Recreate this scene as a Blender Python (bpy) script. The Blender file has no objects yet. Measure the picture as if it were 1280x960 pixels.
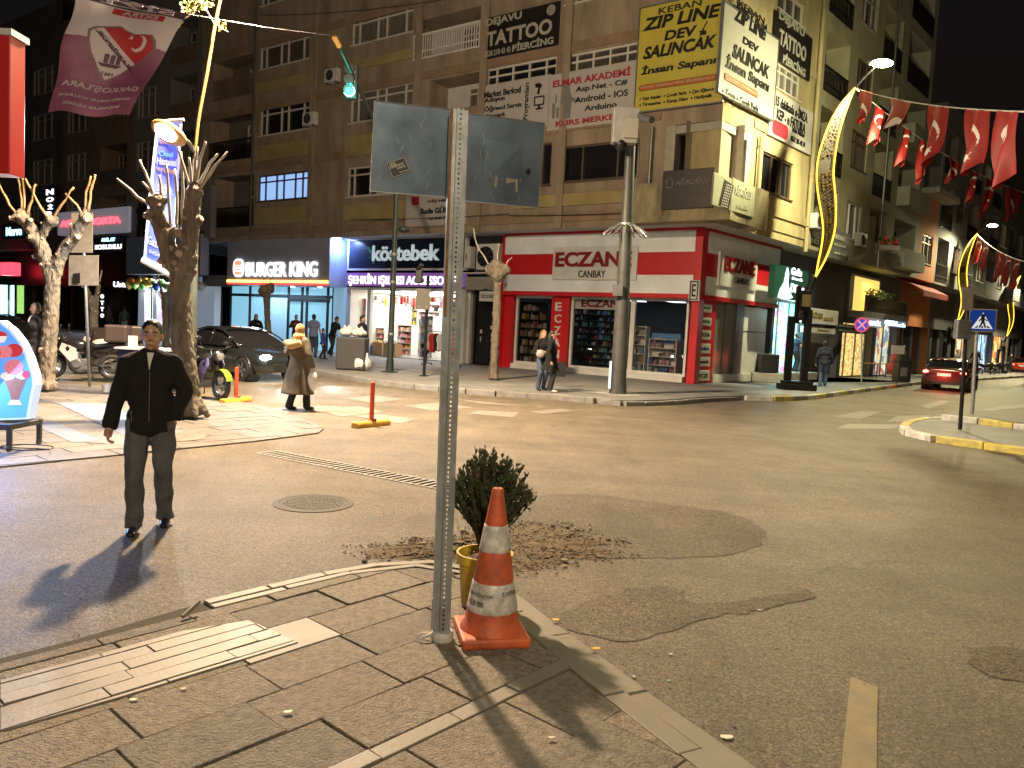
import math
F=970.0; PITCH=math.atan(70.4/970.0); ROLL=math.radians(2.9); CH=1.8
def v(*a): return tuple(float(x) for x in a)
def add(a,b): return (a[0]+b[0],a[1]+b[1],a[2]+b[2])
def sub(a,b): return (a[0]-b[0],a[1]-b[1],a[2]-b[2])
def mul(a,s): return (a[0]*s,a[1]*s,a[2]*s)
def dot(a,b): return a[0]*b[0]+a[1]*b[1]+a[2]*b[2]
def cross(a,b): return (a[1]*b[2]-a[2]*b[1],a[2]*b[0]-a[0]*b[2],a[0]*b[1]-a[1]*b[0])
def norm(a):
    l=math.sqrt(dot(a,a)) or 1.0
    return mul(a,1/l)
CAM=(0.0,0.0,CH)
_fw=(0,math.cos(PITCH),-math.sin(PITCH)); _u0=(0,math.sin(PITCH),math.cos(PITCH))
CR=(math.cos(ROLL),math.sin(ROLL)*_u0[1],math.sin(ROLL)*_u0[2])
CU=(-math.sin(ROLL),math.cos(ROLL)*_u0[1],math.cos(ROLL)*_u0[2])
CF=_fw
def ray(px,py): return add(add(mul(CR,(px-640)/F),mul(CU,-(py-480)/F)),CF)
def gp(px,py,z=0.0):
    d=ray(px,py); t=(z-CH)/d[2]
    return add(CAM,mul(d,t))
def at(px,py,Y):
    d=ray(px,py); return add(CAM,mul(d,Y/d[1]))
def proj(p):
    q=sub(p,CAM); zz=dot(q,CF)
    return (640+F*dot(q,CR)/zz, 480-F*dot(q,CU)/zz)
def above(base,px_y):
    """height z of the point above ground point base that shows at image row px_y"""
    lo,hi=-2.0,60.0
    for _ in range(50):
        m=(lo+hi)/2
        if proj((base[0],base[1],m))[1]>px_y: lo=m
        else: hi=m
    return lo
def vdir(px,py):
    d=ray(px,py); return norm((d[0],d[1],0))
EA=mul(vdir(-720,337),-1)      # along the main facade, to the right
EB=vdir(1529,457)              # along the side street facade, away
NA=(EA[1],-EA[0],0.0)
if NA[1]>0: NA=mul(NA,-1)
NB=(EB[1],-EB[0],0.0)
class Fac:
    def __init__(s,O,e,n): s.O=O; s.e=e; s.n=n
    def uz(s,px,py,out=0.0):
        O=add(s.O,mul(s.n,out)); d=ray(px,py)
        t=dot(sub(O,CAM),s.n)/dot(d,s.n); p=add(CAM,mul(d,t))
        return dot(sub(p,O),s.e),p[2]
    def rect(s,x0,y0,x1,y1,out=0.0):
        """pixel box: (x0,y0) top left corner, (x1,y1) bottom right corner -> u0,u1,z0,z1"""
        a=s.uz(x0,y0,out); b=s.uz(x1,y1,out)
        return min(a[0],b[0]),max(a[0],b[0]),min(a[1],b[1]),max(a[1],b[1])
    def trect(s,x0,y0,x1,y1,out=0.0,mf=.4):
        """the true facade rectangle whose outline in the photo has this bounding box"""
        cx,cy=(x0+x1)/2,(y0+y1)/2; a=s.uz(x0,cy,out); b=s.uz(x1,cy,out); c=s.uz(cx,cy,out)
        q0=proj(s.p(a[0],c[1],out)); q1=proj(s.p(b[0],c[1],out)); sl=abs(q1[1]-q0[1])
        h=max(mf*(y1-y0),(y1-y0)-sl)/2; t=s.uz(cx,cy-h,out)[1]; d=s.uz(cx,cy+h,out)[1]
        return min(a[0],b[0]),max(a[0],b[0]),min(t,d),max(t,d)
    def p(s,u,z,out=0.0):
        q=add(add(s.O,mul(s.e,u)),mul(s.n,out)); return (q[0],q[1],z)
C0=gp(862,479,0.14); C0=(C0[0],C0[1],0.0)
SH_A=Fac(C0,EA,NA); SH_B=Fac(C0,EB,NB)
OV=1.1
_den=1+dot(NA,NB)
_c=add(C0,mul(add(NA,NB),OV/_den))
UP_A=Fac(_c,EA,NA); UP_B=Fac(_c,EB,NB)
import bpy, random
from mathutils import Vector, Matrix, noise
R=random.Random(7)
SC=bpy.context.scene
COL=SC.collection
LOC={}
MATS={}
def rad(d): return math.radians(d)
# ---------------------------------------------------------------- materials
def mat(name,col,rough=.6,metal=0.0,var=0.0,scale=4.0,bump=0.0,bscale=40.0,spec=.5,emit=None,es=0.0,coat=0.0,var2=None,stretch=None,trans=0.0,alpha=1.0,detail=6,bdist=.02):
    if name in MATS: return MATS[name]
    m=bpy.data.materials.new(name); m.use_nodes=True
    nt=m.node_tree; N=nt.nodes; L=nt.links; b=N['Principled BSDF']
    b.inputs['Base Color'].default_value=(*col,1); b.inputs['Roughness'].default_value=rough
    b.inputs['Metallic'].default_value=metal; b.inputs['Specular IOR Level'].default_value=spec
    b.inputs['Coat Weight'].default_value=coat; b.inputs['Transmission Weight'].default_value=trans
    b.inputs['Alpha'].default_value=alpha
    if emit: b.inputs['Emission Color'].default_value=(*emit,1); b.inputs['Emission Strength'].default_value=es
    if var or bump:
        tc=N.new('ShaderNodeTexCoord'); src=tc.outputs['Object']
        if stretch:
            mp=N.new('ShaderNodeMapping'); mp.inputs['Scale'].default_value=stretch; L.new(src,mp.inputs[0]); src=mp.outputs[0]
        if var:
            n=N.new('ShaderNodeTexNoise'); n.inputs['Scale'].default_value=scale; n.inputs['Detail'].default_value=detail; n.inputs['Roughness'].default_value=.65
            L.new(src,n.inputs['Vector'])
            r=N.new('ShaderNodeValToRGB'); r.color_ramp.elements[0].position=.32; r.color_ramp.elements[1].position=.68
            lo=var2 or tuple(c*(1-var) for c in col); hi=tuple(min(1,c*(1+var*.7)) for c in col)
            r.color_ramp.elements[0].color=(*lo,1); r.color_ramp.elements[1].color=(*hi,1)
            L.new(n.outputs['Fac'],r.inputs[0]); L.new(r.outputs[0],b.inputs['Base Color'])
            mr=N.new('ShaderNodeMapRange'); mr.inputs['To Min'].default_value=max(.03,rough-.12); mr.inputs['To Max'].default_value=min(1,rough+.12)
            L.new(n.outputs['Fac'],mr.inputs[0]); L.new(mr.outputs[0],b.inputs['Roughness'])
        if bump:
            n2=N.new('ShaderNodeTexNoise'); n2.inputs['Scale'].default_value=bscale; n2.inputs['Detail'].default_value=4
            L.new(src,n2.inputs['Vector'])
            bp=N.new('ShaderNodeBump'); bp.inputs['Strength'].default_value=bump; bp.inputs['Distance'].default_value=bdist
            L.new(n2.outputs['Fac'],bp.inputs['Height']); L.new(bp.outputs[0],b.inputs['Normal'])
    MATS[name]=m; return m
def emi(name,col,s): return mat(name,(.02,.02,.02),.5,emit=col,es=s)
# ---------------------------------------------------------------- mesh builder (world coordinates)
class MB:
    def __init__(s): s.v=[]; s.f=[]; s.m=[]
    def face(s,pts,m=0):
        i=len(s.v); s.v+= [tuple(p) for p in pts]; s.f.append(tuple(range(i,i+len(pts)))); s.m.append(m); return s
    def box(s,O,ex,ey,ez,m=0):
        i=len(s.v)
        for a in (0,1):
            for b in (0,1):
                for c in (0,1):
                    s.v.append(tuple(O[k]+ex[k]*a+ey[k]*b+ez[k]*c for k in range(3)))
        for f in ((0,1,3,2),(4,6,7,5),(0,4,5,1),(2,3,7,6),(0,2,6,4),(1,5,7,3)):
            s.f.append(tuple(i+k for k in f)); s.m.append(m)
        return s
    def cbox(s,c,size,rz=0,m=0,rot=None):
        M=(rot or Matrix.Rotation(rz,3,'Z')); e=[M@Vector((size[0],0,0)),M@Vector((0,size[1],0)),M@Vector((0,0,size[2]))]
        O=Vector(c)-(e[0]+e[1]+e[2])/2; return s.box(O,*e,m)
    def fb(s,fac,u0,u1,z0,z1,o0,o1,m=0):
        p=fac.p(u0,z0,o0); return s.box(p,mul(fac.e,u1-u0),mul(fac.n,o1-o0),(0,0,z1-z0),m)
    def tube(s,pts,rads,n=8,m=0,cap=True,flat=None):
        pts=[Vector(p) for p in pts]; 
        if not hasattr(rads,'__len__'): rads=[rads]*len(pts)
        base=len(s.v); prev=None
        for k,p in enumerate(pts):
            t=(pts[min(k+1,len(pts)-1)]-pts[max(k-1,0)])
            if t.length<1e-9: t=Vector((0,0,1))
            t.normalize()
            if prev is None:
                a=Vector((0,0,1)) if abs(t.z)<.9 else Vector((1,0,0))
                x=t.cross(a).normalized()
            else:
                x=(prev-t*prev.dot(t))
                x=x.normalized() if x.length>1e-6 else t.orthogonal().normalized()
            prev=x; y=t.cross(x)
            for j in range(n):
                an=2*math.pi*j/n; q=p+x*(rads[k]*math.cos(an))+y*(rads[k]*math.sin(an)*(flat or 1)); s.v.append(tuple(q))
        for k in range(len(pts)-1):
            for j in range(n):
                a=base+k*n+j; b=base+k*n+(j+1)%n
                s.f.append((a,b,b+n,a+n)); s.m.append(m)
        if cap:
            s.f.append(tuple(base+j for j in reversed(range(n)))); s.m.append(m)
            s.f.append(tuple(base+(len(pts)-1)*n+j for j in range(n))); s.m.append(m)
        return s
    def lathe(s,c,prof,n=20,m=0,ax=(0,0,1)):
        """prof: (radius, height) along ax"""
        ax=Vector(ax).normalized(); x=ax.orthogonal().normalized() if abs(ax.z)<.99 else Vector((1,0,0)); y=ax.cross(x); c=Vector(c); base=len(s.v)
        for r,h in prof:
            for j in range(n):
                an=2*math.pi*j/n; s.v.append(tuple(c+ax*h+x*(r*math.cos(an))+y*(r*math.sin(an))))
        for k in range(len(prof)-1):
            for j in range(n):
                a=base+k*n+j; b=base+k*n+(j+1)%n; s.f.append((a,b,b+n,a+n)); s.m.append(m)
        if prof[0][0]>1e-4: s.f.append(tuple(base+j for j in reversed(range(n)))); s.m.append(m)
        if prof[-1][0]>1e-4: s.f.append(tuple(base+(len(prof)-1)*n+j for j in range(n))); s.m.append(m)
        return s
    def ell(s,c,r,nu=14,nv=9,m=0,rot=None):
        if not hasattr(r,'__len__'): r=(r,r,r)
        base=len(s.v); c=Vector(c)
        for k in range(nv+1):
            th=math.pi*k/nv
            for j in range(nu):
                an=2*math.pi*j/nu
                q=Vector((r[0]*math.sin(th)*math.cos(an),r[1]*math.sin(th)*math.sin(an),-r[2]*math.cos(th)))
                if rot: q=rot@q
                s.v.append(tuple(c+q))
        for k in range(nv):
            for j in range(nu):
                a=base+k*nu+j; b=base+k*nu+(j+1)%nu; s.f.append((a,b,b+nu,a+nu)); s.m.append(m)
        return s
    def prism(s,pts,ex,m=0):
        """closed polygon pts (world) extruded by vector ex"""
        n=len(pts); i=len(s.v); s.v+=[tuple(p) for p in pts]+[add(p,ex) for p in pts]
        s.f.append(tuple(i+k for k in range(n))); s.m.append(m)
        s.f.append(tuple(i+n+k for k in reversed(range(n)))); s.m.append(m)
        for k in range(n):
            a,b=i+k,i+(k+1)%n; s.f.append((b,a,a+n,b+n)); s.m.append(m)
        return s
    def rot(s,M,i0=0):
        for k in range(i0,len(s.v)): s.v[k]=tuple(M@Vector(s.v[k]))
        return s
    def build(s,name,mats,parent=None,smooth=False,loc=None,bevel=0,sub=0,weld=False,remesh=0,noise_amp=0,noise_sc=6,auto=False):
        if not isinstance(mats,(list,tuple)): mats=[mats]
        o3=LOC.get(parent.name) if parent else loc
        if o3 is None:
            xs=[p[0] for p in s.v]; ys=[p[1] for p in s.v]; zs=[p[2] for p in s.v]
            o3=((min(xs)+max(xs))/2,(min(ys)+max(ys))/2,min(zs))
        me=bpy.data.meshes.new(name)
        me.from_pydata([sub_(p,o3) for p in s.v],[],s.f)
        for m in mats: me.materials.append(m)
        me.polygons.foreach_set('material_index',s.m)
        ob=bpy.data.objects.new(name,me); COL.objects.link(ob)
        import bmesh
        bm=bmesh.new(); bm.from_mesh(me)
        if weld or sub or bevel or remesh: bmesh.ops.remove_doubles(bm,verts=bm.verts,dist=1e-4)
        bmesh.ops.recalc_face_normals(bm,faces=bm.faces); bm.to_mesh(me); bm.free()
        if remesh or sub or bevel:
            if bevel:
                md=ob.modifiers.new('b','BEVEL'); md.width=bevel; md.segments=2; md.limit_method='ANGLE'
            if sub:
                md=ob.modifiers.new('s','SUBSURF'); md.levels=md.render_levels=sub
            if remesh:
                md=ob.modifiers.new('r','REMESH'); md.mode='VOXEL'; md.voxel_size=remesh; md.use_smooth_shade=True
                md=ob.modifiers.new('sm','SMOOTH'); md.factor=.5; md.iterations=3
            dg=bpy.context.evaluated_depsgraph_get(); dg.update()
            m2=bpy.data.meshes.new_from_object(ob.evaluated_get(dg)); ob.modifiers.clear(); ob.data=m2; me=m2; me.name=name
            if noise_amp:
                me.update(); nn=[vv.normal.copy() for vv in me.vertices]
                for vv,nr in zip(me.vertices,nn):
                    q=vv.co*noise_sc; vv.co+=nr*(noise_amp*noise.noise(Vector((q.x,q.y,q.z*.6))))
        if smooth:
            me.polygons.foreach_set('use_smooth',[True]*len(me.polygons))
            if auto:
                try: me.set_sharp_from_angle(angle=rad(40))
                except Exception: pass
        me.update()
        if parent: ob.parent=parent; LOC[ob.name]=o3
        else: ob.location=o3; LOC[ob.name]=tuple(o3)
        return ob
class MS:
    """like MB, but every shape becomes an object of its own under one parent"""
    def __init__(s,name,mats,parent,**k): s.a=(name,mats if isinstance(mats,list) else [mats],parent); s.k=k
    def __getattr__(s,n):
        if n.startswith('_'): raise AttributeError(n)
        def f(*a,m=0,**k):
            mb=MB(); getattr(mb,n)(*a,**k); mb.m=[0]*len(mb.f); mb.build(s.a[0],s.a[1][m],s.a[2],**s.k); return s
        return f
    def build(s,*a,**k): return None
def sub_(a,b): return (a[0]-b[0],a[1]-b[1],a[2]-b[2])
def tag(o,label=None,cat=None,group=None,kind=None):
    if label: o['label']=label
    if cat: o['category']=cat
    if group: o['group']=group
    if kind: o['kind']=kind
    return o
def thing(name,label,cat,loc,group=None,kind=None):
    o=bpy.data.objects.new(name,None); COL.objects.link(o); o.location=loc; o.empty_display_size=.2
    LOC[o.name]=tuple(loc); return tag(o,label,cat,group,kind)
def copy_tree(o,parent=None,loc=None,rz=None,label=None):
    c=o.copy(); COL.objects.link(c)
    if parent: c.parent=parent
    if loc is not None: c.location=loc; LOC[c.name]=tuple(loc)
    if rz is not None: c.rotation_euler=(0,0,rz)
    if label: c['label']=label
    for ch in list(o.children): copy_tree(ch,c)
    return c
_tc={}
def textmesh(s,bold,extr):
    k=(s,bold,extr)
    if k in _tc: return _tc[k]
    cu=bpy.data.curves.new('lettering','FONT'); cu.body=s; cu.size=1; cu.extrude=extr; cu.offset=bold; cu.resolution_u=3
    cu.align_x='LEFT'
    ob=bpy.data.objects.new('lettering',cu); COL.objects.link(ob)
    dg=bpy.context.evaluated_depsgraph_get(); dg.update()
    me=bpy.data.meshes.new_from_object(ob.evaluated_get(dg))
    vs=[tuple(x.co) for x in me.vertices]; fs=[tuple(p.vertices) for p in me.polygons]
    bpy.data.objects.remove(ob); bpy.data.curves.remove(cu); bpy.data.meshes.remove(me)
    _tc[k]=(vs,fs); return _tc[k]
def addtext(mb,P,s,u0,u1,z0,z1,m=0,bold=.0,thick=.01,skew=0,mirror=False,curve=None):
    """P(u,z,out)->world; text fitted to the box u0..u1,z0..z1"""
    vs,fs=textmesh(s,bold,.1)
    if not vs: return mb
    x0=min(p[0] for p in vs); x1=max(p[0] for p in vs); y0=min(p[1] for p in vs); y1=max(p[1] for p in vs)
    i=len(mb.v)
    for x,y,z in vs:
        a=(x-x0)/max(1e-6,x1-x0); b=(y-y0)/max(1e-6,y1-y0)
        if mirror: a=1-a
        u=u0+(u1-u0)*a+skew*(b-.5)*(z1-z0); w=z0+(z1-z0)*b
        mb.v.append(tuple(P(u,w,thick*(z/.2+.5))))
    for f in fs: mb.f.append(tuple(i+k for k in f)); mb.m.append(m)
    return mb
def area(name,loc,target,size,power,col,parent=None,sy=None,spread=None):
    l=bpy.data.lights.new(name,'AREA'); l.shape='RECTANGLE' if sy else 'SQUARE'; l.size=size
    if sy: l.size_y=sy
    l.energy=power; l.color=col
    if spread: l.spread=spread
    o=bpy.data.objects.new(name,l); COL.objects.link(o)
    d=Vector(target)-Vector(loc); o.rotation_euler=d.to_track_quat('-Z','Y').to_euler()
    if parent: o.parent=parent; o.location=sub_(loc,LOC[parent.name])
    else: o.location=loc
    return o
def spot(name,loc,target,power,col,angle=150,blend=.5,r=.12,parent=None):
    l=bpy.data.lights.new(name,'SPOT'); l.energy=power; l.color=col; l.spot_size=rad(angle); l.spot_blend=blend; l.shadow_soft_size=r
    o=bpy.data.objects.new(name,l); COL.objects.link(o)
    d=Vector(target)-Vector(loc); o.rotation_euler=d.to_track_quat('-Z','Y').to_euler()
    if parent: o.parent=parent; o.location=sub_(loc,LOC[parent.name])
    else: o.location=loc
    return o
def clip(poly,a,b):
    """Sutherland-Hodgman: keep the side left of a->b (2d)"""
    out=[]; n=len(poly)
    def sd(p): return (b[0]-a[0])*(p[1]-a[1])-(b[1]-a[1])*(p[0]-a[0])
    for i in range(n):
        p,q=poly[i],poly[(i+1)%n]; sp,sq=sd(p),sd(q)
        if sp>=0: out.append(p)
        if (sp>=0)!=(sq>=0):
            t=sp/(sp-sq); out.append((p[0]+(q[0]-p[0])*t,p[1]+(q[1]-p[1])*t))
    return out
def clip_convex(poly,reg):
    for i in range(len(reg)):
        poly=clip(poly,reg[i],reg[(i+1)%len(reg)])
        if len(poly)<3: return []
    return poly
def ccw(poly):
    a=sum(poly[i][0]*poly[(i+1)%len(poly)][1]-poly[(i+1)%len(poly)][0]*poly[i][1] for i in range(len(poly)))
    return poly if a>0 else poly[::-1]
_zn={}
def sheet(name,pts,z,m,kind='structure',label=None):
    _zn[name]=_zn.get(name,0)+1; z+=.0005*(_zn[name]%9)
    mb=MB().face([(p[0],p[1],z) for p in ccw([(q[0],q[1]) for q in pts])]); o=mb.build(name,m,loc=(0,0,0)); tag(o,label,None,None,kind); return o
def smoothpoly(pts,n=6):
    out=[]
    k=len(pts)
    for i in range(k-1):
        p0=pts[max(i-1,0)];p1=pts[i];p2=pts[i+1];p3=pts[min(i+2,k-1)]
        for j in range(n):
            t=j/n; out.append(tuple(.5*((2*p1[c])+(-p0[c]+p2[c])*t+(2*p0[c]-5*p1[c]+4*p2[c]-p3[c])*t*t+(-p0[c]+3*p1[c]-3*p2[c]+p3[c])*t**3) for c in range(len(p1))))
    out.append(tuple(pts[-1])); return out
def resample(pts,step):
    out=[pts[0]]; acc=0
    for a,b in zip(pts,pts[1:]):
        d=math.dist(a,b); t=step-acc
        while t<=d:
            out.append(tuple(a[c]+(b[c]-a[c])*t/d for c in range(len(a)))); t+=step
        acc=d-(t-step)
    out.append(pts[-1]); return out
def strip(mb,pts,w,z0,z1,seg,gap=.012,side=1,m=0,mats=None,jit=.004):
    """kerb stones along a 2d polyline; w goes to the left (side 1) or right (-1)"""
    ps=resample([(p[0],p[1]) for p in pts],seg)
    for i,(a,b) in enumerate(zip(ps,ps[1:])):
        d=(b[0]-a[0],b[1]-a[1]); l=math.hypot(*d)
        if l<.05: continue
        d=(d[0]/l,d[1]/l); nrm=(-d[1]*side,d[0]*side); l2=l-gap; j=R.uniform(-jit,jit)
        mb.box((a[0],a[1],z0),(d[0]*l2,d[1]*l2,0),(nrm[0]*w,nrm[1]*w,0),(0,0,z1-z0+j),mats[i%len(mats)] if mats else m)
    return mb
def offset2(pts,w):
    out=[]
    for i in range(len(pts)):
        a=pts[max(i-1,0)]; b=pts[min(i+1,len(pts)-1)]; d=(b[0]-a[0],b[1]-a[1]); l=math.hypot(*d) or 1
        out.append((pts[i][0]-d[1]/l*w,pts[i][1]+d[0]/l*w))
    return out
# ---------------------------------------------------------------- shared materials
WHITE=mat('white_paint',(.75,.74,.72),.5,var=.1,scale=3)
OFFW=mat('offwhite_panel',(.62,.63,.62),.45,var=.12,scale=2)
BLACK=mat('black_paint',(.012,.012,.014),.45)
BLACKM=mat('black_metal',(.02,.02,.022),.4,.6)
GALV=mat('galvanised_steel',(.34,.36,.37),.4,.55,var=.25,scale=9,bump=.05,bscale=60)
GREYM=mat('grey_metal',(.22,.23,.24),.5,.7,var=.2,scale=6)
RED=mat('red_paint',(.5,.012,.02),.4,var=.12,scale=2)
REDD=mat('dark_red_letters',(.22,.01,.015),.4)
ORANGE=mat('orange_plastic',(.52,.1,.03),.6,var=.4,scale=7,bump=.15,var2=(.26,.06,.03))
YELP=mat('yellow_rubber',(.6,.33,.04),.6,var=.3,scale=8)
GLASSD=mat('dark_glass',(.012,.013,.016),.06,spec=.6)
GLASSB=mat('curtained_glass',(.085,.075,.065),.12,var=.5,scale=5,stretch=(3,3,.3))
GLASSC=mat('grey_blind_glass',(.15,.14,.125),.25,var=.3,scale=4,stretch=(4,4,.3))
FRAMEW=mat('white_frame',(.62,.6,.56),.4)
FRAMEB=mat('brown_frame',(.1,.07,.05),.45)
WALLA=mat('beige_plaster',(.3,.24,.18),.85,var=.36,scale=1.3,bump=.15,bscale=25,stretch=(1,1,.28),detail=9)
SPAN=mat('yellow_plaster',(.36,.29,.13),.85,var=.2,scale=1.1,bump=.12,bscale=25)
BAND=mat('brown_plaster',(.27,.19,.13),.85,var=.25,scale=1.2,bump=.12,bscale=25)
WALLB=mat('cream_plaster',(.4,.34,.185),.85,var=.36,scale=1.2,bump=.12,bscale=25,stretch=(1,1,.28),detail=9)
GREYW=mat('grey_plaster',(.16,.16,.165),.85,var=.2,scale=.8,bump=.12,bscale=25)
GREYW2=mat('dark_grey_plaster',(.09,.09,.1),.85,var=.2,scale=.8)
BROWNW=mat('dark_brown_plaster',(.17,.12,.09),.85,var=.2,scale=.8)
ORW=mat('terracotta_plaster',(.45,.16,.06),.85,var=.2,scale=.8)
CONC=mat('concrete',(.3,.29,.27),.85,var=.25,scale=2.5,bump=.2,bscale=40)
SKIN=mat('skin',(.42,.24,.16),.5,var=.12,scale=14)
HAIRB=mat('black_hair',(.012,.009,.007),.45,bump=.3,bscale=90)
RUBBER=mat('rubber',(.02,.02,.02),.75)
CHROME=mat('chrome',(.6,.6,.6),.15,1.0)
# ---------------------------------------------------------------- road
def asphalt(name,base,dark,light,rough=.62,crack=True):
    m=bpy.data.materials.new(name); m.use_nodes=True; nt=m.node_tree; N=nt.nodes; L=nt.links; b=N['Principled BSDF']
    tc=N.new('ShaderNodeTexCoord'); src=tc.outputs['Object']
    def nz(sc,det=6,r=.6,st=None):
        n=N.new('ShaderNodeTexNoise'); n.inputs['Scale'].default_value=sc; n.inputs['Detail'].default_value=det; n.inputs['Roughness'].default_value=r
        s=src
        if st:
            mp=N.new('ShaderNodeMapping'); mp.inputs['Scale'].default_value=st; mp.inputs['Rotation'].default_value=(0,0,rad(20)); L.new(src,mp.inputs[0]); s=mp.outputs[0]
        L.new(s,n.inputs['Vector']); return n.outputs['Fac']
    def ramp(f,p0,c0,p1,c1):
        r=N.new('ShaderNodeValToRGB'); r.color_ramp.elements[0].position=p0; r.color_ramp.elements[0].color=(*c0,1); r.color_ramp.elements[1].position=p1; r.color_ramp.elements[1].color=(*c1,1)
        L.new(f,r.inputs[0]); return r.outputs[0]
    def mixc(f,a,c,mode='MIX'):
        x=N.new('ShaderNodeMix'); x.data_type='RGBA'; x.blend_type=mode
        if hasattr(f,'links') or hasattr(f,'is_linked'): L.new(f,x.inputs[0])
        else: x.inputs[0].default_value=f
        L.new(a,x.inputs[6]); L.new(c,x.inputs[7]); return x.outputs[2]
    big=ramp(nz(.28,5,.6),.3,dark,.72,light)
    mid=ramp(nz(1.6,8,.72,(1,.45,1)),.28,(.68,.67,.65),.7,(1.2,1.19,1.17))
    c=mixc(1.0,big,mid,'MULTIPLY')
    fine=nz(70,4,.85); fr=ramp(fine,.38,(.3,.29,.28),.62,(1.75,1.72,1.65)); c=mixc(.9,c,fr,'MULTIPLY')
    st2=ramp(nz(24,5,.8),.34,(.42,.41,.4),.64,(1.3,1.3,1.28)); c=mixc(.75,c,st2,'MULTIPLY')
    spots=ramp(nz(9,2,.5),.68,(1,1,1),.74,(.45,.43,.42)); c=mixc(.8,c,spots,'MULTIPLY')
    vs=N.new('ShaderNodeTexVoronoi'); vs.inputs['Scale'].default_value=85; L.new(src,vs.inputs['Vector']); sc_=N.new('ShaderNodeSeparateColor'); L.new(vs.outputs['Color'],sc_.inputs[0]); c=mixc(.8,c,ramp(sc_.outputs[0],.0,(.5,.49,.47),1.0,(1.5,1.48,1.44)),'MULTIPLY')
    tyre=ramp(nz(.9,6,.65,(.12,1.6,1)),.3,(.74,.73,.72),.66,(1.12,1.12,1.1)); c=mixc(.9,c,tyre,'MULTIPLY')
    stain=ramp(nz(1.3,4,.6),.6,(1,1,1),.72,(.66,.63,.58)); c=mixc(.8,c,stain,'MULTIPLY')
    if crack:
        vo=N.new('ShaderNodeTexVoronoi'); vo.feature='DISTANCE_TO_EDGE'; vo.inputs['Scale'].default_value=.38
        wn=N.new('ShaderNodeTexNoise'); wn.inputs['Scale'].default_value=1.7; wn.inputs['Detail'].default_value=12; wn.inputs['Roughness'].default_value=.72; L.new(src,wn.inputs['Vector'])
        ad=N.new('ShaderNodeVectorMath'); ad.operation='MULTIPLY_ADD'; ad.inputs[1].default_value=(1.2,1.2,0); L.new(wn.outputs['Color'],ad.inputs[0]); L.new(src,ad.inputs[2]); L.new(ad.outputs[0],vo.inputs['Vector'])
        ck=ramp(vo.outputs['Distance'],.0012,(.45,.43,.41),.004,(1,1,1))
        msk=ramp(nz(.5,3,.5),.52,(0,0,0),.58,(1,1,1))
        c=mixc(msk,c,mixc(1.0,c,ck,'MULTIPLY'))
    L.new(c,b.inputs['Base Color'])
    mr=N.new('ShaderNodeMapRange'); mr.inputs['To Min'].default_value=rough-.2; mr.inputs['To Max'].default_value=rough+.22; L.new(nz(1.1,5,.6),mr.inputs[0]); L.new(mr.outputs[0],b.inputs['Roughness'])
    bp=N.new('ShaderNodeBump'); bp.inputs['Strength'].default_value=.9; bp.inputs['Distance'].default_value=.02
    sm=N.new('ShaderNodeMath'); sm.operation='ADD'; L.new(fine,sm.inputs[0]); L.new(nz(28,4,.7),sm.inputs[1]); L.new(sm.outputs[0],bp.inputs['Height']); L.new(bp.outputs[0],b.inputs['Normal'])
    return m
ASPH=asphalt('worn_asphalt',(.15,.13,.11),(.15,.127,.098),(.212,.182,.145),.52)
ASPH2=asphalt('patched_asphalt',(.1,.09,.08),(.122,.103,.08),(.175,.15,.12),.72,False)
PAVEF=mat('far_pavement',(.2,.2,.195),.6,var=.3,scale=1.4,bump=.15,bscale=30)
PAVEG=mat('textured_paver',(.2,.168,.128),.75,var=.5,scale=26,bump=.9,bscale=75,detail=8)
PAVEG2=mat('textured_paver_dark',(.165,.143,.112),.75,var=.5,scale=22,bump=.9,bscale=75,detail=8)
PAVES=mat('smooth_stone',(.175,.155,.123),.6,var=.18,scale=3,bump=.12,bscale=50)
PAVEW=mat('pale_limestone',(.185,.165,.145),.55,var=.3,scale=4,bump=.1,bscale=50)
JOINT=mat('joint_soil',(.045,.036,.025),.95,var=.4,scale=20,bump=.4)
PAINT=mat('worn_white_paint',(.5,.49,.46),.55,var=.5,scale=6,var2=(.17,.155,.14),bump=.2,bscale=60)
PAINTF=mat('faded_white_paint',(.195,.175,.148),.55,var=.45,scale=5,var2=(.16,.145,.125),bump=.2,bscale=60)
PAINTY=mat('ochre_paint',(.2,.155,.075),.6,var=.35,scale=5,var2=(.14,.11,.065),bump=.2,bscale=60)
KERBY=mat('kerb_yellow',(.55,.47,.1),.65,var=.35,scale=5,var2=(.3,.27,.12),bump=.2)
KERBW=mat('kerb_white',(.55,.56,.55),.65,var=.35,scale=5,var2=(.3,.3,.29),bump=.2)
KERBG=mat('kerb_stone',(.22,.22,.21),.65,var=.3,scale=4,bump=.2)
g=MB(); nx=24
g.face([(-260,-40,0),(260,-40,0),(260,320,0),(-260,320,0)])
tag(g.build('road',ASPH,loc=(0,0,0)),'worn tan asphalt junction','road',kind='structure')
def rag(P,a=.03):
    return [(p[0]+noise.noise(Vector((p[0]*6,p[1]*6,3)))*a*2+R.uniform(-a,a)*.5,p[1]+noise.noise(Vector((p[0]*6,p[1]*6,9)))*a*2) for p in resample([(q[0],q[1]) for q in P],.05)[:-1]]
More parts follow.
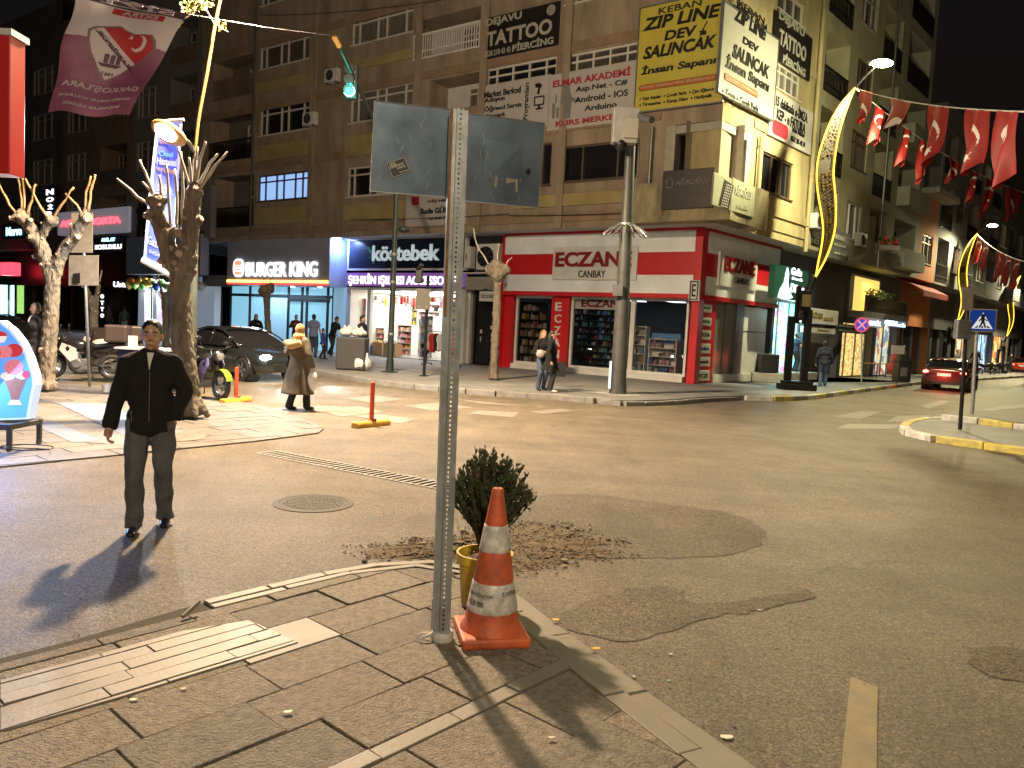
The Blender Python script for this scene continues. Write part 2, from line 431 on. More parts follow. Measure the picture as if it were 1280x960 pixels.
# resurfaced oval
pp=smoothpoly([gp(*q) for q in [(655,622),(730,618),(830,630),(905,640),(945,655),(957,672),(930,690),(880,697),(790,698),(700,692),(650,680),(640,650),(655,622)]],5)
o=sheet('road_patch',rag(pp),.003,ASPH2)
pp=smoothpoly([gp(*q) for q in [(755,745),(800,735),(850,737),(870,755),(985,742),(1010,738),(1000,752),(880,775),(800,800),(765,800),(720,790),(700,770),(755,745)]],5)
o=sheet('road_patch',rag(pp),.003,ASPH2)
pp=smoothpoly([gp(*q) for q in [(1205,815),(1250,808),(1300,820),(1320,860),(1260,850),(1220,835),(1205,815)]],5)
o=sheet('road_patch',rag(pp),.003,ASPH2)
# painted bar bottom right
sheet('road_marking',[gp(1063,846),gp(1097,860),gp(1095,1010),gp(1046,1010)],.004,PAINTY)
# zebra bars of the left crossing and the right crossing
for q in [((433,498),(470,494),(505,499),(465,504)),((400,512),(450,508),(480,515),(425,521)),((505,507),(555,503),(590,510),(540,514)),((470,518),(520,524),(500,530),(440,520)),((560,498),(610,503),(660,509),(600,505)),((660,515),(700,511),(720,514),(680,518)),((330,511),(420,508),(440,514),(335,517)),((600,513),(650,516),(640,522),(585,517))]:
    sheet('road_marking',[gp(*x) for x in q],.004,PAINTF)
for q in [((1075,514),(1102,515),(1075,524),(1042,521)),((1123,520),(1165,519),(1145,528),(1107,527)),((1060,530),(1130,531),(1115,537),(1045,536)),((1150,507),(1180,500),(1187,503),(1160,511))]:
    sheet('road_marking',[gp(*x) for x in q],.004,PAINTF)
# right lane edge line along the median
sheet('road_marking',[gp(1190,512),gp(1198,512),gp(1300,470),gp(1296,470)],.004,PAINTY)
# ---------------------------------------------------------------- near corner pavement
PZ=.07
near_px=[(-120,868),(0,820),(90,798),(170,775),(232,757),(300,741),(370,724),(440,709),(500,702),(560,702),(610,716),(650,742),(700,780),(760,826),(840,882),(910,932),(970,972),(1060,1040)]
near=[gp(*q,PZ) for q in near_px]; near2=[(p[0],p[1]) for p in near]
reg=ccw(near2+[(1.6,1.0),(-4.5,1.0)])
base=MB(); base.prism([(p[0],p[1],-.05) for p in reg],(0,0,.05+PZ-.012)); tag(base.build('pavement_bed',JOINT,loc=(0,0,0)),kind='structure')
# convex clip region (hull of the pavement) for the pavers
def hull(P):
    P=sorted(set(P)); lo=[];up=[]
    for src,h in ((P,lo),(P[::-1],up)):
        for p in src:
            while len(h)>1 and (h[-1][0]-h[-2][0])*(p[1]-h[-2][1])-(h[-1][1]-h[-2][1])*(p[0]-h[-2][0])<=0: h.pop()
            h.append(p)
    return lo[:-1]+up[:-1]
inner=offset2(near2,-.14)
H=hull(inner+[(1.45,1.0),(-4.5,1.0)])
a=gp(320,870,PZ); b=gp(492,809,PZ); c0=gp(440,832,PZ); c1=gp(485,856,PZ)
LD=norm(sub(b,a)); CD=norm(sub(c1,c0))
def LC(s,t): return (c0[0]+LD[0]*s+CD[0]*t,c0[1]+LD[1]*s+CD[1]*t)
W_edge0=gp(-20,862,PZ); 
def st_of(p):
    q=(p[0]-c0[0],p[1]-c0[1]); det=LD[0]*CD[1]-LD[1]*CD[0]
    return ((q[0]*CD[1]-q[1]*CD[0])/det,(LD[0]*q[1]-LD[1]*q[0])/det)
bandt=st_of(gp(640,852,PZ))[1]
wst=[st_of(gp(*q,PZ)) for q in [(0,915),(150,872),(373,803),(310,776),(225,790),(0,852)]]
rows=[]; t=-3.2; rw=.34
pav=MB(); bandm=MB()
def slab(mb,poly,z,m,th=.05):
    if len(poly)<3: return
    cx=sum(p[0] for p in poly)/len(poly); cy=sum(p[1] for p in poly)/len(poly)
    mb.prism([(p[0],p[1],z-th) for p in poly],(0,0,th),m)
    n=len(poly)
    # slight tilt for an uneven lay
    tx,ty=R.gauss(0,.006),R.gauss(0,.006)
    for k in range(len(mb.v)-n,len(mb.v)):
        x,y,zz=mb.v[k]; mb.v[k]=(x,y,zz+(x-cx)*tx+(y-cy)*ty)
t=bandt; k=0
rowst=[]
tt=bandt
while tt>-4.5: rowst.append((tt-rw,tt)); tt-=rw
tt=bandt+.1
while tt<3.5: rowst.append((tt,tt+rw*1.25)); tt+=rw*1.25
for (t0,t1) in rowst:
    s=-6+R.uniform(0,.6)
    while s<5:
        l=R.choice([.5,.56,.6,.64]); gpx=.006+R.uniform(0,.008)
        q=[LC(s+gpx,t0+.006),LC(s+l-.002,t0+.006),LC(s+l-.002,t1-.004),LC(s+gpx,t1-.004)]
        q=clip_convex(ccw(q),H)
        slab(pav,q,PZ+R.uniform(-.006,.004),R.choice([0,0,0,1,0,1,1,0,0,1,0,0,2])); s+=l
s=-6
while s<5:
    l=R.choice([.38,.45,.5]); q=clip_convex(ccw([LC(s+.006,bandt+.006),LC(s+l,bandt+.006),LC(s+l,bandt+.094),LC(s+.006,bandt+.094)]),H); slab(pav,q,PZ+R.uniform(-.003,.005),2); s+=l
tag(pav.build('pavement',[PAVEG,PAVEG2,PAVES],loc=(0,0,0),bevel=.006),kind='structure')
# pale limestone strips of the ramp on the left
wp=MB(); wreg=ccw([LC(*q) for q in wst]); t0=min(q[1] for q in wst)-.05; i=0
while t0<max(q[1] for q in wst)+.1:
    s=-7+R.uniform(0,.8)
    while s<1.5:
        l=R.uniform(.5,1.0); q=clip_convex(ccw([LC(s+.004,t0+.003),LC(s+l,t0+.003),LC(s+l,t0+.105),LC(s+.004,t0+.105)]),wreg); slab(wp,q,PZ+.005+R.uniform(-.003,.003),0,.02); s+=l
    t0+=.11
tag(wp.build('pavement_ramp',PAVEW,loc=(0,0,0),bevel=.003),kind='structure')
# kerbs: left low row, then the rounded corner, double row on the right
kb=MB()
sm=smoothpoly(near2,6)
cut=min(range(len(sm)),key=lambda i:math.dist(sm[i],gp(236,760,PZ)[:2])); cut2=min(range(len(sm)),key=lambda i:math.dist(sm[i],gp(640,735,PZ)[:2]))
strip(kb,sm[:cut],.11,-.02,PZ-.02,.62,side=-1,m=1)
strip(kb,sm[cut+2:cut2],.075,-.02,PZ+.012,.42,side=-1,m=0)
strip(kb,offset2(sm[cut+2:cut2],-.08),.06,-.02,PZ+.006,.5,side=-1,m=0)
strip(kb,sm[cut2:],.115,-.02,PZ-.01,.75,side=-1,m=0)
strip(kb,offset2(sm[cut2-2:],-.125),.12,-.02,PZ+.006,.55,side=-1,m=0)
tag(kb.build('kerb',[PAVES,PAVEG],loc=(0,0,0),bevel=.006),kind='structure')
# ---------------------------------------------------------------- pavement on the left with the trees
LP=[gp(*q,.018) for q in [(-260,600),(0,583),(105,569),(217,561),(320,551),(398,541),(405,535),(370,520),(330,508),(270,497),(150,483),(60,478),(-150,474)]]
lp=MB(); lp.prism([(p[0],p[1],-.05) for p in ccw([(q[0],q[1]) for q in LP])],(0,0,.066))
PAVEL=mat('smooth_slab_pavement',(.165,.15,.138),.5,var=.22,scale=2.2,bump=.12,bscale=40)
PAVEB=mat('blue_grey_slab',(.2,.23,.3),.45,var=.2,scale=2.5,bump=.1)  # blue light falling on the paving, painted as slab colour
tag(lp.build('side_pavement',PAVEL,loc=(0,0,0)),kind='structure')
sl=MB()
o0=gp(30,540,.06); e1=norm(sub(gp(320,549,.06),gp(105,567,.06))); e2=norm(sub(gp(30,500,.06),gp(200,548,.06))); 
HL=hull([(p[0],p[1]) for p in LP])
for i in range(-8,14):
    for j in range(-6,16):
        s=i*.8+(j%2)*.4; t=j*.42
        q=[(o0[0]+e1[0]*(s+a)+e2[0]*(t+b),o0[1]+e1[1]*(s+a)+e2[1]*(t+b)) for a,b in ((.008,.008),(.79,.008),(.79,.41),(.008,.41))]
        q=clip_convex(ccw(q),HL)
        slab(sl,q,.022+R.uniform(-.002,.002),1 if R.random()<.15 else 0,.02)
tag(sl.build('side_pavement_slab',[PAVEL,PAVES],loc=(0,0,0)),kind='structure')
# pale inlaid bands, plus patches of blue light put into the slab colour
for q,m in (([(20,508),(60,505),(160,548),(120,553)],PAVEW),([(90,552),(170,546),(260,541),(255,549),(160,556)],PAVEW),([(28,524),(70,528),(125,550),(90,553)],PAVEB),([(70,503),(140,505),(200,540),(160,546)],PAVEB)):
    sheet('pavement_inlay',[gp(x,y,.028) for x,y in q],.026,m)
# ---------------------------------------------------------------- far pavement round the corner building
KZ=.14
fk=[gp(*q) for q in [(-200,452),(100,447),(250,452),(310,458),(395,468),(470,480),(550,489),(620,495),(690,499),(745,504)]]
fr=[gp(*q) for q in [(745,504),(772,507),(830,506),(880,502),(930,500)]]
fb=[gp(*q) for q in [(930,500),(970,501),(1010,499),(1060,492),(1140,481)]]
far_end=add(fb[-1],mul(EB,60))
line=smoothpoly([(p[0],p[1]) for p in fk+fr[1:]+fb[1:]],4)+[(far_end[0],far_end[1])]
inn=[SH_B.p(75,0,-.3),SH_B.p(0,0,-.3),SH_A.p(0,0,-.3),SH_A.p(-75,0,-.3)]
poly=line+[(p[0],p[1]) for p in inn]
fp=MB(); fp.prism([(p[0],p[1],-.05) for p in ccw(poly)],(0,0,KZ+.045)); tag(fp.build('far_pavement',PAVEF,loc=(0,0,0)),kind='structure')
# pale guide strip along the far pavement
gl=smoothpoly([gp(*q,KZ) for q in [(395,447),(470,459),(560,468),(640,474),(700,480),(780,489),(850,493)]],4)
st=MB(); strip(st,gl,.32,KZ-.02,KZ+.006,.4,side=1,jit=.001); tag(st.build('guide_strip',PAVES,loc=(0,0,0)),kind='structure')
kb=MB()
n1=len(smoothpoly([(p[0],p[1]) for p in fk],4))
strip(kb,line[:n1],.16,-.02,KZ+.004,.8,side=-1,m=0)
nb=len(line)-4*4-2
strip(kb,line[n1:nb],.16,-.02,KZ*.8,.6,side=-1,m=0)
strip(kb,line[nb:],.16,-.02,KZ+.004,.9,side=-1,mats=[2,1,0])
tag(kb.build('far_kerb',[KERBG,KERBY,KERBW],loc=(0,0,0),bevel=.015),kind='structure')
# ---------------------------------------------------------------- traffic island on the right
ip=[gp(*q,.13) for q in [(1300,561),(1240,553),(1180,545),(1150,540),(1138,534),(1141,528),(1160,523),(1185,522)]]
far=[add(ip[-1],mul(EB,70)),add(ip[0],mul(EB,74))]
far=[(far[0][0]+2.0,far[0][1],0),(far[1][0]+4,far[1][1],0)]
sm=smoothpoly([(p[0],p[1]) for p in ip],5)
isl=MB(); isl.prism([(p[0],p[1],-.05) for p in ccw(sm+[(p[0],p[1]) for p in far])],(0,0,.165)); tag(isl.build('traffic_island',PAVEF,loc=(0,0,0)),kind='structure')
kb=MB(); strip(kb,sm,.2,-.02,.13,.85,side=1,mats=[0,0,1,1,0],jit=.003)
strip(kb,[gp(1176,521,.2)[:2],gp(1210,524,.2)[:2],gp(1300,536,.2)[:2]],.22,.1,.25,.8,side=1,mats=[1,0,1,1],jit=.003)
strip(kb,[sm[-1],far[0][:2]],.2,-.02,.13,.9,side=1,mats=[0,1],jit=.003)
tag(kb.build('island_kerb',[KERBY,KERBW],loc=(0,0,0),bevel=.02),kind='structure')
tp=MB(); tp.prism([(p[0],p[1],.1) for p in ccw([q[:2] for q in (gp(1180,520,.2),gp(1310,535,.2),gp(1420,480,.2),gp(1290,476,.2))])],(0,0,.13)); tag(tp.build('island_paving',PAVES,loc=(0,0,0)),kind='structure')
for k in range(6):
    x=1130+k*0
    a=gp(1222+k*24,513-k*2,.24); d=EB
    q=[(a[0],a[1]),(a[0]+.45,a[1]+.05),(a[0]+.45+d[0]*3.5,a[1]+.05+d[1]*3.5),(a[0]+d[0]*3.5,a[1]+d[1]*3.5)]
    sheet('pavement_stripe',q,.236,PAINTF)
# ---------------------------------------------------------------- rubble patch by the planter
DIRT=mat('loose_soil',(.12,.088,.052),.95,var=.5,scale=14,bump=.8,bscale=60)
dp=MB(); cen=gp(640,690); pts=[gp(*q) for q in [(445,690),(500,678),(560,672),(620,660),(690,655),(745,668),(778,688),(760,697),(700,705),(640,720),(620,712),(560,700),(470,700)]]
pl=smoothpoly([(p[0],p[1]) for p in pts]+[(pts[0][0],pts[0][1])],4)[:-1]
pl=rag(pl+[pl[0]],.05)
cx=sum(p[0] for p in pl)/len(pl); cy=sum(p[1] for p in pl)/len(pl); rings=10; b0=0
for r in range(rings+1):
    f=1-r/rings
    for p in pl:
        x=cx+(p[0]-cx)*f; y=cy+(p[1]-cy)*f
        dp.v.append((x,y,-.004+(1-f)**.5*.03+noise.noise(Vector((x*9,y*9,0)))*.025*(f<1)*min(1,(1-f)*5)))
n=len(pl)
for r in range(rings):
    for j in range(n): dp.f.append((r*n+j,r*n+(j+1)%n,(r+1)*n+(j+1)%n,(r+1)*n+j)); dp.m.append(0)
for k in range(1700):
    j=R.randrange(n); f=R.random()**.5*1.12; x=cx+(pl[j][0]-cx)*f+R.gauss(0,.04); y=cy+(pl[j][1]-cy)*f+R.gauss(0,.03); r=R.uniform(.003,.012)*(2.2 if R.random()<.06 else 1)
    dp.ell((x,y,.02*(1.05-f)+.012),(r*R.uniform(.7,1.5),r*R.uniform(.7,1.5),r*.6),5,3,R.choice([0,0,1,2,1]))
STN=mat('rubble_stone',(.24,.2,.14),.9,var=.3,scale=20); STD=mat('rubble_dark',(.06,.045,.03),.9)
tag(dp.build('rubble',[DIRT,STN,STD],loc=(0,0,0)),'broken asphalt rubble and soil beside the planter pot','rubble',kind='stuff')
gr=MB()
for k in range(650):
    px=R.uniform(-20,1300); py=R.uniform(560,960)**1.0; q=gp(px,py)
    if R.random()<.3: q=gp(R.uniform(600,1000),R.uniform(720,960))
    r=R.uniform(.002,.006); gr.ell((q[0],q[1],r*.5+.003),(r*R.uniform(.8,1.7),r,r*.6),5,3,R.choice([0,1,1]))
# keep the loose grit on the road only
tag(gr.build('gravel',[STN,STD],loc=(0,0,0)),'loose grit scattered over the road','gravel',kind='stuff')
# ---------------------------------------------------------------- facades
def wallgrid(mb,fac,u0,u1,z0,z1,ops,th,m=0):
    """front skin with rectangular holes plus reveals; ops: (u0,u1,z0,z1,depth)"""
    us=sorted({u0,u1,*[min(max(x,u0),u1) for o in ops for x in o[:2]]}); zs=sorted({z0,z1,*[min(max(x,z0),z1) for o in ops for x in o[2:4]]})
    for i in range(len(us)-1):
        if us[i+1]-us[i]<1e-4: continue
        j=0
        run=None
        for j in range(len(zs)-1):
            cu=(us[i]+us[i+1])/2; cz=(zs[j]+zs[j+1])/2
            hole=any(o[0]<cu<o[1] and o[2]<cz<o[3] for o in ops)
            if not hole: mb.face([fac.p(us[i],zs[j]),fac.p(us[i+1],zs[j]),fac.p(us[i+1],zs[j+1]),fac.p(us[i],zs[j+1])],m)
    for o in ops:
        a,b,c,d,dp=o[:5]
        mb.face([fac.p(a,c),fac.p(a,d),fac.p(a,d,-dp),fac.p(a,c,-dp)],m); mb.face([fac.p(b,c),fac.p(b,c,-dp),fac.p(b,d,-dp),fac.p(b,d)],m)
        mb.face([fac.p(a,d),fac.p(b,d),fac.p(b,d,-dp),fac.p(a,d,-dp)],m); mb.face([fac.p(a,c),fac.p(a,c,-dp),fac.p(b,c,-dp),fac.p(b,c)],m)
def window(fac,u0,u1,z0,z1,root,cols=(1,2,1,2,1),tr=.26,fm=None,gm=None,dep=.14,fw=.07,name='window',lit=None):
    """frame of bars with a top light row; the pane behind it is a child"""
    fm=fm or FRAMEW; mb=MB(); a,b=-dep,-dep+.07
    mb.fb(fac,u0,u0+fw,z0,z1,a,b); mb.fb(fac,u1-fw,u1,z0,z1,a,b); mb.fb(fac,u0+fw,u1-fw,z0,z0+fw,a,b); mb.fb(fac,u0+fw,u1-fw,z1-fw,z1,a,b)
    tot=sum(cols); u=u0
    zt=z1-(z1-z0)*tr
    for c in cols[:-1]:
        u+=(u1-u0)*c/tot; mb.fb(fac,u-fw/2,u+fw/2,z0+fw,z1-fw,a+.003,b+.003)
    if tr: mb.fb(fac,u0+fw,u1-fw,zt-fw/2,zt+fw/2,a,b-.004)
    mb.fb(fac,u0-.06,u1+.06,z0-.05,z0-.003,-dep+.02,.06)
    w=mb.build(name,fm,root)
    g=gm or R.choice([GLASSD,GLASSB,GLASSB,GLASSC])
    MB().face([fac.p(u0+.01,z0+.01,-dep-.01),fac.p(u1-.01,z0+.01,-dep-.01),fac.p(u1-.01,z1-.01,-dep-.01),fac.p(u0+.01,z1-.01,-dep-.01)]).build('pane',g,w)
    return w
def railing(fac,u0,u1,z0,z1,root,m,o=.05,gap=.13,bar=.035,name='railing'):
    mb=MB(); mb.fb(fac,u0,u1,z1-.07,z1,o-.06,o); mb.fb(fac,u0,u1,z0,z0+.05,o-.05,o-.005)
    mb.fb(fac,u0,u1,z0+(z1-z0)*.28,z0+(z1-z0)*.28+.04,o-.045,o-.01)
    n=int((u1-u0)/gap)
    for k in range(n+1):
        u=u0+(u1-u0-bar)*k/n; mb.fb(fac,u,u+bar,z0+.05,z1-.07,o-.05,o-.012)
    return mb.build(name,m,root)
def acunit(fac,u,z,root,w=.85,h=.6,o=.0,dep=.32):
    mb=MB(); mb.fb(fac,u,u+w,z,z+h,o+.04,o+dep); a=mb.build('air_conditioner',OFFW,root,bevel=.02)
    mb=MB(); c=fac.p(u+w*.42,z+h*.5,o+dep+.004); mb.lathe(c,[(h*.4,0),(h*.4,.012),(h*.33,.014),(h*.12,.01),(h*.12,.02),(0.0,.022)],20,0,fac.n)
    for k in range(4): 
        an=k*math.pi/4; d=(fac.e[0]*math.cos(an),fac.e[1]*math.cos(an),math.sin(an)); p0=add(add(c,mul(d,-h*.38)),mul(fac.n,.018)); mb.tube([p0,add(p0,mul(d,h*.76))],.008,4,1)
    mb.build('fan_grille',[BLACK,GREYM],a)
    mb=MB(); mb.fb(fac,u+.1,u+.14,z-.06,z-.003,o,o+dep); mb.fb(fac,u+w-.14,u+w-.1,z-.06,z-.003,o,o+dep); mb.build('bracket',GREYM,a)
    return a
def pipe(fac,px,root,m,z0,z1,o=.12,r=.06):
    mb=MB(); u=fac.uz(*px)[0]; mb.tube([fac.p(u,z0,o),fac.p(u,z1,o)],r,8)
    z=z0+1
    while z<z1: mb.tube([fac.p(u,z,o),fac.p(u,z+.05,o)],r*1.3,8); mb.fb(fac,u-.02,u+.02,z,z+.04,0,o); z+=2
    return mb.build('downpipe',m,root,smooth=True,auto=True)
def sol(fac,u0,u1,z0,z1,th,m,root,name='wall'):
    return MB().fb(fac,u0,u1,z0,z1,-th,0).build(name,m,root)
ZF=[6.35,9.5,12.65,15.8,18.95]   # floor lines (bottom of each storey's slab)
# ================= corner building =================
bA=thing('apartment_building','beige corner apartment block above the pharmacy with yellow panels and white windows','building',SH_A.p(-10,KZ,-4))
ZB=min(UP_A.uz(640,288)[1],5.9); ZT=20.5; UL=UP_A.uz(250,200)[0]
def WA(*q): return UP_A.trect(*q)
ops=[]; wins=[]
def addw(fac,ops,q,kind='w',**k):
    r=fac.trect(*q); ops.append((*r,k.pop('dp',.22) if kind=='w' else k.pop('dp',1.2))); wins.append((fac,kind,r,k))
C5=(1,2.6,1.2,2.6,1)
LITW=mat('lit_curtain',(.1,.12,.16),.6,emit=(.3,.5,.95),es=.55,var=.4,scale=4,stretch=(5,5,.3))
addw(UP_A,ops,(322,213,386,253),cols=(1,1.6,1,1.6,1,1),gm=LITW,fm=FRAMEB)
addw(UP_A,ops,(325,124,386,171),cols=C5); addw(UP_A,ops,(325,36,386,88),cols=C5)
addw(UP_A,ops,(434,203,500,247),cols=C5)
addw(UP_A,ops,(438,102,515,155),cols=C5); addw(UP_A,ops,(440,2,516,58),cols=C5)
addw(UP_A,ops,(537,90,598,142),'l'); addw(UP_A,ops,(518,8,600,77),'l')
addw(UP_A,ops,(608,70,695,110),cols=(1,1.6,1.6,1.6,1),tr=.45); addw(UP_A,ops,(708,52,797,92),cols=(1,1.6,1.6,1.6,1),tr=.45)
addw(UP_A,ops,(676,178,689,232),cols=(1,),tr=0,fm=FRAMEB,gm=GLASSD); addw(UP_A,ops,(701,174,797,229),cols=(1,1.6,.9),tr=0,fm=FRAMEB,gm=GLASSD)
addw(UP_A,ops,(520,200,575,245),cols=C5)
addw(UP_A,ops,(267,66,317,128),'l',rail=BROWNW); addw(UP_A,ops,(262,138,317,205),'l',rail=BLACKM); addw(UP_A,ops,(268,218,317,286),'l',rail=BLACKM)
# a higher storey outside the frame repeats the bays
for q in ((325,36,386,88),(440,2,516,58)):
    r=UP_A.trect(*q); ops.append((r[0],r[1],r[2]+3.15,r[3]+3.15,.22)); wins.append((UP_A,'w',(r[0],r[1],r[2]+3.15,r[3]+3.15),dict(cols=C5)))
r=UP_A.trect(518,8,600,77); ops.append((r[0],r[1],r[2]+3.2,r[3]+3.2,1.2)); wins.append((UP_A,'l',(r[0],r[1],r[2]+3.2,r[3]+3.2),{}))
for du,w in ((-6.4,3.2),(-3.2,2.9)): ops.append((du,du+w,13.9,15.5,.22)); wins.append((UP_A,'w',(du,du+w,13.9,15.5),dict(cols=C5)))
LG=(-1.95,0.0,6.95,9.0); ops.append((*LG,1.1))
wa=MB(); wallgrid(wa,UP_A,UL,0,ZB,ZT,ops,.2); 
opsB=[]
LGB=(0.0,2.15,6.95,9.0); opsB.append((*LGB,1.1))
addw(UP_B,opsB,(952,188,991,252),cols=(1,1,1),tr=0,fm=FRAMEB,gm=GLASSD)
addw(UP_B,opsB,(967,74,1001,128),cols=(1,1,1,1),tr=.3); addw(UP_B,opsB,(972,-20,1006,36),cols=(1,1,1),tr=0,gm=GLASSB)
UBR=UP_B.uz(1010,280)[0]+.05
wallgrid(wa,UP_B,0,UBR,ZB,ZT,opsB,.2,1)
wa.face([UP_A.p(UL,ZB),UP_A.p(0,ZB),UP_B.p(UBR,ZB),UP_B.p(UBR,ZB,-2.5),SH_A.p(0,ZB,-.6),UP_A.p(UL,ZB,-2.5)],2)
wa.face([UP_A.p(UL,ZT),UP_A.p(0,ZT),UP_B.p(UBR,ZT),UP_B.p(UBR,ZT,-9),UP_A.p(UL,ZT,-9)],0)
wa.face([UP_A.p(UL,ZB),UP_A.p(UL,ZT),UP_A.p(UL,ZT,-9),UP_A.p(UL,ZB,-9)],0)
SOFF=mat('white_soffit',(.45,.46,.46),.8,var=.15)
wa.build('wall',[WALLA,WALLB,SOFF],bA)
for fac,kind,r,k in wins:
    if kind=='w': window(fac,*r,bA,**k)
    else:
        u0,u1,z0,z1=r; rl=k.get('rail',WHITE)
        lg=MB(); lg.face([fac.p(u0,z0,-1.19),fac.p(u1,z0,-1.19),fac.p(u1,z1,-1.19),fac.p(u0,z1,-1.19)]); lb=lg.build('loggia_wall',GREYW if rl is not WHITE else OFFW,bA)
        class S: pass
        f2=Fac(add(fac.O,mul(fac.n,-1.17)),fac.e,fac.n)
        w=u1-u0; window(f2,u0+w*.48,u0+w*.97,z0+.05,z0+(z1-z0)*.86,bA,cols=(1,1.5),tr=.25,dep=-.03,name='balcony_door')
        if not (fac is UP_A and abs(r[0]-WA(537,90,598,142)[0])<.01): railing(fac,u0,u1,z0,z0+1.05,bA,rl,name='balcony_railing')
# corner loggia walls, posts and windows
fA=Fac(add(UP_A.O,mul(UP_A.n,-1.08)),UP_A.e,UP_A.n); fB=Fac(add(UP_B.O,mul(UP_B.n,-1.08)),UP_B.e,UP_B.n)
LW=mat('loggia_white',(.38,.36,.31),.7,var=.15)
x=MB(); x.face([fA.p(-2.5,6.9),fA.p(.4,6.9),fA.p(.4,9.05),fA.p(-2.5,9.05)]); x.face([fB.p(-.4,6.9),fB.p(2.6,6.9),fB.p(2.6,9.05),fB.p(-.4,9.05)]); x.build('corner_loggia',LW,bA)
window(fA,-1.35,-.75,7.0,8.75,bA,cols=(1,),tr=0,dep=-.05,fm=FRAMEB,gm=GLASSD); window(fB,.55,1.5,7.0,8.75,bA,cols=(1,1),tr=0,dep=-.05,fm=FRAMEB,gm=GLASSD)
x=MB(); x.fb(UP_A,-1.98,-1.62,6.95,9.0,-.3,.02); x.fb(UP_B,1.85,2.18,6.95,9.0,-.3,.02); x.fb(UP_A,-1.62,0,8.7,8.98,-.3,.01); x.fb(UP_B,.0,1.85,8.7,8.975,-.3,.008); x.build('loggia_frame',LW,bA,bevel=.02)
# spandrels and floor bands
sp=MS('spandrel',SPAN,bA)
for q in ((320,90,388,118),(320,173,388,203),(320,256,388,282),(436,60,517,90),(434,158,518,196),(430,250,505,278),(605,112,698,122),(705,95,797,122),(518,146,600,196),(640,236,797,262)):
    u0,u1,z0,z1=WA(*q); sp.fb(UP_A,u0,u1,z0,z1-.03,.002,.07)
for q in ((948,256,1003,298),(962,206+0,963,207)): 
    pass
sp.build('spandrel',SPAN,bA)
u0,u1,z0,z1=UP_B.rect(950,250,1004,300); MB().fb(UP_B,u0+.05,UBR-.35,z0+.55,z1-.08,.002,.06).build('spandrel',WALLB,bA)
bd=MS('floor_band',BAND,bA)
for z in (ZB+.25,8.95+.28,12.15,15.3,18.4): bd.fb(UP_A,UL,-2.2 if z<9.5 and z>9 else -.02,z,z+.34,.003,.05); 
bd.build('floor_band',BAND,bA)
bd=MS('floor_band',WALLB,bA)
for z in (ZB+.3,9.25,12.2,15.3): bd.fb(UP_B,2.3 if z<9.5 else .02,UBR-.02,z,z+.32,.003,.045)
bd.build('floor_band',WALLB,bA)
pl=MS('pilaster',WALLA,bA)
for x in (390,431,519,601,703): u=UP_A.uz(x,200)[0]; pl.fb(UP_A,u-.16,u+.16,ZB+.001,ZT-.01,.004,.11)
pl.build('pilaster',WALLA,bA)
for q_ in ((392,150,-1),(420,96,-1),(760,262,-1)): u_,z_=UP_A.uz(q_[0],q_[1]); acunit(UP_A,u_-.45,z_-.3,bA,.85,.6) if q_[0]!=760 else None
for (x0,y0,x1,y1,sg) in ((330,20,600,-6,.35),(640,270,860,262,.12),(440,275,640,268,.1)):
    a_=UP_A.uz(x0,y0); b_=UP_A.uz(x1,y1); m=MB(); m.tube([UP_A.p(a_[0]+(b_[0]-a_[0])*k/14,a_[1]+(b_[1]-a_[1])*k/14-sg*4*(k/14)*(1-k/14)*.6,.13) for k in range(15)],.014,5); m.build('cable',BLACK,bA)
# balcony parapet round the corner below the loggia
x=MB(); x.fb(UP_A,-3.0,.75,5.62,6.95,.004,.7); x.fb(UP_B,-.0,2.3,5.62,6.948,.004,.75); x.build('corner_parapet',mat('stained_concrete',(.3,.26,.16),.9,var=.5,scale=1.6,var2=(.1,.085,.06),bump=.2,stretch=(1,1,.4)),bA)
pipe(UP_A,(815,200),bA,GREYM,ZB,9.0); pipe(UP_A,(320,100),bA,GREYW2,ZB,ZT); pipe(UP_B,(1008,250),bA,WALLB,ZB-.2,ZT,r=.08); pipe(UP_B,(944,220),bA,WALLB,ZB,9)
# shop-level wall body of the corner building
SHT=ZB+.02
sw=MB(); 
UD0,UD1=SH_A.uz(583,420)[0],SH_A.uz(634,420)[0]
sw.fb(SH_A,UD0,UD1,KZ,SHT,-.5,-.35)
sw.build('shop_back_wall',GREYW2,bA)
# ================= pharmacy =================
ph=thing('pharmacy_front','red and white pharmacy shopfront wrapping the street corner','shopfront',SH_A.p(-1,KZ,-1))
u0,u1,z0,z1=SH_A.rect(637,292,866,368); u1=-.02; z1=ZB-.1
zr0=SH_A.uz(700,344)[1]; zr1=SH_A.uz(700,318)[1]
PW=mat('fascia_white',(.74,.8,.86),.4,var=.12,scale=1.2); 
fz=MB(); fz.fb(SH_A,u0,u1,z0,zr0,0,.25,0); fz.fb(SH_A,u0,u1,zr1,z1,0,.25,0); fz.fb(SH_A,u0,u1,zr0,zr1,0,.246,1); fz.fb(SH_A,u0-.05,u1+.05,z0-.16,z0-.002,0,.3,1); fz.fb(SH_A,u0-.05,u1+.05,z1+.002,z1+.13,0,.3,1); fz.fb(SH_A,u0-.1,u0-.003,KZ,z1,0,.3,1)
u2=SH_B.uz(966,350)[0]
fz.fb(SH_B,.27,u2,z0,zr0,0,.25,0); fz.fb(SH_B,.27,u2,zr1,z1,0,.25,0); fz.fb(SH_B,.27,u2,zr0,zr1,0,.246,1); fz.fb(SH_B,.2,u2+.05,z0-.16,z0-.003,0,.3,1); fz.fb(SH_B,.2,u2+.05,z1+.002,z1+.13,0,.3,1)
fz.fb(SH_A,-.02,.26,KZ,z1+.12,-.2,.27,1)
fz.build('fascia',[PW,RED],ph)
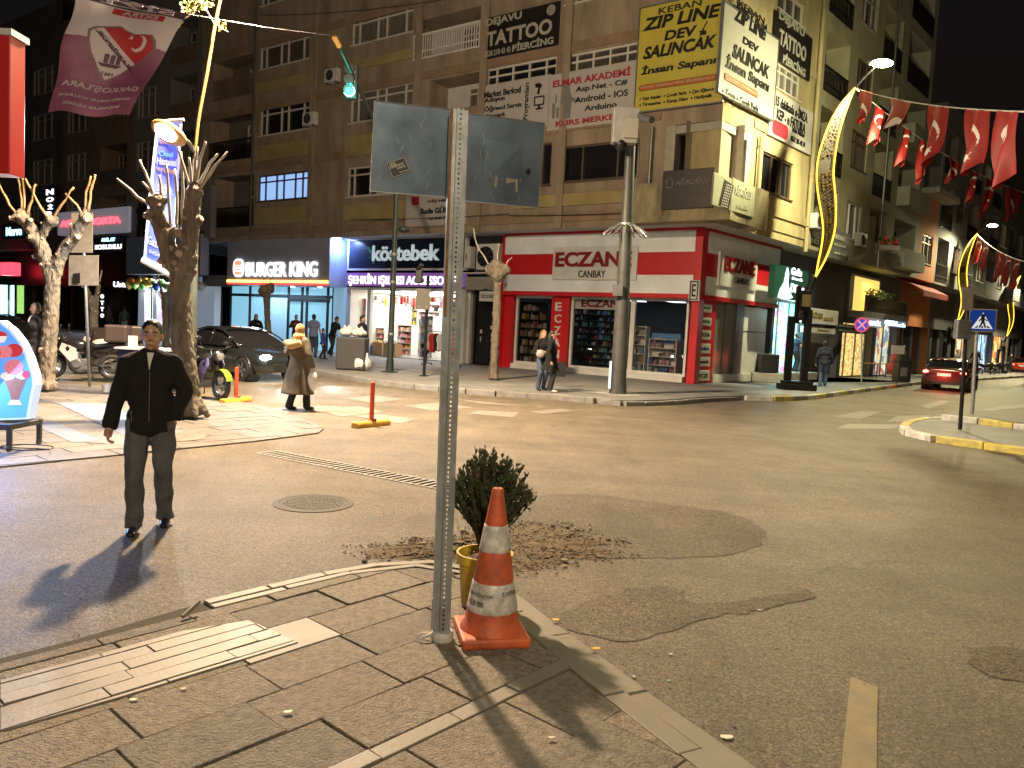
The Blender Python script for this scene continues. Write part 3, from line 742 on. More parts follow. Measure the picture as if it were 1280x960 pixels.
def board(name,label,fac,px,o0,o1,mats,texts,cat='sign',rim=None,emit=None,bev=.01,group=None,extra=None):
    """a sign board bolted to a facade: px box in the photo; texts: (string,(px box),material idx,bold[,skew])"""
    u0,u1,z0,z1=fac.rect(*px,out=o1)
    root=thing(name,label,cat,fac.p((u0+u1)/2,z0,o0),group)
    MB().fb(fac,u0,u1,z0,z1,o0,o1).build('board',mats[0],root,bevel=bev)
    if rim:
        f=MB(); w=rim[1]; f.fb(fac,u0-w,u1+w,z1+.001,z1+w,o0,o1+.02); f.fb(fac,u0-w,u1+w,z0-w,z0-.001,o0,o1+.02); f.fb(fac,u0-w,u0-.001,z0,z1,o0,o1+.018); f.fb(fac,u1+.001,u1+w,z0,z1,o0,o1+.018); f.build('frame',rim[0],root)
    F2=lambda u,z,out=0: fac.p(u,z,o1+.004+out)
    for t in texts:
        a=fac.trect(*t[1],out=o1,mf=.72 if fac is UP_A else .48); lm=MB(); addtext(lm,F2,t[0],a[0],a[1],a[2],a[3],0,t[3] if len(t)>3 else .02,t[5] if len(t)>5 else .02,t[4] if len(t)>4 else 0); lm.build('lettering',mats[t[2]],root)
    if extra: extra(fac,root,o1,F2)
    return root
board('shop_sign','large ECZANE CANBAY board on the street-facing pharmacy fascia',SH_A,(692,309,795,350),.25,.34,[OFFW,REDD,BLACK],[('ECZANE',(695,314,790,334),1,.03,0,.06),('CANBAY',(723,338,757,347),2,.01)])
board('shop_sign','smaller ECZANE CANBAY board on the side-street pharmacy fascia',SH_B,(901,314,945,364),.25,.34,[OFFW,REDD,BLACK],[('ECZANE',(905,320,943,346),1,.03,0,.06),('CANBAY',(917,346,936,357),2,.01)])
board('shop_sign','white board with dark red ECZANE letters inside the pharmacy window',SH_A,(712,372,786,388),-.35,-.28,[OFFW,REDD],[('ECZANE',(727,374,782,385),1,.03)])
def efil(fac,root,o,F2):
    a=fac.rect(863,351,872,375,out=o); m=MB(); w=.05
    for (p,q,r,s) in ((a[0],a[1],a[3]-w,a[3]),(a[0],a[1],a[2],a[2]+w),(a[0],a[0]+w,a[2]+w,a[3]-w),(a[1]-w,a[1],a[2]+w,a[3]-w)): m.fb(fac,p,q,r,s,o+.002,o+.012)
    m.build('border',BLACK,root)
board('shop_sign','small vertical white E sign at the pharmacy corner',SH_A,(862,350,873,376),.28,.42,[OFFW,BLACK],[('E',(865,355,870,371),1,.02)],extra=efil)
# pharmacy ground floor, side facing the main road
ZS=z0-.16
pr=MS('pillar',RED,ph)
for a,b in ((637,641),(687,697),(697,711)): pass
def uA(x,y=430): return SH_A.uz(x,y)[0]
def uB(x,y=430): return SH_B.uz(x,y)[0]
pr.fb(SH_A,uA(688),uA(709),KZ,ZS,-.3,.06); pr.fb(SH_A,uA(627),uA(640),KZ,ZS,-.3,.1); pr.fb(SH_B,.28,uB(891),KZ,ZS,-.3,.05)
pr.build('pillar',RED,ph)
for i,ch in enumerate('ECZANE'):
    zc=SH_A.uz(696,378)[1]-.47*i
    ll=MB(); addtext(ll,lambda u,z,o=0:SH_A.p(u,z,.065+o),ch,uA(693),uA(701),zc-.34,zc,0,.02,.03); ll.build('lettering',OFFW,ph)
fr=MB()
zb=KZ+.32
for x in (641,650,686,711,714,786,790,848,853): pass
for (x0,x1) in ((641,688),(710,787),(787,857)):
    a,b=uA(x0),uA(x1); fr.fb(SH_A,a,a+.09,KZ+.2,ZS,-.22,-.1); fr.fb(SH_A,b-.09,b,KZ+.2,ZS,-.22,-.1); fr.fb(SH_A,a+.09,b-.09,ZS-.1,ZS,-.22,-.1); fr.fb(SH_A,a+.09,b-.09,KZ+.2,KZ+.3,-.22,-.1)
fr.fb(SH_A,uA(641),uA(857),KZ,KZ+.2,-.4,.12)
fr.fb(SH_B,uB(891),u2,KZ,KZ+.3,-.3,.1)
fr.build('window_frame',OFFW,ph)
# side-street panes and white panels
sd=MB(); sd.fb(SH_B,uB(893),uB(918),KZ+.3,ZS,-.16,-.1,0); sd.fb(SH_B,uB(918),uB(927),KZ+.3,ZS,-.2,.02,1); sd.fb(SH_B,uB(928),uB(956),KZ+.25,ZS-.05,-.15,.0,2); 
sd.fb(SH_B,uB(906)-.03,uB(906)+.03,KZ+.3,ZS,-.1,-.06,1); sd.fb(SH_B,uB(928),uB(956),KZ+1.95,KZ+2.0,0,.012,1); sd.build('side_window',[mat('frosted_glass',(.22,.24,.21),.2,var=.2),GREYM,OFFW],ph)
# interior: room, ceiling lamps, shelving
PHL=emi('pharmacy_ceiling_light',(.75,.9,1),2.4)
ua,ub=uA(641),uA(857)
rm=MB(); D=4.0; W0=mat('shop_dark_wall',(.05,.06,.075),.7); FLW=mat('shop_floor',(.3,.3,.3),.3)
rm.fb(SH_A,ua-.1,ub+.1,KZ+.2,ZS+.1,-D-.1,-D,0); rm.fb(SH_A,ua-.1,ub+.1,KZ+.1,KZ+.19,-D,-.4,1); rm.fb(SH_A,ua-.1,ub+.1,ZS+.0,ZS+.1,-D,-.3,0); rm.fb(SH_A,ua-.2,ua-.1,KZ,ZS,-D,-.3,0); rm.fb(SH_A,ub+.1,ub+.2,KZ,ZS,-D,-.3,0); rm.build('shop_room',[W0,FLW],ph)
lp_=MS('ceiling_lamp',PHL,ph)
for k in range(4): u=ua+.8+k*1.7; lp_.fb(SH_A,u,u+.5,ZS-.03,ZS-.005,-2.6,-1.4)
lp_.build('ceiling_lamp',PHL,ph)
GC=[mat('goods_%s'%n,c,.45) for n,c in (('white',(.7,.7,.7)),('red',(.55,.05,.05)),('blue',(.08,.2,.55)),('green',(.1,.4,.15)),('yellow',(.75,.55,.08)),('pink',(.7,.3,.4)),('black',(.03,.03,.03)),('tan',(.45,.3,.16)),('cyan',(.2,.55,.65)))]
GCD=[mat(g_.name+'_dim',tuple(c*.4 for c in g_.node_tree.nodes['Principled BSDF'].inputs['Base Color'].default_value[:3]),.4) for g_ in GC]  # darker copies: the dim pharmacy light is put into the goods' colour
def rack(label,fac,u0,u1,z0,z1,o0,o1,fm,rows,pal,seed=1,grp=None,fill=.85,name='shelf_unit',dim=False):
    rr=random.Random(seed); root=thing(name,label,'shelf',fac.p((u0+u1)/2,z0,o0),grp)
    f=MB(); t=.03; f.fb(fac,u0,u0+t,z0,z1,o0,o1); f.fb(fac,u1-t,u1,z0,z1,o0,o1); f.fb(fac,u0+t,u1-t,z0,z1,o0,o0+t)
    h=(z1-z0)/rows; gd=MB()
    for k in range(rows+1): f.fb(fac,u0+t,u1-t,z0+h*k-.012*(k>0),z0+h*k+.012,o0+t,o1)
    for k in range(rows):
        u=u0+t+.01
        while u<u1-t-.06:
            w=rr.uniform(.05,.16); w=min(w,u1-t-u-.005); hh=rr.uniform(.4,.92)*(h-.03)
            if rr.random()<fill:
                zz=z0+h*k+.013
                if rr.random()<.6: gd.fb(fac,u,u+w*.92,zz,zz+hh,o0+t+.02,o1-rr.uniform(.01,.08),rr.choice(pal))
                else:
                    c=fac.p(u+w*.45,zz,o1-.09); r=min(w*.42,.07); gd.lathe(c,[(r,0),(r,hh*.7),(r*.5,hh*.8),(r*.45,hh)],8,rr.choice(pal))
            u+=w
    f.build('shelf_frame',fm,root); g=gd.build('goods',GCD if dim else GC,root); return root
uD=lambda x,o:SH_A.uz(x,430,o)[0]
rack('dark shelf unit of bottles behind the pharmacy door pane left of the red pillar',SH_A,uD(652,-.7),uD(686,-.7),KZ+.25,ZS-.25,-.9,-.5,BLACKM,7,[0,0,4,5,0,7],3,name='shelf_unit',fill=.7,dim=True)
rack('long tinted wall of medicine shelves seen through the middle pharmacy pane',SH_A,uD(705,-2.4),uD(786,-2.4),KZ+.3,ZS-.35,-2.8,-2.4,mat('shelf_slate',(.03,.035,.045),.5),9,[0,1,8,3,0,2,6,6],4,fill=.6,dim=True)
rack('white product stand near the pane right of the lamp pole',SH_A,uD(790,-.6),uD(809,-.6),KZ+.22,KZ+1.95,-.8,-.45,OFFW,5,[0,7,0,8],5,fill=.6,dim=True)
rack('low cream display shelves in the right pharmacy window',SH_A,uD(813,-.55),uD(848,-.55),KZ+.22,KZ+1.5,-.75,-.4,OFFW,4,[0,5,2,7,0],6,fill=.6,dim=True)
board('notice_panel','blue and white poster standing above the low pharmacy shelves',SH_A,(815,416,850,431),-.7,-.66,[mat('poster_blue',(.1,.25,.55),.5),OFFW],[('SAĞLIK',(818,420,834,427),1,.01)],cat='poster')
PANE=mat('clear_pane',(.01,.012,.014),.02,alpha=.16)
for (x0,x1) in ((641,688),(710,787),(787,857)): MB().fb(SH_A,uA(x0)+.09,uA(x1)-.09,KZ+.3,ZS-.1,-.17,-.16).build('pane',PANE,ph)
# six small plates on the red pillar of the corner
PLT=['NÖBETÇİ','DOKTOR','ECZA','MEDİKAL','KOZMETİK','ECZ']
BOXW=mat('plate_cream',(.7,.72,.62),.45)
for i,(y0,y1) in enumerate(((379,391),(396,408),(412,425),(429,442),(446,458),(463,476))):
    w=['blank-edged plate with a dark word, topmost of six on the red corner pillar','cream plate with a green word, second from the top of the red corner pillar','cream plate with a short dark word, third from the top of the red corner pillar','cream plate with a blue word, fourth from the top of the red corner pillar','cream plate with a dark word, fifth from the top of the red corner pillar','cream plate with a short word, lowest of six on the red corner pillar'][i]
    tm=[BLACK,mat('green_letters',(.02,.25,.08),.5),BLACK,mat('blue_letters',(.02,.1,.35),.5),BLACK,BLACK][i]
    board('wall_plate',w,SH_B,(875-i*1.2,y0,890-i*.6,y1),.06,.16,[BOXW,tm],[(PLT[i],(878-i*1.2,y0+4,888-i*.6,y1-4),1,.02)],group='plates on the corner pillar',bev=.03)
# ================= accessory shop =================
ac=thing('accessory_shopfront','brightly lit accessory shopfront with navy and purple fascias','shopfront',SH_A.p(-14,KZ,-1))
ua,ub=uA(432),uA(580); zs0=SH_A.uz(500,360)[1]; zn0,zn1=SH_A.uz(500,336)[1],SH_A.uz(500,299)[1]
NAVY=mat('navy_panel',(.008,.012,.03),.35); PURP=mat('purple_panel',(.16,.07,.22),.4,emit=(.25,.1,.4),es=.25)
SHW=mat('shop_white_wall',(.6,.58,.54),.6)
f=MB(); f.fb(SH_A,ua,ub,zs0-.08,zs0,-.1,.12); f.fb(SH_A,ua,ua+.3,KZ,zs0-.09,-.2,.05); f.fb(SH_A,ub-.35,ub-.0,KZ,zs0-.09,-.2,.05); f.fb(SH_A,uA(457),uA(461),KZ,zs0-.09,-.2,.0); f.fb(SH_A,ua,ub,zn1+.02,ZB-.02,-.1,.2); f.build('shop_frame',OFFW,ac)
rm=MB(); D=5.0
rm.fb(SH_A,ua,ub,KZ,zs0,-D-.1,-D,0); rm.fb(SH_A,ua,ub,KZ+.01,KZ+.03,-D,-.05,1); rm.fb(SH_A,ua,ub,zs0-.1,zs0-.001,-D,-.12,0); rm.fb(SH_A,ua-.1,ua-.001,KZ,zs0,-D,-.2,0); rm.fb(SH_A,ub+.001,ub+.1,KZ,zs0,-D,-.2,0); rm.build('shop_room',[SHW,FLW],ac)
cl=MS('ceiling_lamp',emi('shop_ceiling_light',(1,.93,.8),7),ac)
for k in range(3): u=ua+.7+k*2.1; cl.fb(SH_A,u,u+1.3,zs0-.15,zs0-.11,-4.4,-.8)
cl.build('ceiling_lamp',emi('shop_ceiling_light',(1,.93,.8),9),ac)
board('shop_sign','navy shop sign with pale kostebek lettering and a green figure',SH_A,(437,301,580,335),.0,.2,[NAVY,mat('pale_letters',(.55,.6,.62),.4,emit=(.6,.75,.8),es=.25),mat('green_mark',(.03,.25,.15),.5)],[('köstebek',(466,305,550,327),1,.025,0,.05),('ʞ',(458,308,469,330),2,.03)],rim=(OFFW,.09))
board('shop_sign','purple shop sign with glowing white ŞEHRİN IŞILTISI ACCESSORIES letters',SH_A,(433,341,580,359),.0,.2,[PURP,emi('purple_sign_letters',(.95,.9,1),1.1)],[('ŞEHRİN IŞILTISI ACCESSORIES',(436,341,576,359),1,.014,0,.05)])
i=0
for (x0,x1,y0,o,pal,lb) in ((437,456,372,-1.0,[0,5,4,5],'narrow gift shelf in the left pane of the accessory shop'),(466,490,376,-4.6,[0,5,1,0],'tall wall shelf of trinkets at the back left of the accessory shop'),(492,520,376,-4.6,[0,6,5,4,7],'tall wall shelf of bags at the back of the accessory shop'),(521,548,380,-3.2,[0,6,0,5,8],'pale product tower right in the accessory shop'),(553,578,372,-1.0,[4,0,6,4],'yellow and black goods shelf in the right pane of the accessory shop')):
    i+=1; a,b=SH_A.uz(x0,430,o)[0],SH_A.uz(x1,430,o)[0]; rack(lb,SH_A,a,b,KZ+.04,min(zs0-.5,SH_A.uz(x0,y0,o)[1]),o-.4,o,SHW,7,pal,10+i)
for (x0,x1,o,h,pal,lb) in ((462,480,-2.0,1.3,[1,5,4,0],'low gift stand with red trinkets left in the accessory shop'),(496,514,-2.2,1.5,[7,5,0,4,1],'tan and pink goods stand in the middle of the accessory shop'),(524,540,-1.4,2.0,[0,6,2,0,6],'black and white product stand near the signal post in the accessory shop')):
    i+=1; rack(lb,SH_A,SH_A.uz(x0,430,o)[0],SH_A.uz(x1,430,o)[0],KZ+.04,KZ+h,o-.5,o,OFFW,5,pal,30+i)
hg=thing('hanging_goods','row of colourful goods hanging below the accessory shop ceiling','hanging goods',SH_A.p((ua+ub)/2,zs0-.3,-1.2)); m=MB(); m.tube([SH_A.p(ua+.5,zs0-.35,-1.2),SH_A.p(ub-.6,zs0-.35,-1.2)],.012,5); m.build('rod',CHROME,hg); m=MB()
for k in range(46): u=R.uniform(ua+.5,ub-.7); h=R.uniform(.15,.5); m.fb(SH_A,u,u+R.uniform(.06,.16),zs0-.36-h,zs0-.36,-1.2-R.uniform(.03,.1),-1.2+R.uniform(.02,.06),R.choice([0,1,4,5,6,7,0]))
m.build('goods',GC,hg)
def basket(label,x0,x1,y0,y1,o,m,pal,cat='basket',name='goods_basket'):
    u0,z0=SH_A.uz(x0,y1,o); u1,z1=SH_A.uz(x1,y0,o); z0=KZ+.035; rt=thing(name,label,cat,SH_A.p((u0+u1)/2,z0,o))
    b=MB(); t=.02; b.fb(SH_A,u0,u1,z0,z0+.03,o,o+.5); 
    for a_,b_,c_,d_ in ((u0,u0+t,o,o+.5),(u1-t,u1,o,o+.5),(u0+t,u1-t,o,o+t),(u0+t,u1-t,o+.5-t,o+.5)): b.fb(SH_A,a_,b_,z0+.03,z1,c_,d_)
    b.build('tub',m,rt); g=MB()
    for k in range(22): g.ell(SH_A.p(R.uniform(u0+.06,u1-.06),z1+R.uniform(-.05,.1),o+R.uniform(.06,.44)),(R.uniform(.05,.1),R.uniform(.05,.1),R.uniform(.04,.08)),8,5,R.choice(pal))
    g.build('goods',GC,rt)
basket('blue tub of goods on the accessory shop floor',461,473,432,450,-.6,GC[2],[0,2,5]); basket('brown carton of goods between the blue tub and the mast',474,487,429,450,-.7,GC[7],[7,4,0]); basket('wicker basket of cloth goods beside the mast',488,503,430,448,-.5,GC[7],[3,0,7,2])
# clothes rail outside
def clothes(label,x,y,w,pal,rz):
    p=gp(x,y,KZ); rt=thing('clothes_rail',label,'clothes rail',p); d=EA
    r=MB(); a=add(p,mul(d,-w/2)); b=add(p,mul(d,w/2)); n2=mul(NA,.28)
    for q in (a,b): r.tube([add(q,(0,0,.08)),add(q,(0,0,1.35))],.018,6); r.tube([add(sub(q,n2),(0,0,.08)),add(add(q,n2),(0,0,.08))],.018,6); 
    for q in (a,b):
        for s in (1,-1): r.ell(add(add(q,mul(n2,s)),(0,0,.035)),.034,8,6)
    r.tube([add(a,(0,0,1.35)),add(b,(0,0,1.35))],.018,6); r.build('rail',BLACKM,rt)
    k=0; u=-w/2+.08
    while u<w/2-.05:
        c=add(p,mul(d,u)); g=MB(); h=R.uniform(.65,.8); hw=.21
        prof=[(-hw*.35,0),(-hw,-.1),(-hw*1.15,-.3),(-hw*.85,-.33),(-hw*.8,-h),(hw*.8,-h+.03),(hw*.85,-.33),(hw*1.15,-.3),(hw,-.1),(hw*.35,0)]
        g.prism([add(c,(NA[0]*a_,NA[1]*a_,1.28+b_)) for a_,b_ in prof],mul(d,.05)); o=g.build('garment',GC[pal[k%len(pal)]],rt,bevel=.015); k+=1; u+=R.uniform(.09,.16)
clothes('clothes rail of maroon and white shirts outside the accessory shop',551,458,1.5,[0,1,1,6,0,0,6,8],0)
# ================= dark entrance with air conditioners =================
de=thing('entrance_door','black metal apartment door with small stickers beside the pharmacy','door',SH_A.p((UD0+UD1)/2,KZ,-.3))
a,b=uA(588),uA(626); zt=SH_A.uz(605,363)[1]
d=MB(); d.fb(SH_A,a,a+.08,KZ,zt,-.34,-.2); d.fb(SH_A,b-.08,b,KZ,zt,-.34,-.2); d.fb(SH_A,a+.08,b-.08,zt-.5,zt,-.34,-.2); d.build('door_frame',BLACKM,de)
for k in (0,1):
    m0=a+.09+(b-a-.18)/2*k; m1=m0+(b-a-.2)/2; d=MB(); d.fb(SH_A,m0,m1,KZ+.03,zt-.52,-.32,-.26)
    for j in range(4): w=(m1-m0)/4; d.fb(SH_A,m0+w*j+.05,m0+w*(j+1)-.05,KZ+.2,zt-.7,-.26,-.245)
    lf=d.build('door_leaf',BLACK,de); h=MB(); h.fb(SH_A,m0+(.08 if k else m1-m0-.12),m0+(.12 if k else m1-m0-.08),KZ+.95,KZ+1.15,-.26,-.21); h.build('handle',CHROME,lf)
s=MS('sticker',OFFW,de)
for (du,z_,w,h_) in ((.3,1.35,.12,.16),(.32,1.0,.06,.2),(.85,1.55,.14,.14),(.9,1.25,.2,.1),(.95,1.05,.13,.16)): s.fb(SH_A,a+du,a+du+w,KZ+z_,KZ+z_+h_,-.244,-.24)
s.build('sticker',OFFW,de)
ld=SH_A.rect(582,346,634,363,out=.25); MB().fb(SH_A,ld[0],ld[1],ld[2],ld[3],-.3,.25).build('door_canopy',CONC,de,bevel=.01)
sg=thing('hanging_sign','small pale projecting sign over the black apartment door','sign',SH_A.p(uA(611),3.0,.1)); r=SH_A.rect(600,364,620,377,out=.5); MB().fb(SH_A,r[0],r[1],r[2],r[3],.47,.53).build('board',OFFW,sg); tt=MB(); addtext(tt,lambda u,z,o=0:SH_A.p(u,z,.534+o),'DİŞ KLİNİĞİ',r[0]+.1,r[1]-.05,r[2]+.1,r[3]-.1,0,.01); tt.build('lettering',BLACK,sg); MB().tube([SH_A.p(r[0]+.2,r[3]+.1,-.2),SH_A.p(r[0]+.2,r[3]+.1,.5),SH_A.p(r[0]+.2,r[3],.5)],.02,6).build('bracket',BLACKM,sg)
r=SH_A.rect(596,305,622,337,out=.2); acr=acunit(SH_A,r[0],r[2],bA,r[1]-r[0],r[3]-r[2],-.2,.4); r=SH_A.rect(576,308,586,335,out=.2); acunit(SH_A,r[0]-.4,r[2],bA,.95,r[3]-r[2],-.2,.4)
MB().fb(SH_A,UD0-.2,UD1,SH_A.uz(600,341)[1]-.06,SH_A.uz(600,341)[1],-.35,.28).build('ledge',OFFW,bA)
# ================= burger restaurant =================
bk=thing('burger_restaurant','grey burger restaurant front with a glowing orange line and glass doors','shopfront',SH_A.p(-22,KZ,-1))
r=SH_A.rect(285,296,411,358,out=1.0); BG=mat('slate_panel',(.3,.33,.42),.45,var=.1,scale=1)
BGS=mat('blue_lit_panel',(.1,.15,.4),.35)
f=MB(); f.fb(SH_A,r[0],r[1],r[2],r[3],-.1,1.0,0); f.build('fascia',BG,bk)
f=MB(); f.fb(SH_A,r[0]+.05,r[1]-.05,r[2]+.16,r[2]+.26,1.002,1.05,0); f.build('light_strip',emi('orange_light',(1,.42,.06),5),bk)
f=MB(); f.fb(SH_A,r[0]+.05,r[1]-.05,r[2]+.06,r[2]+.155,1.002,1.04,0); f.build('light_strip',emi('red_light',(1,.04,.03),2.5),bk)
FZ=lambda u,z,o=0: SH_A.p(u,z,1.01+o)
t=MB(); q=SH_A.rect(309,328,397,346,out=1.0); addtext(t,FZ,'BURGER KING',q[0],q[1],q[2],q[3],0,.012,.08); t.build('lettering',emi('white_letters',(1,.93,.9),1.1),bk)
q=SH_A.rect(293,324,305,346,out=1.0); cu=(q[0]+q[1])/2; cz=(q[2]+q[3])/2; w=(q[1]-q[0])/2; h=(q[3]-q[2])/2
def rr_(cu,cz,w,h,rad_,n=6):
    P=[]
    for sx,sz,a0 in ((1,1,0),(-1,1,90),(-1,-1,180),(1,-1,270)):
        for k in range(n+1): an=rad(a0+90*k/n); P.append((cu+sx*(w-rad_)+rad_*math.cos(an),cz+sz*(h-rad_)+rad_*math.sin(an)))
    return P
lg=MB(); lg.prism([FZ(a_,b_) for a_,b_ in rr_(cu,cz,w,h,w*.8)],mul(NA,.06)); lo=lg.build('logo_plate',emi('logo_white',(1,.92,.9),1.5),bk)
lg=MB(); lg.prism([FZ(a_,b_,.064) for a_,b_ in rr_(cu,cz+h*.55,w*.75,h*.25,w*.3)],mul(NA,.01)); lg.prism([FZ(a_,b_,.064) for a_,b_ in rr_(cu,cz-h*.62,w*.75,h*.16,w*.2)],mul(NA,.01)); lg.build('bun',emi('logo_red',(1,.08,.05),2.5),lo)
lt=MB(); lt2=MB(); addtext(lt,FZ,'BURGER',cu-w*.75,cu+w*.75,cz+.02,cz+h*.24,0,.04,.08); addtext(lt2,FZ,'KING',cu-w*.6,cu+w*.6,cz-h*.36,cz-.03,0,.04,.08); lt.build('lettering',emi('logo_red',(1,.08,.05),2.5),lo); lt2.build('lettering',MATS['logo_red'],lo)
f=MB(); c=SH_A.uz(421,300,.9); f.fb(SH_A,r[1]+.15,r[1]+.42,r[3]-.32,r[3]-.16,.7,.98); f.build('floodlight',emi('flood_white',(.75,.85,1),8),bk)
area('flood_beam',SH_A.p(r[1]+.5,r[3]-.3,.75),SH_A.p(r[1]-.1,r[2]+.6,.2),.3,110,(.25,.4,1),bk)
# glass front
BKG=mat('blue_lit_glass',(.1,.16,.2),.1,var=.2,scale=1.5,emit=(.3,.65,.85),es=.42)
ua,ub=uA(286),uA(432); zt=r[2]
g=MB(); g.fb(SH_A,ua,ub,KZ,zt,-.16,-.1); g.build('glass_front',BKG,bk)
DK=mat('dark_aluminium',(.03,.035,.04),.4,.5); f=MS('mullion',DK,bk)
for x in (286,310,334,358,375,381,407,414): u=uA(x); f.fb(SH_A,u-.06,u+.06,KZ,zt,-.1,-.02)
f.fb(SH_A,ua,ub,zt-.55,zt-.4,-.1,-.02); f.fb(SH_A,uA(358),uA(409),zt-.75,zt-.56,-.1,.02); f.build('mullion',DK,bk)
pn=MS('side_panel',mat('pale_blue_panel',(.3,.42,.5),.4,emit=(.3,.6,.8),es=.2),bk); pn.fb(SH_A,uA(415),uA(431),KZ,zt,-.1,.0); pn.fb(SH_A,uA(336),uA(357),KZ,zt-.6,-.095,-.03); pn.build('side_panel',mat('pale_blue_panel',(.3,.42,.5),.4,emit=(.3,.6,.8),es=.25),bk)
dl=MS('downlight',emi('down_white',(.7,.85,1),7),bk)
for x in (340,366,400): u=SH_A.uz(x,358,.6)[0]; dl.lathe(SH_A.p(u,zt-.02,.6),[(.1,0),(.12,-.02),(.0,-.025)],12)
dl.build('downlight',emi('down_white',(.7,.85,1),14),bk)
area('door_downlight',SH_A.p((ua+ub)/2,zt-.05,.6),SH_A.p((ua+ub)/2,0,1.4),5,150,(.6,.8,1),bk,sy=.4)
# ================= darker buildings further left =================
UE=-62
LU=[(UL-.02,UP_A.uz(165,150)[0],GREYW,'grey apartment block left of the beige corner building'),(UP_A.uz(165,150)[0]-.02,UP_A.uz(78,150)[0],BROWNW,'dim brown apartment block behind the hanging club flag'),(UP_A.uz(78,150)[0]-.02,UP_A.uz(-40,150)[0],GREYW2,'dark grey apartment block at the far left end of the road')]
gw=[[(197,80,221,120),(180,160,200,200)],[(118,163,150,198),(95,75,116,110)],[(25,65,40,100),(20,125,40,160),(45,50,70,85),(20,0,40,40)]]
for (u1,u0,wm,lb),qs in zip(LU,gw):
    rt=thing('apartment_building',lb,'building',SH_A.p((u0+u1)/2,KZ,-4))
    ops=[];ws=[]
    zc=[6.9,10.0,13.1,16.2]
    n=max(2,int((u1-u0)/4.6)); step=(u1-u0)/n
    for z in zc:
        for k in range(n):
            a=u0+step*k+step*.16; kind='l' if (k%2==1) else 'w'; b=a+step*(.62 if kind=='w' else .72); q=(a,b,z,z+(1.75 if kind=='w' else 2.3),.2 if kind=='w' else 1.1)
            if kind=='l': q=(a,b,z-.6,z+1.85,1.1)
            ops.append(q); ws.append((kind,q))
    mb=MB(); wallgrid(mb,UP_A,u0,u1,ZB,20.5 if wm is not GREYW2 else 22,ops,.2); ZT2=20.5 if wm is not GREYW2 else 22
    mb.face([UP_A.p(u0,ZB),UP_A.p(u1,ZB),UP_A.p(u1,ZB,-2),UP_A.p(u0,ZB,-2)]); mb.face([UP_A.p(u0,ZT2),UP_A.p(u1,ZT2),UP_A.p(u1,ZT2,-8),UP_A.p(u0,ZT2,-8)]); mb.face([UP_A.p(u0,ZB),UP_A.p(u0,ZT2),UP_A.p(u0,ZT2,-8),UP_A.p(u0,ZB,-8)])
    mb.build('wall',wm,rt)
    for kind,q in ws:
        if kind=='w': window(UP_A,*q[:4],rt,cols=(1,1.6,1.6,1),fm=mat('dull_frame',(.33,.33,.33),.5))
        else:
            MB().face([UP_A.p(q[0],q[2],-1.09),UP_A.p(q[1],q[2],-1.09),UP_A.p(q[1],q[3],-1.09),UP_A.p(q[0],q[3],-1.09)]).build('loggia_wall',wm,rt)
            f2=Fac(add(UP_A.O,mul(UP_A.n,-1.08)),UP_A.e,UP_A.n); window(f2,q[0]+.3,q[0]+1.6,q[2]+.05,q[3]-.3,rt,cols=(1,1.4),dep=-.03,name='balcony_door',fm=mat('dull_frame',(.33,.33,.33),.5))
            MB().fb(UP_A,q[0],q[1],q[2],q[2]+.95,-.06,.02).build('balcony_panel',R.choice([GREYW,GREYW2,BROWNW]),rt)
    if wm is GREYW: acunit(UP_A,u1-1.6,9.2,rt); acunit(UP_A,u1-1.5,6.3,rt)
    SB=[mat('shop_black',(.015,.016,.02),.35),mat('shop_black',(0,0,0))][0]
    # ground floor of dark shops
    mb=MB(); mb.fb(SH_A,u0,u1,3.1,ZB-.02,-.3,.3,0); x=u0
    mb.fb(SH_A,u0,u1,KZ,3.1,-1.2,-1.1,1)
    while x<u1: mb.fb(SH_A,x,x+.35,KZ,3.1,-1.1,.02,0); x+=3.3
    mb.build('shop_level',[SB,mat('dim_shop_glass',(.02,.022,.028),.12)],rt)
# ================= signs on the upper floors =================
SGW=mat('sign_white',(.46,.445,.44),.5,var=.06,scale=2); SGR=mat('sign_red_text',(.38,.03,.05),.5); SGY=mat('sign_yellow',(.52,.46,.07),.5,var=.08,scale=2); SGO=mat('sign_orange',(.5,.13,.02),.5); SGK=mat('sign_black',(.015,.013,.012),.45); SGP=mat('sign_pale',(.42,.42,.37),.5,var=.06); SGG=mat('sign_grey_ink',(.2,.2,.2),.5)
def ex_market(fac,root,o,F2):
    m=MB(); a=fac.rect(669,104,677,117,out=o); m.prism([F2(a[0]+(a[1]-a[0])*p,a[2]+(a[3]-a[2])*q) for p,q in ((0,.9),(.5,1),(1,.8),(.9,.5),(.75,.5),(.7,0),(.35,0),(.5,.55),(.1,.6))],mul(fac.n,.012))
    a=fac.rect(668,121,680,136,out=o); w=a[1]-a[0]; h=a[3]-a[2]
    for (p,q,r,s) in ((0,.3,1,.4),(0,.9,1,1),(0,.4,.1,.9),(.9,.4,1,.9),(.4,.12,.6,.3),(.2,0,.85,.12)): m.fb(fac,a[0]+w*p,a[0]+w*r,a[2]+h*q,a[2]+h*s,o+.004,o+.016)
    m.build('pictogram',SGK,root)
    m=MB(); a=fac.rect(667,122,672,160,out=o); 
    vs=MB(); a=fac.rect(656,104,661,150,out=o)
    addtext(vs,lambda u,z,oo=0: fac.p(a[1]-(z-a[2])/(a[3]-a[2])*(a[1]-a[0]), a[2]+(u-a[0])/(a[1]-a[0])*(a[3]-a[2]), o+.004+oo),'Programları',a[0],a[1],a[2],a[3],0,.02); vs.build('lettering',SGK,root)
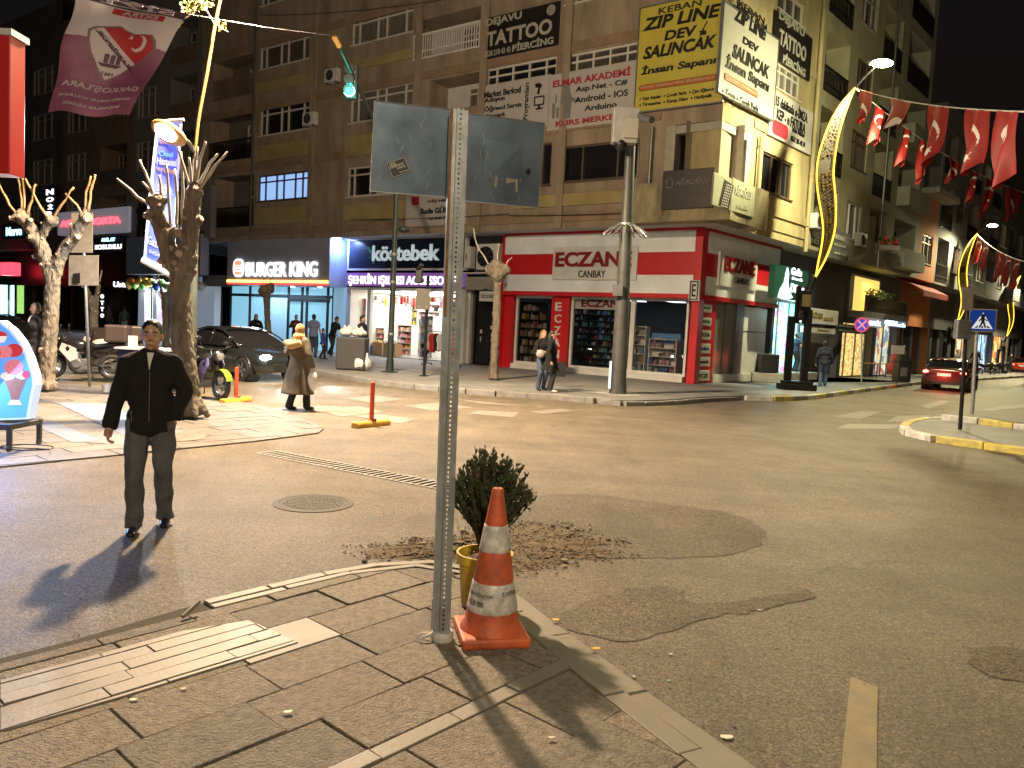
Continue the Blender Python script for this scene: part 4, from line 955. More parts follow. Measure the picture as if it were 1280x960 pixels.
board('shop_banner','white banner listing Market Barkod and Adisyon in black letters',UP_A,(599,108,685,158),.03,.1,[SGW,SGK],[('Market Barkod',(606,110,651,121),1,.02),('Adisyon',(606,120,631,130),1,.02),('Öğrenci Servis',(606,128,652,140),1,.02),('Otopark',(607,140,632,150),1,.02)],cat='banner',extra=ex_market)
def ex_elmar(fac,root,o,F2):
    m=MB(); a=fac.rect(692,108,724,146,out=o); w=a[1]-a[0]; h=a[3]-a[2]
    for P in (((.4,.95),(.6,.98),(.62,.8),(.7,.6),(.95,.5),(.95,.42),(.7,.48),(.68,.0),(.4,.0),(.42,.5),(.3,.4),(.33,.7)),((.0,.5),(.1,.5),(.1,.05),(.0,.05)),((.15,.35),(.25,.35),(.25,.05),(.15,.05)),((.1,.75),(.14,.75),(.14,.5),(.1,.5))): m.prism([F2(a[0]+w*p,a[2]+h*q) for p,q in P],mul(fac.n,.01))
    m.build('portrait_print',SGG,root)
board('shop_banner','white ELMAR AKADEMİ course banner in red and black letters',UP_A,(687,94,795,150),.03,.1,[SGW,SGR,SGK],[('ELMAR AKADEMİ',(692,88,788,104),1,.03),('KURS MERKEZİ',(695,142,782,155),1,.03),('Asp.Net - C#',(720,102,784,114),2,.02),('Android - IOS',(719,115,785,126),2,.02),('Arduino',(731,128,771,138),2,.02)],cat='banner',extra=ex_elmar)
def zip_extra(px,scale):
    def f(fac,root,o,F2):
        a=fac.trect(*px['bar'],out=o); m=MB(); cu=(a[0]+a[1])/2; cz=(a[2]+a[3])/2; w=(a[1]-a[0])/2; h=(a[3]-a[2])/2
        m.prism([F2(p,q) for p,q in rr_(cu,cz,w,h,h*.95)],mul(fac.n,.012)); m.build('border',SGK,root)
        m=MB(); m.prism([F2(p,q,.012) for p,q in rr_(cu,cz,w*.98,h*.84,h*.8)],mul(fac.n,.012)); b=m.build('slogan_bar',SGO,root)
        m=MB(); addtext(m,lambda u,z,oo=0:fac.p(u,z,o+.03+oo),'Fırat Nehri Sizi Bekliyor!',cu-w*.92,cu+w*.92,cz-h*.5,cz+h*.5,0,.02,.008,.2); m.build('lettering',SGP,b)
        a=fac.trect(*px['fig'],out=o); w=a[1]-a[0]; h=a[3]-a[2]; m=MB()
        m.prism([F2(a[0]+w*p,a[2]+h*q) for p,q in ((.2,.0),(.5,.1),(.9,.05),(.95,.4),(.6,.75),(.4,.6),(.15,.65),(.3,.35))],mul(fac.n,.01)); m.tube([F2(a[0]+w*.5,a[2]+h*.6,.01),F2(a[0]+w*.95,a[3]+h*.6,.01)],.02,4); m.build('rider_print',SGK,root)
    return f
board('shop_banner','yellow KEBAN ZIP LINE hoarding facing the main road',UP_A,(801,11,902,126),.1,.2,[SGY,SGK],[('KEBAN',(824,3,877,14),1,.01,.1),('ZIP LINE',(806,11,899,33),1,.035,.25),('DEV',(832,33,870,50),1,.035,.2),('SALINCAK',(806,48,895,70),1,.035,.25),('İnsan Sapanı',(803,72,895,92),1,.035,.2),('▪ Yeni Alanlar  ▪ Çocuk Parkı  ▪ Çim Eğlence',(800,114,892,122),1,.02),('▪ Tırmanma  ▪ Kamp Alanı  ▪ Hediyelik',(800,122,890,130),1,.02)],cat='hoarding',extra=zip_extra(dict(bar=(799,94,896,113),fig=(872,33,884,46)),1),rim=(GREYM,.04))
board('shop_banner','pale KEBAN ZIP LINE hoarding on the side-street face of the corner',UP_B,(906,2,966,150),.1,.2,[SGP,SGK],[('KEBAN',(922,6,956,24),1,.01,.1),('ZIP LINE',(918,8,958,50),1,.035,.2),('DEV',(928,46,948,66),1,.035,.2),('SALINCAK',(915,58,962,96),1,.035,.2),('İnsan Sapanı',(906,70,962,116),1,.035,.2),('▪ Kamp ▪ Çocuk Parkı',(902,112,948,142),1,.02)],cat='hoarding',extra=zip_extra(dict(bar=(904,96,948,118),fig=(948,30,958,48)),1),rim=(GREYM,.04))
def dej(fac,root,o,F2):
    a=fac.rect(684,6,694,19,out=o); m=MB(); c=F2((a[0]+a[1])/2,(a[2]+a[3])/2); r=(a[1]-a[0])/2; m.lathe(c,[(r,0),(r,.01),(r*.8,.01),(r*.8,0)],20,0,fac.n); addtext(m,F2,'J',a[0]+r*.7,a[1]-r*.7,a[2]+r*.6,a[3]-r*.6,0,.02); m.build('emblem',SGP,root)
board('shop_banner','black DEJAVU TATTOO PIERCING banner facing the main road',UP_A,(603,24,697,56),.03,.1,[SGK,SGP],[('DEJAVU',(608,17,652,33),1,.03),('TATTOO',(609,28,690,54),1,.03),('PİERCİNG',(641,46,692,62),1,.03),('0538 210 43 43',(606,60,638,70),1,.01)],cat='banner',extra=dej)
board('shop_banner','black DEJAVU TATTOO banner on the side-street wall',UP_B,(970,12,1012,102),.03,.1,[SGK,SGP],[('DEJAVU',(973,16,1006,46),1,.03),('TATTOO',(973,36,1008,78),1,.03),('PİERCİNG',(978,66,1007,96),1,.03)],cat='banner')
board('shop_banner','white e-İMZA notice board beside the downpipe on the side-street wall',UP_B,(965,110,1013,194),.03,.1,[SGW,SGK,SGR],[('15 dakikada e-İMZA',(969,118,1010,152),1,.02),('KEP - e FATURA',(970,138,1007,166),1,.02),('Mali Mühür',(990,160,1006,172),1,.01),('0533 205 40 39',(988,170,1006,184),1,.01)],cat='notice board',extra=lambda fac,root,o,F2:(lambda a:(MB().prism([F2(p,q) for p,q in rr_((a[0]+a[1])/2,(a[2]+a[3])/2,(a[1]-a[0])/2,(a[3]-a[2])/2,.2)],mul(fac.n,.01)).build('emblem',SGR,root)))(fac.rect(966,148,984,176,out=o)))
board('shop_sign','white dentist sign DİŞ HEKİMİ Sude beside the galvanised post',UP_A,(508,244,582,280),.03,.12,[SGW,SGK,SGR],[('DİŞ HEKİMİ',(535,247,572,254),1,.03),('Sude GÜRKAN',(526,256,578,268),1,.03),('Tel: 0534 794 28 09',(535,270,574,275),1,.02)],extra=lambda fac,root,o,F2:(lambda a:MB().fb(fac,*a,o+.003,o+.01).build('emblem',SGR,root))(fac.rect(515,246,524,256,out=o)))
# AĞAOĞLU signs on the corner parapet
def house(fac,root,o,F2):
    a=fac.rect(833,222,842,234,out=o); w=a[1]-a[0]; h=a[3]-a[2]; m=MB(); m.tube([F2(a[0],a[2]+h*.5,.01),F2(a[0]+w*.5,a[3],.01),F2(a[1],a[2]+h*.5,.01)],.03,4); m.tube([F2(a[0]+w*.15,a[2]+h*.5,.01),F2(a[0]+w*.15,a[2],.01),F2(a[1]-w*.15,a[2],.01),F2(a[1]-w*.15,a[2]+h*.5,.01)],.03,4); m.build('emblem',SGG,root)
board('shop_sign','black AĞAOĞLU sign on the corner balcony facing the main road',UP_A,(829,214,890,259),.71,.78,[SGK,mat('dim_letters',(.13,.12,.1),.5)],[('AĞAOĞLU',(845,220,887,232),1,.02),('hukuk ve danışmanlık bürosu',(838,240,882,244),1,.005),('0424 218 44 26',(846,247,875,251),1,.005)],extra=house)
def oglu(fac,root,o,F2):
    a=fac.rect(900,222,915,264,out=o); w=a[1]-a[0]; h=a[3]-a[2]; m=MB(); m.face([F2(a[0],a[2]+h*.05),F2(a[0]+w*.75,a[2]+h*.0),F2(a[1],a[3]-h*.1),F2(a[0]+w*.3,a[3])]); m.build('pattern_panel',SGK,root)
    m=MB()
    for i in range(4):
        for j in range(9): m.prism([F2(a[0]+w*(.22+.03*j+.12*i+.05*x_),a[2]+h*(.08+.095*j+.04*y_),.006) for x_,y_ in ((-1,0),(0,-1),(1,0),(0,1))],mul(fac.n,.006))
    m.build('pattern',SGP,root)
board('shop_sign','pale AĞAOĞLU sign with a lattice stripe on the corner balcony, side-street side',UP_B,(893,215,942,272),.76,.82,[mat('sign_sage',(.36,.38,.27),.5,var=.1),mat('ivory_letters',(.5,.5,.42),.5)],[('AĞAOĞLU',(918,230,939,250),1,.02),('avukatlık',(920,254,934,264),1,.005)],extra=oglu)
# ================= shop signs and fronts at the left end =================
LR=emi('red_sign_letters',(1,.04,.06),3); LB=emi('cyan_sign_letters',(.25,.8,1),3.5); LW_=emi('white_sign_letters',(.9,.9,1),1.6)
board('shop_sign','grey sign with glowing red SİGORTA letters left of the big tree',UP_A,(72,266,160,289),.08,.6,[mat('sigorta_board',(.5,.5,.55),.5,emit=(.5,.5,.6),es=.12),LR],[('ASLI SİGORTA',(76,269,151,283),1,.03,0,.06)])
board('shop_sign','small dark sign with glowing SORUMLU lettering',UP_A,(117,296,153,313),.08,.5,[NAVY,LW_,LB],[('ANIL AY',(127,297,144,302),2,.02),('SORUMLU',(119,305,152,312),1,.03)])
board('shop_sign','vertical lit nail studio sign above the left shops',UP_A,(57,234,68,274),.5,.8,[NAVY,LW_],[('N',(58,236,67,244),1,.03),('O',(58,246,67,253),1,.03),('İ',(60,255,66,262),1,.03),('R',(58,264,67,272),1,.03)])
board('shop_sign','dark sign with cyan Merve letters at the far left shops',UP_A,(4,280,42,298),.08,.45,[NAVY,LB],[('Merve',(8,283,27,295),1,.03)])
board('shop_sign','dark sign with white Usta lettering above the black shop',SH_A,(140,351,170,363),.3,.4,[SGK,LW_],[('Usta',(142,352,160,359),1,.025,.2)])
board('shop_sign','vertical strip of pale letters on the black shop front',SH_A,(126,366,130,400),.05,.12,[SGK,LW_],[('O',(126,368,130,373),1,.03),('T',(126,376,130,381),1,.03),('T',(126,384,130,389),1,.03),('O',(126,392,130,397),1,.03)])
board('shop_sign','red illuminated box sign at the left edge of the photo',UP_A,(0,328,14,344),.08,.7,[emi('red_box',(1,.03,.05),2.2)],[])
board('billboard','grey poster wall with two standing figures above the white store',UP_A,(163,243,263,297),.08,.42,[mat('poster_grey',(.2,.2,.22),.5,var=.15,scale=1),SGK],[('ecagiyim',(244,288,256,293),1,.01)],cat='poster',extra=lambda fac,root,o,F2:(lambda a:MB().prism([F2(a[0]+(a[1]-a[0])*p,a[2]+(a[3]-a[2])*q) for p,q in ((.2,0),(.25,.6),(.1,.75),(.3,.85),(.3,.97),(.42,.97),(.45,.85),(.62,.9),(.65,1),(.75,1),(.78,.88),(.9,.7),(.8,.0),(.55,0),(.5,.5),(.45,0))],mul(fac.n,.01)).build('figure_print',SGK,root))(fac.rect(168,252,186,296,out=o)))
board('store_fascia','plain grey blue store fascia behind the big tree',UP_A,(158,297,250,343),.08,.6,[mat('store_grey',(.2,.25,.36),.45,var=.1,scale=.8)],[],cat='fascia')
board('shop_sign','dim grey SOSYETE sign left of the burger restaurant',SH_A,(253,344,285,358),.3,.5,[mat('sign_dim',(.16,.16,.17),.5),SGG],[('SÖSYETE',(256,348,283,355),1,.02)])
ws=thing('white_store','white lit store front hung with balloons behind the tree','shopfront',SH_A.p(SH_A.uz(215,420)[0],KZ,0)); f=MS('wall_panel',mat('white_cladding',(.6,.62,.65),.4,var=.05,emit=(.6,.75,1),es=.1),ws); zt=SH_A.uz(215,346)[1]
for (x0,x1) in ((178,186),(196,201),(222,240),(249,273)): f.fb(SH_A,SH_A.uz(x0,420)[0],SH_A.uz(x1,420)[0],KZ,zt,-.1,.3)
f.build('wall_panel',mat('white_cladding',(.6,.62,.65),.4,var=.05,emit=(.6,.75,1),es=.12),ws)
f=MB(); f.fb(SH_A,SH_A.uz(186,420)[0],SH_A.uz(222,420)[0],KZ,zt,-.3,-.2); f.build('lit_window',mat('lit_window_white',(.5,.5,.5),.4,emit=(.85,.9,1),es=1.6,var=.3,scale=2),ws)
f=MB(); f.fb(SH_A,SH_A.uz(240,420)[0],SH_A.uz(249,420)[0],KZ,zt,-.3,-.2); f.build('lit_window',mat('lit_window_blue',(.5,.5,.5),.4,emit=(.5,.75,1),es=1.4),ws)
f=MS('red_poster',mat('poster_red',(.6,.03,.05),.5,emit=(1,.1,.12),es=.4),ws)
for (x0,x1,y0,y1) in ((202,213,366,376),(203,214,378,390),(203,215,392,402)): r=SH_A.rect(x0,y0,x1,y1); f.fb(SH_A,*r,-.19,-.12)
f.build('red_poster',mat('poster_red',(.6,.03,.05),.5,emit=(1,.1,.12),es=.4),ws)
BALC=[mat('balloon_%s'%n,c,.25,coat=.4) for n,c in (('blue',(.02,.07,.45)),('green',(.2,.5,.08)),('orange',(.75,.2,.02)),('yellow',(.8,.55,.1)),('white',(.7,.7,.7)),('dark_green',(.05,.3,.12)))]
u=SH_A.uz(160,350,.7)[0]; ue=SH_A.uz(254,350,.7)[0]; zc=SH_A.uz(200,354,.7)[1]; k=0
while u<ue:
    for dz in (0,):
        m=R.choice(BALC); r=R.uniform(.2,.27); c=SH_A.p(u,zc+R.uniform(-.22,.22),.7+R.uniform(-.1,.1))
        b=MB(); b.lathe(c,[(0,-r*1.2),(.02,-r*1.2),(.03,-r*1.1),(r*.6,-r*.75),(r*.95,-.15*r),(r,.15*r),(r*.85,.6*r),(r*.5,.9*r),(0,r)],12); o=b.build('balloon',m,smooth=True); cn=m.name.split('_',1)[1].replace('_',' ')
        tag(o,'shiny %s balloon in the garland above the white store'%cn,'balloon','balloon garland above the white store'); k+=1
    u+=.3
# left lit shop at the frame edge
ls=thing('lit_shop','bright cyan lit shop with a green poster at the left edge','shopfront',SH_A.p(SH_A.uz(12,400)[0],KZ,0)); f=MB(); f.fb(SH_A,SH_A.uz(-25,400)[0],SH_A.uz(17,400)[0],KZ,SH_A.uz(10,348)[1],-.2,-.1); f.build('lit_window',mat('lit_window_cyan',(.4,.5,.5),.3,emit=(.5,.95,1),es=1.5,var=.25,scale=1.2),ls)
f=MB(); r=SH_A.rect(18,356,28,392); f.fb(SH_A,*r,-.1,-.04); f.build('green_poster',mat('poster_green',(.3,.5,.1),.5,emit=(.4,.8,.2),es=.5,var=.6,scale=5),ls)
f=MB(); f.fb(SH_A,SH_A.uz(-25,400)[0],SH_A.uz(30,400)[0],SH_A.uz(10,348)[1],SH_A.uz(10,344)[1],-.2,.3); f.fb(SH_A,SH_A.uz(9,400)[0],SH_A.uz(12,400)[0],KZ,SH_A.uz(10,348)[1],-.1,0); f.build('shop_frame',OFFW,ls)
area('shop_glow',SH_A.p(SH_A.uz(5,400)[0],2.6,.3),SH_A.p(SH_A.uz(5,400)[0],0,6),4,180,(.6,.9,1),ls,sy=1.5)
area('shop_glow',SH_A.p(SH_A.uz(205,400)[0],3.0,.4),SH_A.p(SH_A.uz(205,400)[0],0,6),4,180,(.75,.85,1),ws,sy=1.5)
# red billboard close on the left edge
Y=9.0
p=at(12,130,Y); b0=at(22,218,Y); x1=p[0]; zt=at(22,38,Y)[2]; zb=b0[2]
rb=thing('advertising_box','tall red illuminated advertising box with a silver top edge at the left','billboard',(x1-.5,Y,0)); MB().box((x1-1.4,Y,zb),(1.4,0,0),(0,.28,0),(0,0,zt-zb-.06)).build('panel',mat('red_box_panel',(.3,.015,.015),.3,emit=(.5,.02,.02),es=.1),rb,bevel=.01)
MB().box((x1-1.42,Y-.02,zt-.058),(1.45,0,0),(0,.33,0),(0,0,.07)).build('top_edge',OFFW,rb); MB().tube([(x1-.7,Y+.14,-.0),(x1-.7,Y+.14,zb)],.06,10).build('pole',GREYM,rb)
q=MB(); addtext(q,lambda u,z,o=0:(u,Y-.005-o,z),'S',x1-.62,x1-.16,zb+.25,zb+.75,0,.03); q.build('lettering',OFFW,rb)
# ================= side street =================
CUP=[]
def side_building(name_label,u0,u1,zt,wm,fl,seed,cols=None,ov=True,setback=0,balc=True,zb=None,dep=9,eave=False):
    rr=random.Random(seed); fac=Fac(add((UP_B if ov else SH_B).O,mul(NB,-setback)),EB,NB)
    zb=ZB if zb is None else zb
    rt=thing('apartment_building',name_label,'building',fac.p((u0+u1)/2,KZ,-4)); ops=[];ws=[]
    n=max(1,int((u1-u0)/3.1)); step=(u1-u0)/n
    for i in range(fl):
        z=zb+.95+i*3.1
        if z+1.6>zt: break
        for k in range(n):
            kind='l' if (balc and (k+seed)%2==0) else 'w'; a=u0+step*(k+.2); b=u0+step*(k+.8)
            q=(a,b,z,z+1.6,.2) if kind=='w' else (a-.3,b+.3,z-.75,z+1.75,1.0); ops.append(q); ws.append((kind,q))
    mb=MB(); wallgrid(mb,fac,u0,u1,zb,zt,ops,.2)
    mb.face([fac.p(u0,zb),fac.p(u1,zb),fac.p(u1,zb,-2),fac.p(u0,zb,-2)],0); mb.face([fac.p(u0,zt),fac.p(u1,zt),fac.p(u1,zt,-dep),fac.p(u0,zt,-dep)],0)
    for u in (u0,u1): mb.face([fac.p(u,zb),fac.p(u,zt),fac.p(u,zt,-dep),fac.p(u,zb,-dep)],0)
    mb.build('wall',wm,rt)
    for kind,q in ws:
        if kind=='w': window(fac,*q[:4],rt,cols=cols or (1,1.4,1),tr=rr.choice([0,.28]),fm=rr.choice([FRAMEW,FRAMEB,mat('dull_frame',(.3,.3,.3),.5)]))
        else:
            MB().face([fac.p(q[0],q[2],-.99),fac.p(q[1],q[2],-.99),fac.p(q[1],q[3],-.99),fac.p(q[0],q[3],-.99)]).build('loggia_wall',wm,rt)
            f2=Fac(add(fac.O,mul(fac.n,-.98)),fac.e,fac.n); window(f2,q[0]+.3,q[1]-.3,q[2]+.06,q[3]-.3,rt,cols=(1,1.4),dep=-.03,name='balcony_door',fm=FRAMEB)
            if rr.random()<.5: MB().fb(fac,q[0],q[1],q[2],q[2]+.95,-.05,.6 if rr.random()<.5 else .02).build('balcony_panel',wm,rt)
            else: railing(fac,q[0],q[1],q[2],q[2]+1.0,rt,BLACKM,gap=.16,name='balcony_railing')
    if eave: MB().fb(fac,u0-.3,u1+.6,zt+.005,zt+.3,-dep,.9).build('eave',CONC,rt)
    return rt,fac
def uS(x,y,out=0): return SH_B.uz(x,y,out)[0]
GRB=mat('greenish_plaster',(.33,.31,.2),.85,var=.22,scale=.8,bump=.1)
b2,f2_=side_building('cream apartment block with balconies beside the corner building',UBR+.02,UP_B.uz(1108,330)[0],24.5,GRB,7,2)
for q in ((1012,262,1026,290),(1068,290,1082,312)):
    r=UP_B.rect(*q); acunit(UP_B,r[0],r[2],b2)
pipe(UP_B,(1098,280),b2,GREYM,ZB,24); 
b3,_=side_building('taller pale apartment block with an overhanging roof edge',UP_B.uz(1108,330)[0]+.02,UP_B.uz(1146,330)[0],23.5,mat('pale_green_plaster',(.3,.31,.25),.85,var=.2,scale=.8),7,4,eave=True)
b4,_=side_building('narrow terracotta house with a cornice in the side street',UP_B.uz(1146,330)[0]+.02,UP_B.uz(1168,330)[0],10.2,ORW,2,5,balc=False,eave=True)
u5=UP_B.uz(1168,330)[0]; 
b5,_=side_building('dark grey block beyond the terracotta house',u5+.02,u5+16,16,GREYW,5,6)
b6,_=side_building('dim grey tower block further down the side street',u5+16.02,u5+36,14,GREYW2,6,7)
b7,_=side_building('pale block near the far end of the side street',u5+36.02,u5+60,12,GREYW,4,8)
# building across the far end and the opposite side in darkness
fe=Fac(add(SH_B.p(66,0),(0,0,0)),NB,mul(EB,-1))
b8=thing('apartment_building','black silhouetted block closing the far end of the street','building',fe.p(14,0,-3)); m=MB(); ops=[]; ws=[]
for i in range(3):
    for k in range(9): q=(4+k*4,5.6+k*4,5+i*3,6.5+i*3,.2); ops.append(q); ws.append(q)
wallgrid(m,fe,2,42,0,14,ops,.2); m.face([fe.p(2,15),fe.p(42,15),fe.p(42,15,-8),fe.p(2,15,-8)]); m.build('wall',GREYW2,b8)
for q in ws: window(fe,*q[:4],b8,cols=(1,1),tr=0,gm=GLASSD)
# shop level of the side street: one shopfront per bay
def shopfront(name,label,u0,u1,wm,zt=3.3,lit=None,es=1.0,shutter=False,inset=.4):
    rt=thing(name,label,'shopfront',SH_B.p((u0+u1)/2,KZ,-.5)); m=MB()
    m.fb(SH_B,u0,u0+.25,KZ,zt,-.8,.02); m.fb(SH_B,u1-.25,u1,KZ,zt,-.8,.02); m.fb(SH_B,u0,u1,zt+.002,ZB-.02,-.8,-.05); m.build('wall',wm,rt)
    if shutter:
        m=MB(); z=KZ
        while z<zt-.05: m.fb(SH_B,u0+.25,u1-.25,z,z+.085,-inset-.03,-inset+(.012 if int(z*10)%2 else .0)); z+=.1
        m.build('roller_shutter',mat('shutter_grey',(.25,.25,.24),.5,.3,var=.15),rt)
    else:
        MB().fb(SH_B,u0+.25,u1-.25,KZ+.05,zt,-inset-.05,-inset).build('lit_window' if lit else 'shop_window',lit or GLASSD,rt)
        m=MS('mullion',GREYM,rt); n=3
        for k in range(n+1): u=u0+.25+(u1-u0-.55)*k/n; m.fb(SH_B,u,u+.06,KZ+.05,zt,-inset+.002,-inset+.07)
        m.build('mullion',GREYM,rt)
    return rt
def litm(name,col,es,sc=2.0,var=.5): return mat(name,tuple(c*.4 for c in col),.3,emit=col,es=es,var=var,scale=sc)
def litvar(name,cols,es,sc):
    if name in MATS: return MATS[name]
    m=bpy.data.materials.new(name); m.use_nodes=True; N=m.node_tree.nodes; L=m.node_tree.links; b=N['Principled BSDF']; tc=N.new('ShaderNodeTexCoord'); vo=N.new('ShaderNodeTexVoronoi'); vo.inputs['Scale'].default_value=sc; vo.distance='CHEBYCHEV'; L.new(tc.outputs['Object'],vo.inputs['Vector'])
    r=N.new('ShaderNodeValToRGB'); r.color_ramp.interpolation='CONSTANT'; e=r.color_ramp.elements
    for i,c in enumerate(cols):
        if i>1: e.new(.5)
    for i,c in enumerate(cols): e[i].position=i/len(cols); e[i].color=(*c,1)
    sp_=N.new('ShaderNodeSeparateColor'); L.new(vo.outputs['Color'],sp_.inputs[0]); L.new(sp_.outputs[0],r.inputs[0]); L.new(r.outputs[0],b.inputs['Emission Color']); L.new(r.outputs[0],b.inputs['Base Color']); b.inputs['Emission Strength'].default_value=es; b.inputs['Roughness'].default_value=.3; MATS[name]=m; return m
ug0,ug1=uS(959,420),uS(1005,420)
g1=shopfront('cyan_shop','narrow shop with a glowing cyan window covered in colourful prints',ug0+.3,ug1+.4,GREYW2,zt=SH_B.uz(985,378)[1],lit=litvar('cyan_prints',[(.3,.9,.9),(.25,.8,.85),(.4,.95,.95),(.5,.9,.95),(.8,.2,.5),(.3,.6,.9),(.7,.75,.3)],1.1,3.0))
area('shop_glow',SH_B.p((ug0+ug1)/2+.4,3.0,.25),SH_B.p((ug0+ug1)/2,0,2.5),1.6,75,(.45,.95,1),g1,sy=.5)
s=MB(); s.fb(SH_B,ug0+.2,ug1+.5,KZ,KZ+.34,-.35,.55); s.build('doorstep',CONC,g1,bevel=.02)
GSG=mat('sign_green',(.01,.07,.05),.35)
r_=board('shop_sign','dark green illuminated sign with a white bride figure and white script',SH_B,(970,330,1008,378),.9,1.15,[GSG,emi('white_sign_letters',(.9,.9,1),3.0),mat('red_badge',(.5,.05,.04),.4)],[('Gelin',(989,334,1002,346),1,.02,.1),('Duvak',(990,346,1003,352),1,.01,.1),('Dünyası',(988,354,1009,372),1,.02,.1)],extra=lambda fac,root,o,F2:(lambda a:(MB().prism([F2(a[0]+(a[1]-a[0])*p,a[2]+(a[3]-a[2])*q) for p,q in ((0,0),(.1,.25),(.35,.5),(.42,.8),(.5,1),(.62,.8),(.6,.5),(.75,.25),(1,.05),(.5,-.05))],mul(fac.n,.02)).build('bride_figure',emi('white_sign_letters',(1,1,1),3),root)))(fac.rect(975,332,990,374,out=o)))
GOLD=mat('ochre_letters',(.25,.2,.05),.5)
u=ug1+.45
sf=shopfront('shuttered_shop','shop closed with a grey roller shutter under white box signs',u,uS(1050,420),GREYW2,shutter=True,zt=2.9); u=uS(1050,420)+.02
board('shop_sign','white box sign with an ochre plate beside the black lamp column',SH_B,(1010,384,1047,407),.5,.9,[OFFW,GOLD],[('KÖŞE',(1014,389,1028,400),1,.06),('ıspanlı',(1029,395,1041,403),1,.03)])
board('awning_board','small white slanted valance sign under the white box sign',SH_B,(1011,408,1044,418),.45,.8,[OFFW,GOLD],[('köşe',(1022,411,1036,415),1,.02)])
board('shop_sign','black KÜRKÇÜ jewellery sign over the shuttered shops',SH_B,(1046,404,1082,418),.5,.62,[SGK,SGP],[('KÜRKÇÜ',(1049,406,1076,411),1,.02),('Kuyumculuk',(1049,412,1076,416),1,.01)])
YC=litvar('yellow_lace',[(.5,.34,.1),(.75,.52,.18),(.6,.42,.14),(.35,.22,.07),(.8,.6,.25)],.8,9)
s2=shopfront('yellow_shop','small shop with a yellow lace curtain glowing in its window',u,uS(1092,420),GREYW2,zt=2.9,lit=YC); u=uS(1092,420)+.02
s3=shopfront('toy_shop','lit shopfront with a red toy by its door under a pale blue sign',u,uS(1122,420),GREYW,zt=3.0,lit=litvar('toy_window',[(.5,.55,.45),(.35,.4,.35),(.6,.6,.5),(.3,.12,.1),(.15,.2,.25),(.55,.45,.2)],.8,2.6)); u=uS(1122,420)+.02
board('shop_sign','glowing pale blue CEHRA sign above the toy shop',SH_B,(1104,398,1132,410),.4,.6,[mat('sign_dim_blue',(.2,.23,.28),.5,emit=(.3,.5,.7),es=.2),emi('blue_white_letters',(.5,.8,1),3.5)],[('ÇEHRA',(1106,400,1122,409),1,.05),('cafe',(1123,404,1131,409),1,.02)])
board('shop_sign','grey white OPTİK sign left of the pale blue sign',SH_B,(1084,396,1103,410),.4,.6,[mat('sign_dim_white',(.35,.35,.35),.5,emit=(.6,.6,.6),es=.15),emi('white_sign_letters',(.9,.9,1),3)],[('OPTİK',(1086,399,1101,408),1,.03)])
names=['plain shopfront with a brown door beyond the toy shop','dark shopfront behind the red car','shopfront with a warm window near the parked scooters','shopfront with a blue lit window far along the street','far orange lit shopfront','farthest shopfront in the side street']
lits=[None,None,litvar('warm_window',[(.8,.5,.25),(.5,.3,.15),(.9,.65,.4),(.3,.2,.12)],.8,1.8),litvar('blue_window',[(.4,.65,.8),(.2,.4,.6),(.6,.8,.9),(.15,.2,.3)],.9,1.8),litvar('orange_window',[(.9,.42,.1),(.5,.2,.05),(1,.6,.2),(.3,.12,.05)],.9,1.8),None]
wl=[ORW,GREYW2,GREYW,GREYW2,GREYW,GREYW2]
for nme,lt,w in zip(names,lits,wl):
    shopfront('far_shop',nme,u,u+6.2,w,zt=3.1,lit=lt); u+=6.22
area('shop_glow',SH_B.p(u-12,2.8,.4),SH_B.p(u-12,0,6),8,160,(1,.75,.5),None,sy=1)
# cafe on the first floor with yellow curtains, balcony plants, awning
cf=thing('cafe_balcony','first floor cafe balcony with glowing yellow curtains and plants','balcony',SH_B.p(uS(1090,370),3.3,.3)); r=SH_B.rect(1066,344,1098,396,out=.1)
zc0=3.55; zc1=SH_B.uz(1082,348,.1)[1]
CURT=mat('lit_yellow_curtain',(.5,.4,.12),.7,emit=(1,.68,.16),es=.5,var=.5,scale=3,stretch=(6,6,.2))
c=MB(); n=40
ua_,ub_=SH_B.uz(1066,370,.1)[0],SH_B.uz(1098,370,.1)[0]
for part in ((ua_+.05,ua_+(ub_-ua_)*.56),(ua_+(ub_-ua_)*.6,ub_)):
    P=[SH_B.p(part[0]+(part[1]-part[0])*k/n,0,.05+.05*math.sin(k*1.3)) for k in range(n+1)]
    for k in range(n): c.face([(P[k][0],P[k][1],zc0),(P[k+1][0],P[k+1][1],zc0),(P[k+1][0],P[k+1][1],zc1),(P[k][0],P[k][1],zc1)])
c.build('curtain',CURT,cf)
c=MB(); c.fb(SH_B,ua_-.1,ub_+3,zc0-.35,zc0-.05,-.3,.75); c.build('balcony_floor',CONC,cf); railing(SH_B,ua_,ub_+2.9,zc0-.05,zc0+.75,cf,BLACKM,o=.74,gap=.15)
c=MB(); c.fb(SH_B,ua_-.05,ua_+.02,zc0,zc1,0,.12); c.fb(SH_B,ub_+.02,ub_+.1,zc0,zc1,0,.12); c.fb(SH_B,ua_,ub_,zc1,zc1+.1,0,.12); c.build('frame',FRAMEW,cf)
LEAF=mat('leaf_green',(.045,.08,.02),.6,var=.4,scale=8)
c=MB()
for k in range(260): 
    q=SH_B.p(R.uniform(ua_+.1,ub_),zc0+.75+R.uniform(-.15,.3),.72+R.uniform(-.15,.2)); d=Vector((R.gauss(0,1),R.gauss(0,1),R.gauss(.4,.6))).normalized()*.13; e=d.cross(Vector((R.gauss(0,1),R.gauss(0,1),R.gauss(0,1)))).normalized()*.05
    c.face([q,add(add(q,mul(d,.5)),e),add(q,d),sub(add(q,mul(d,.5)),e)])
c.build('leaves',LEAF,cf)
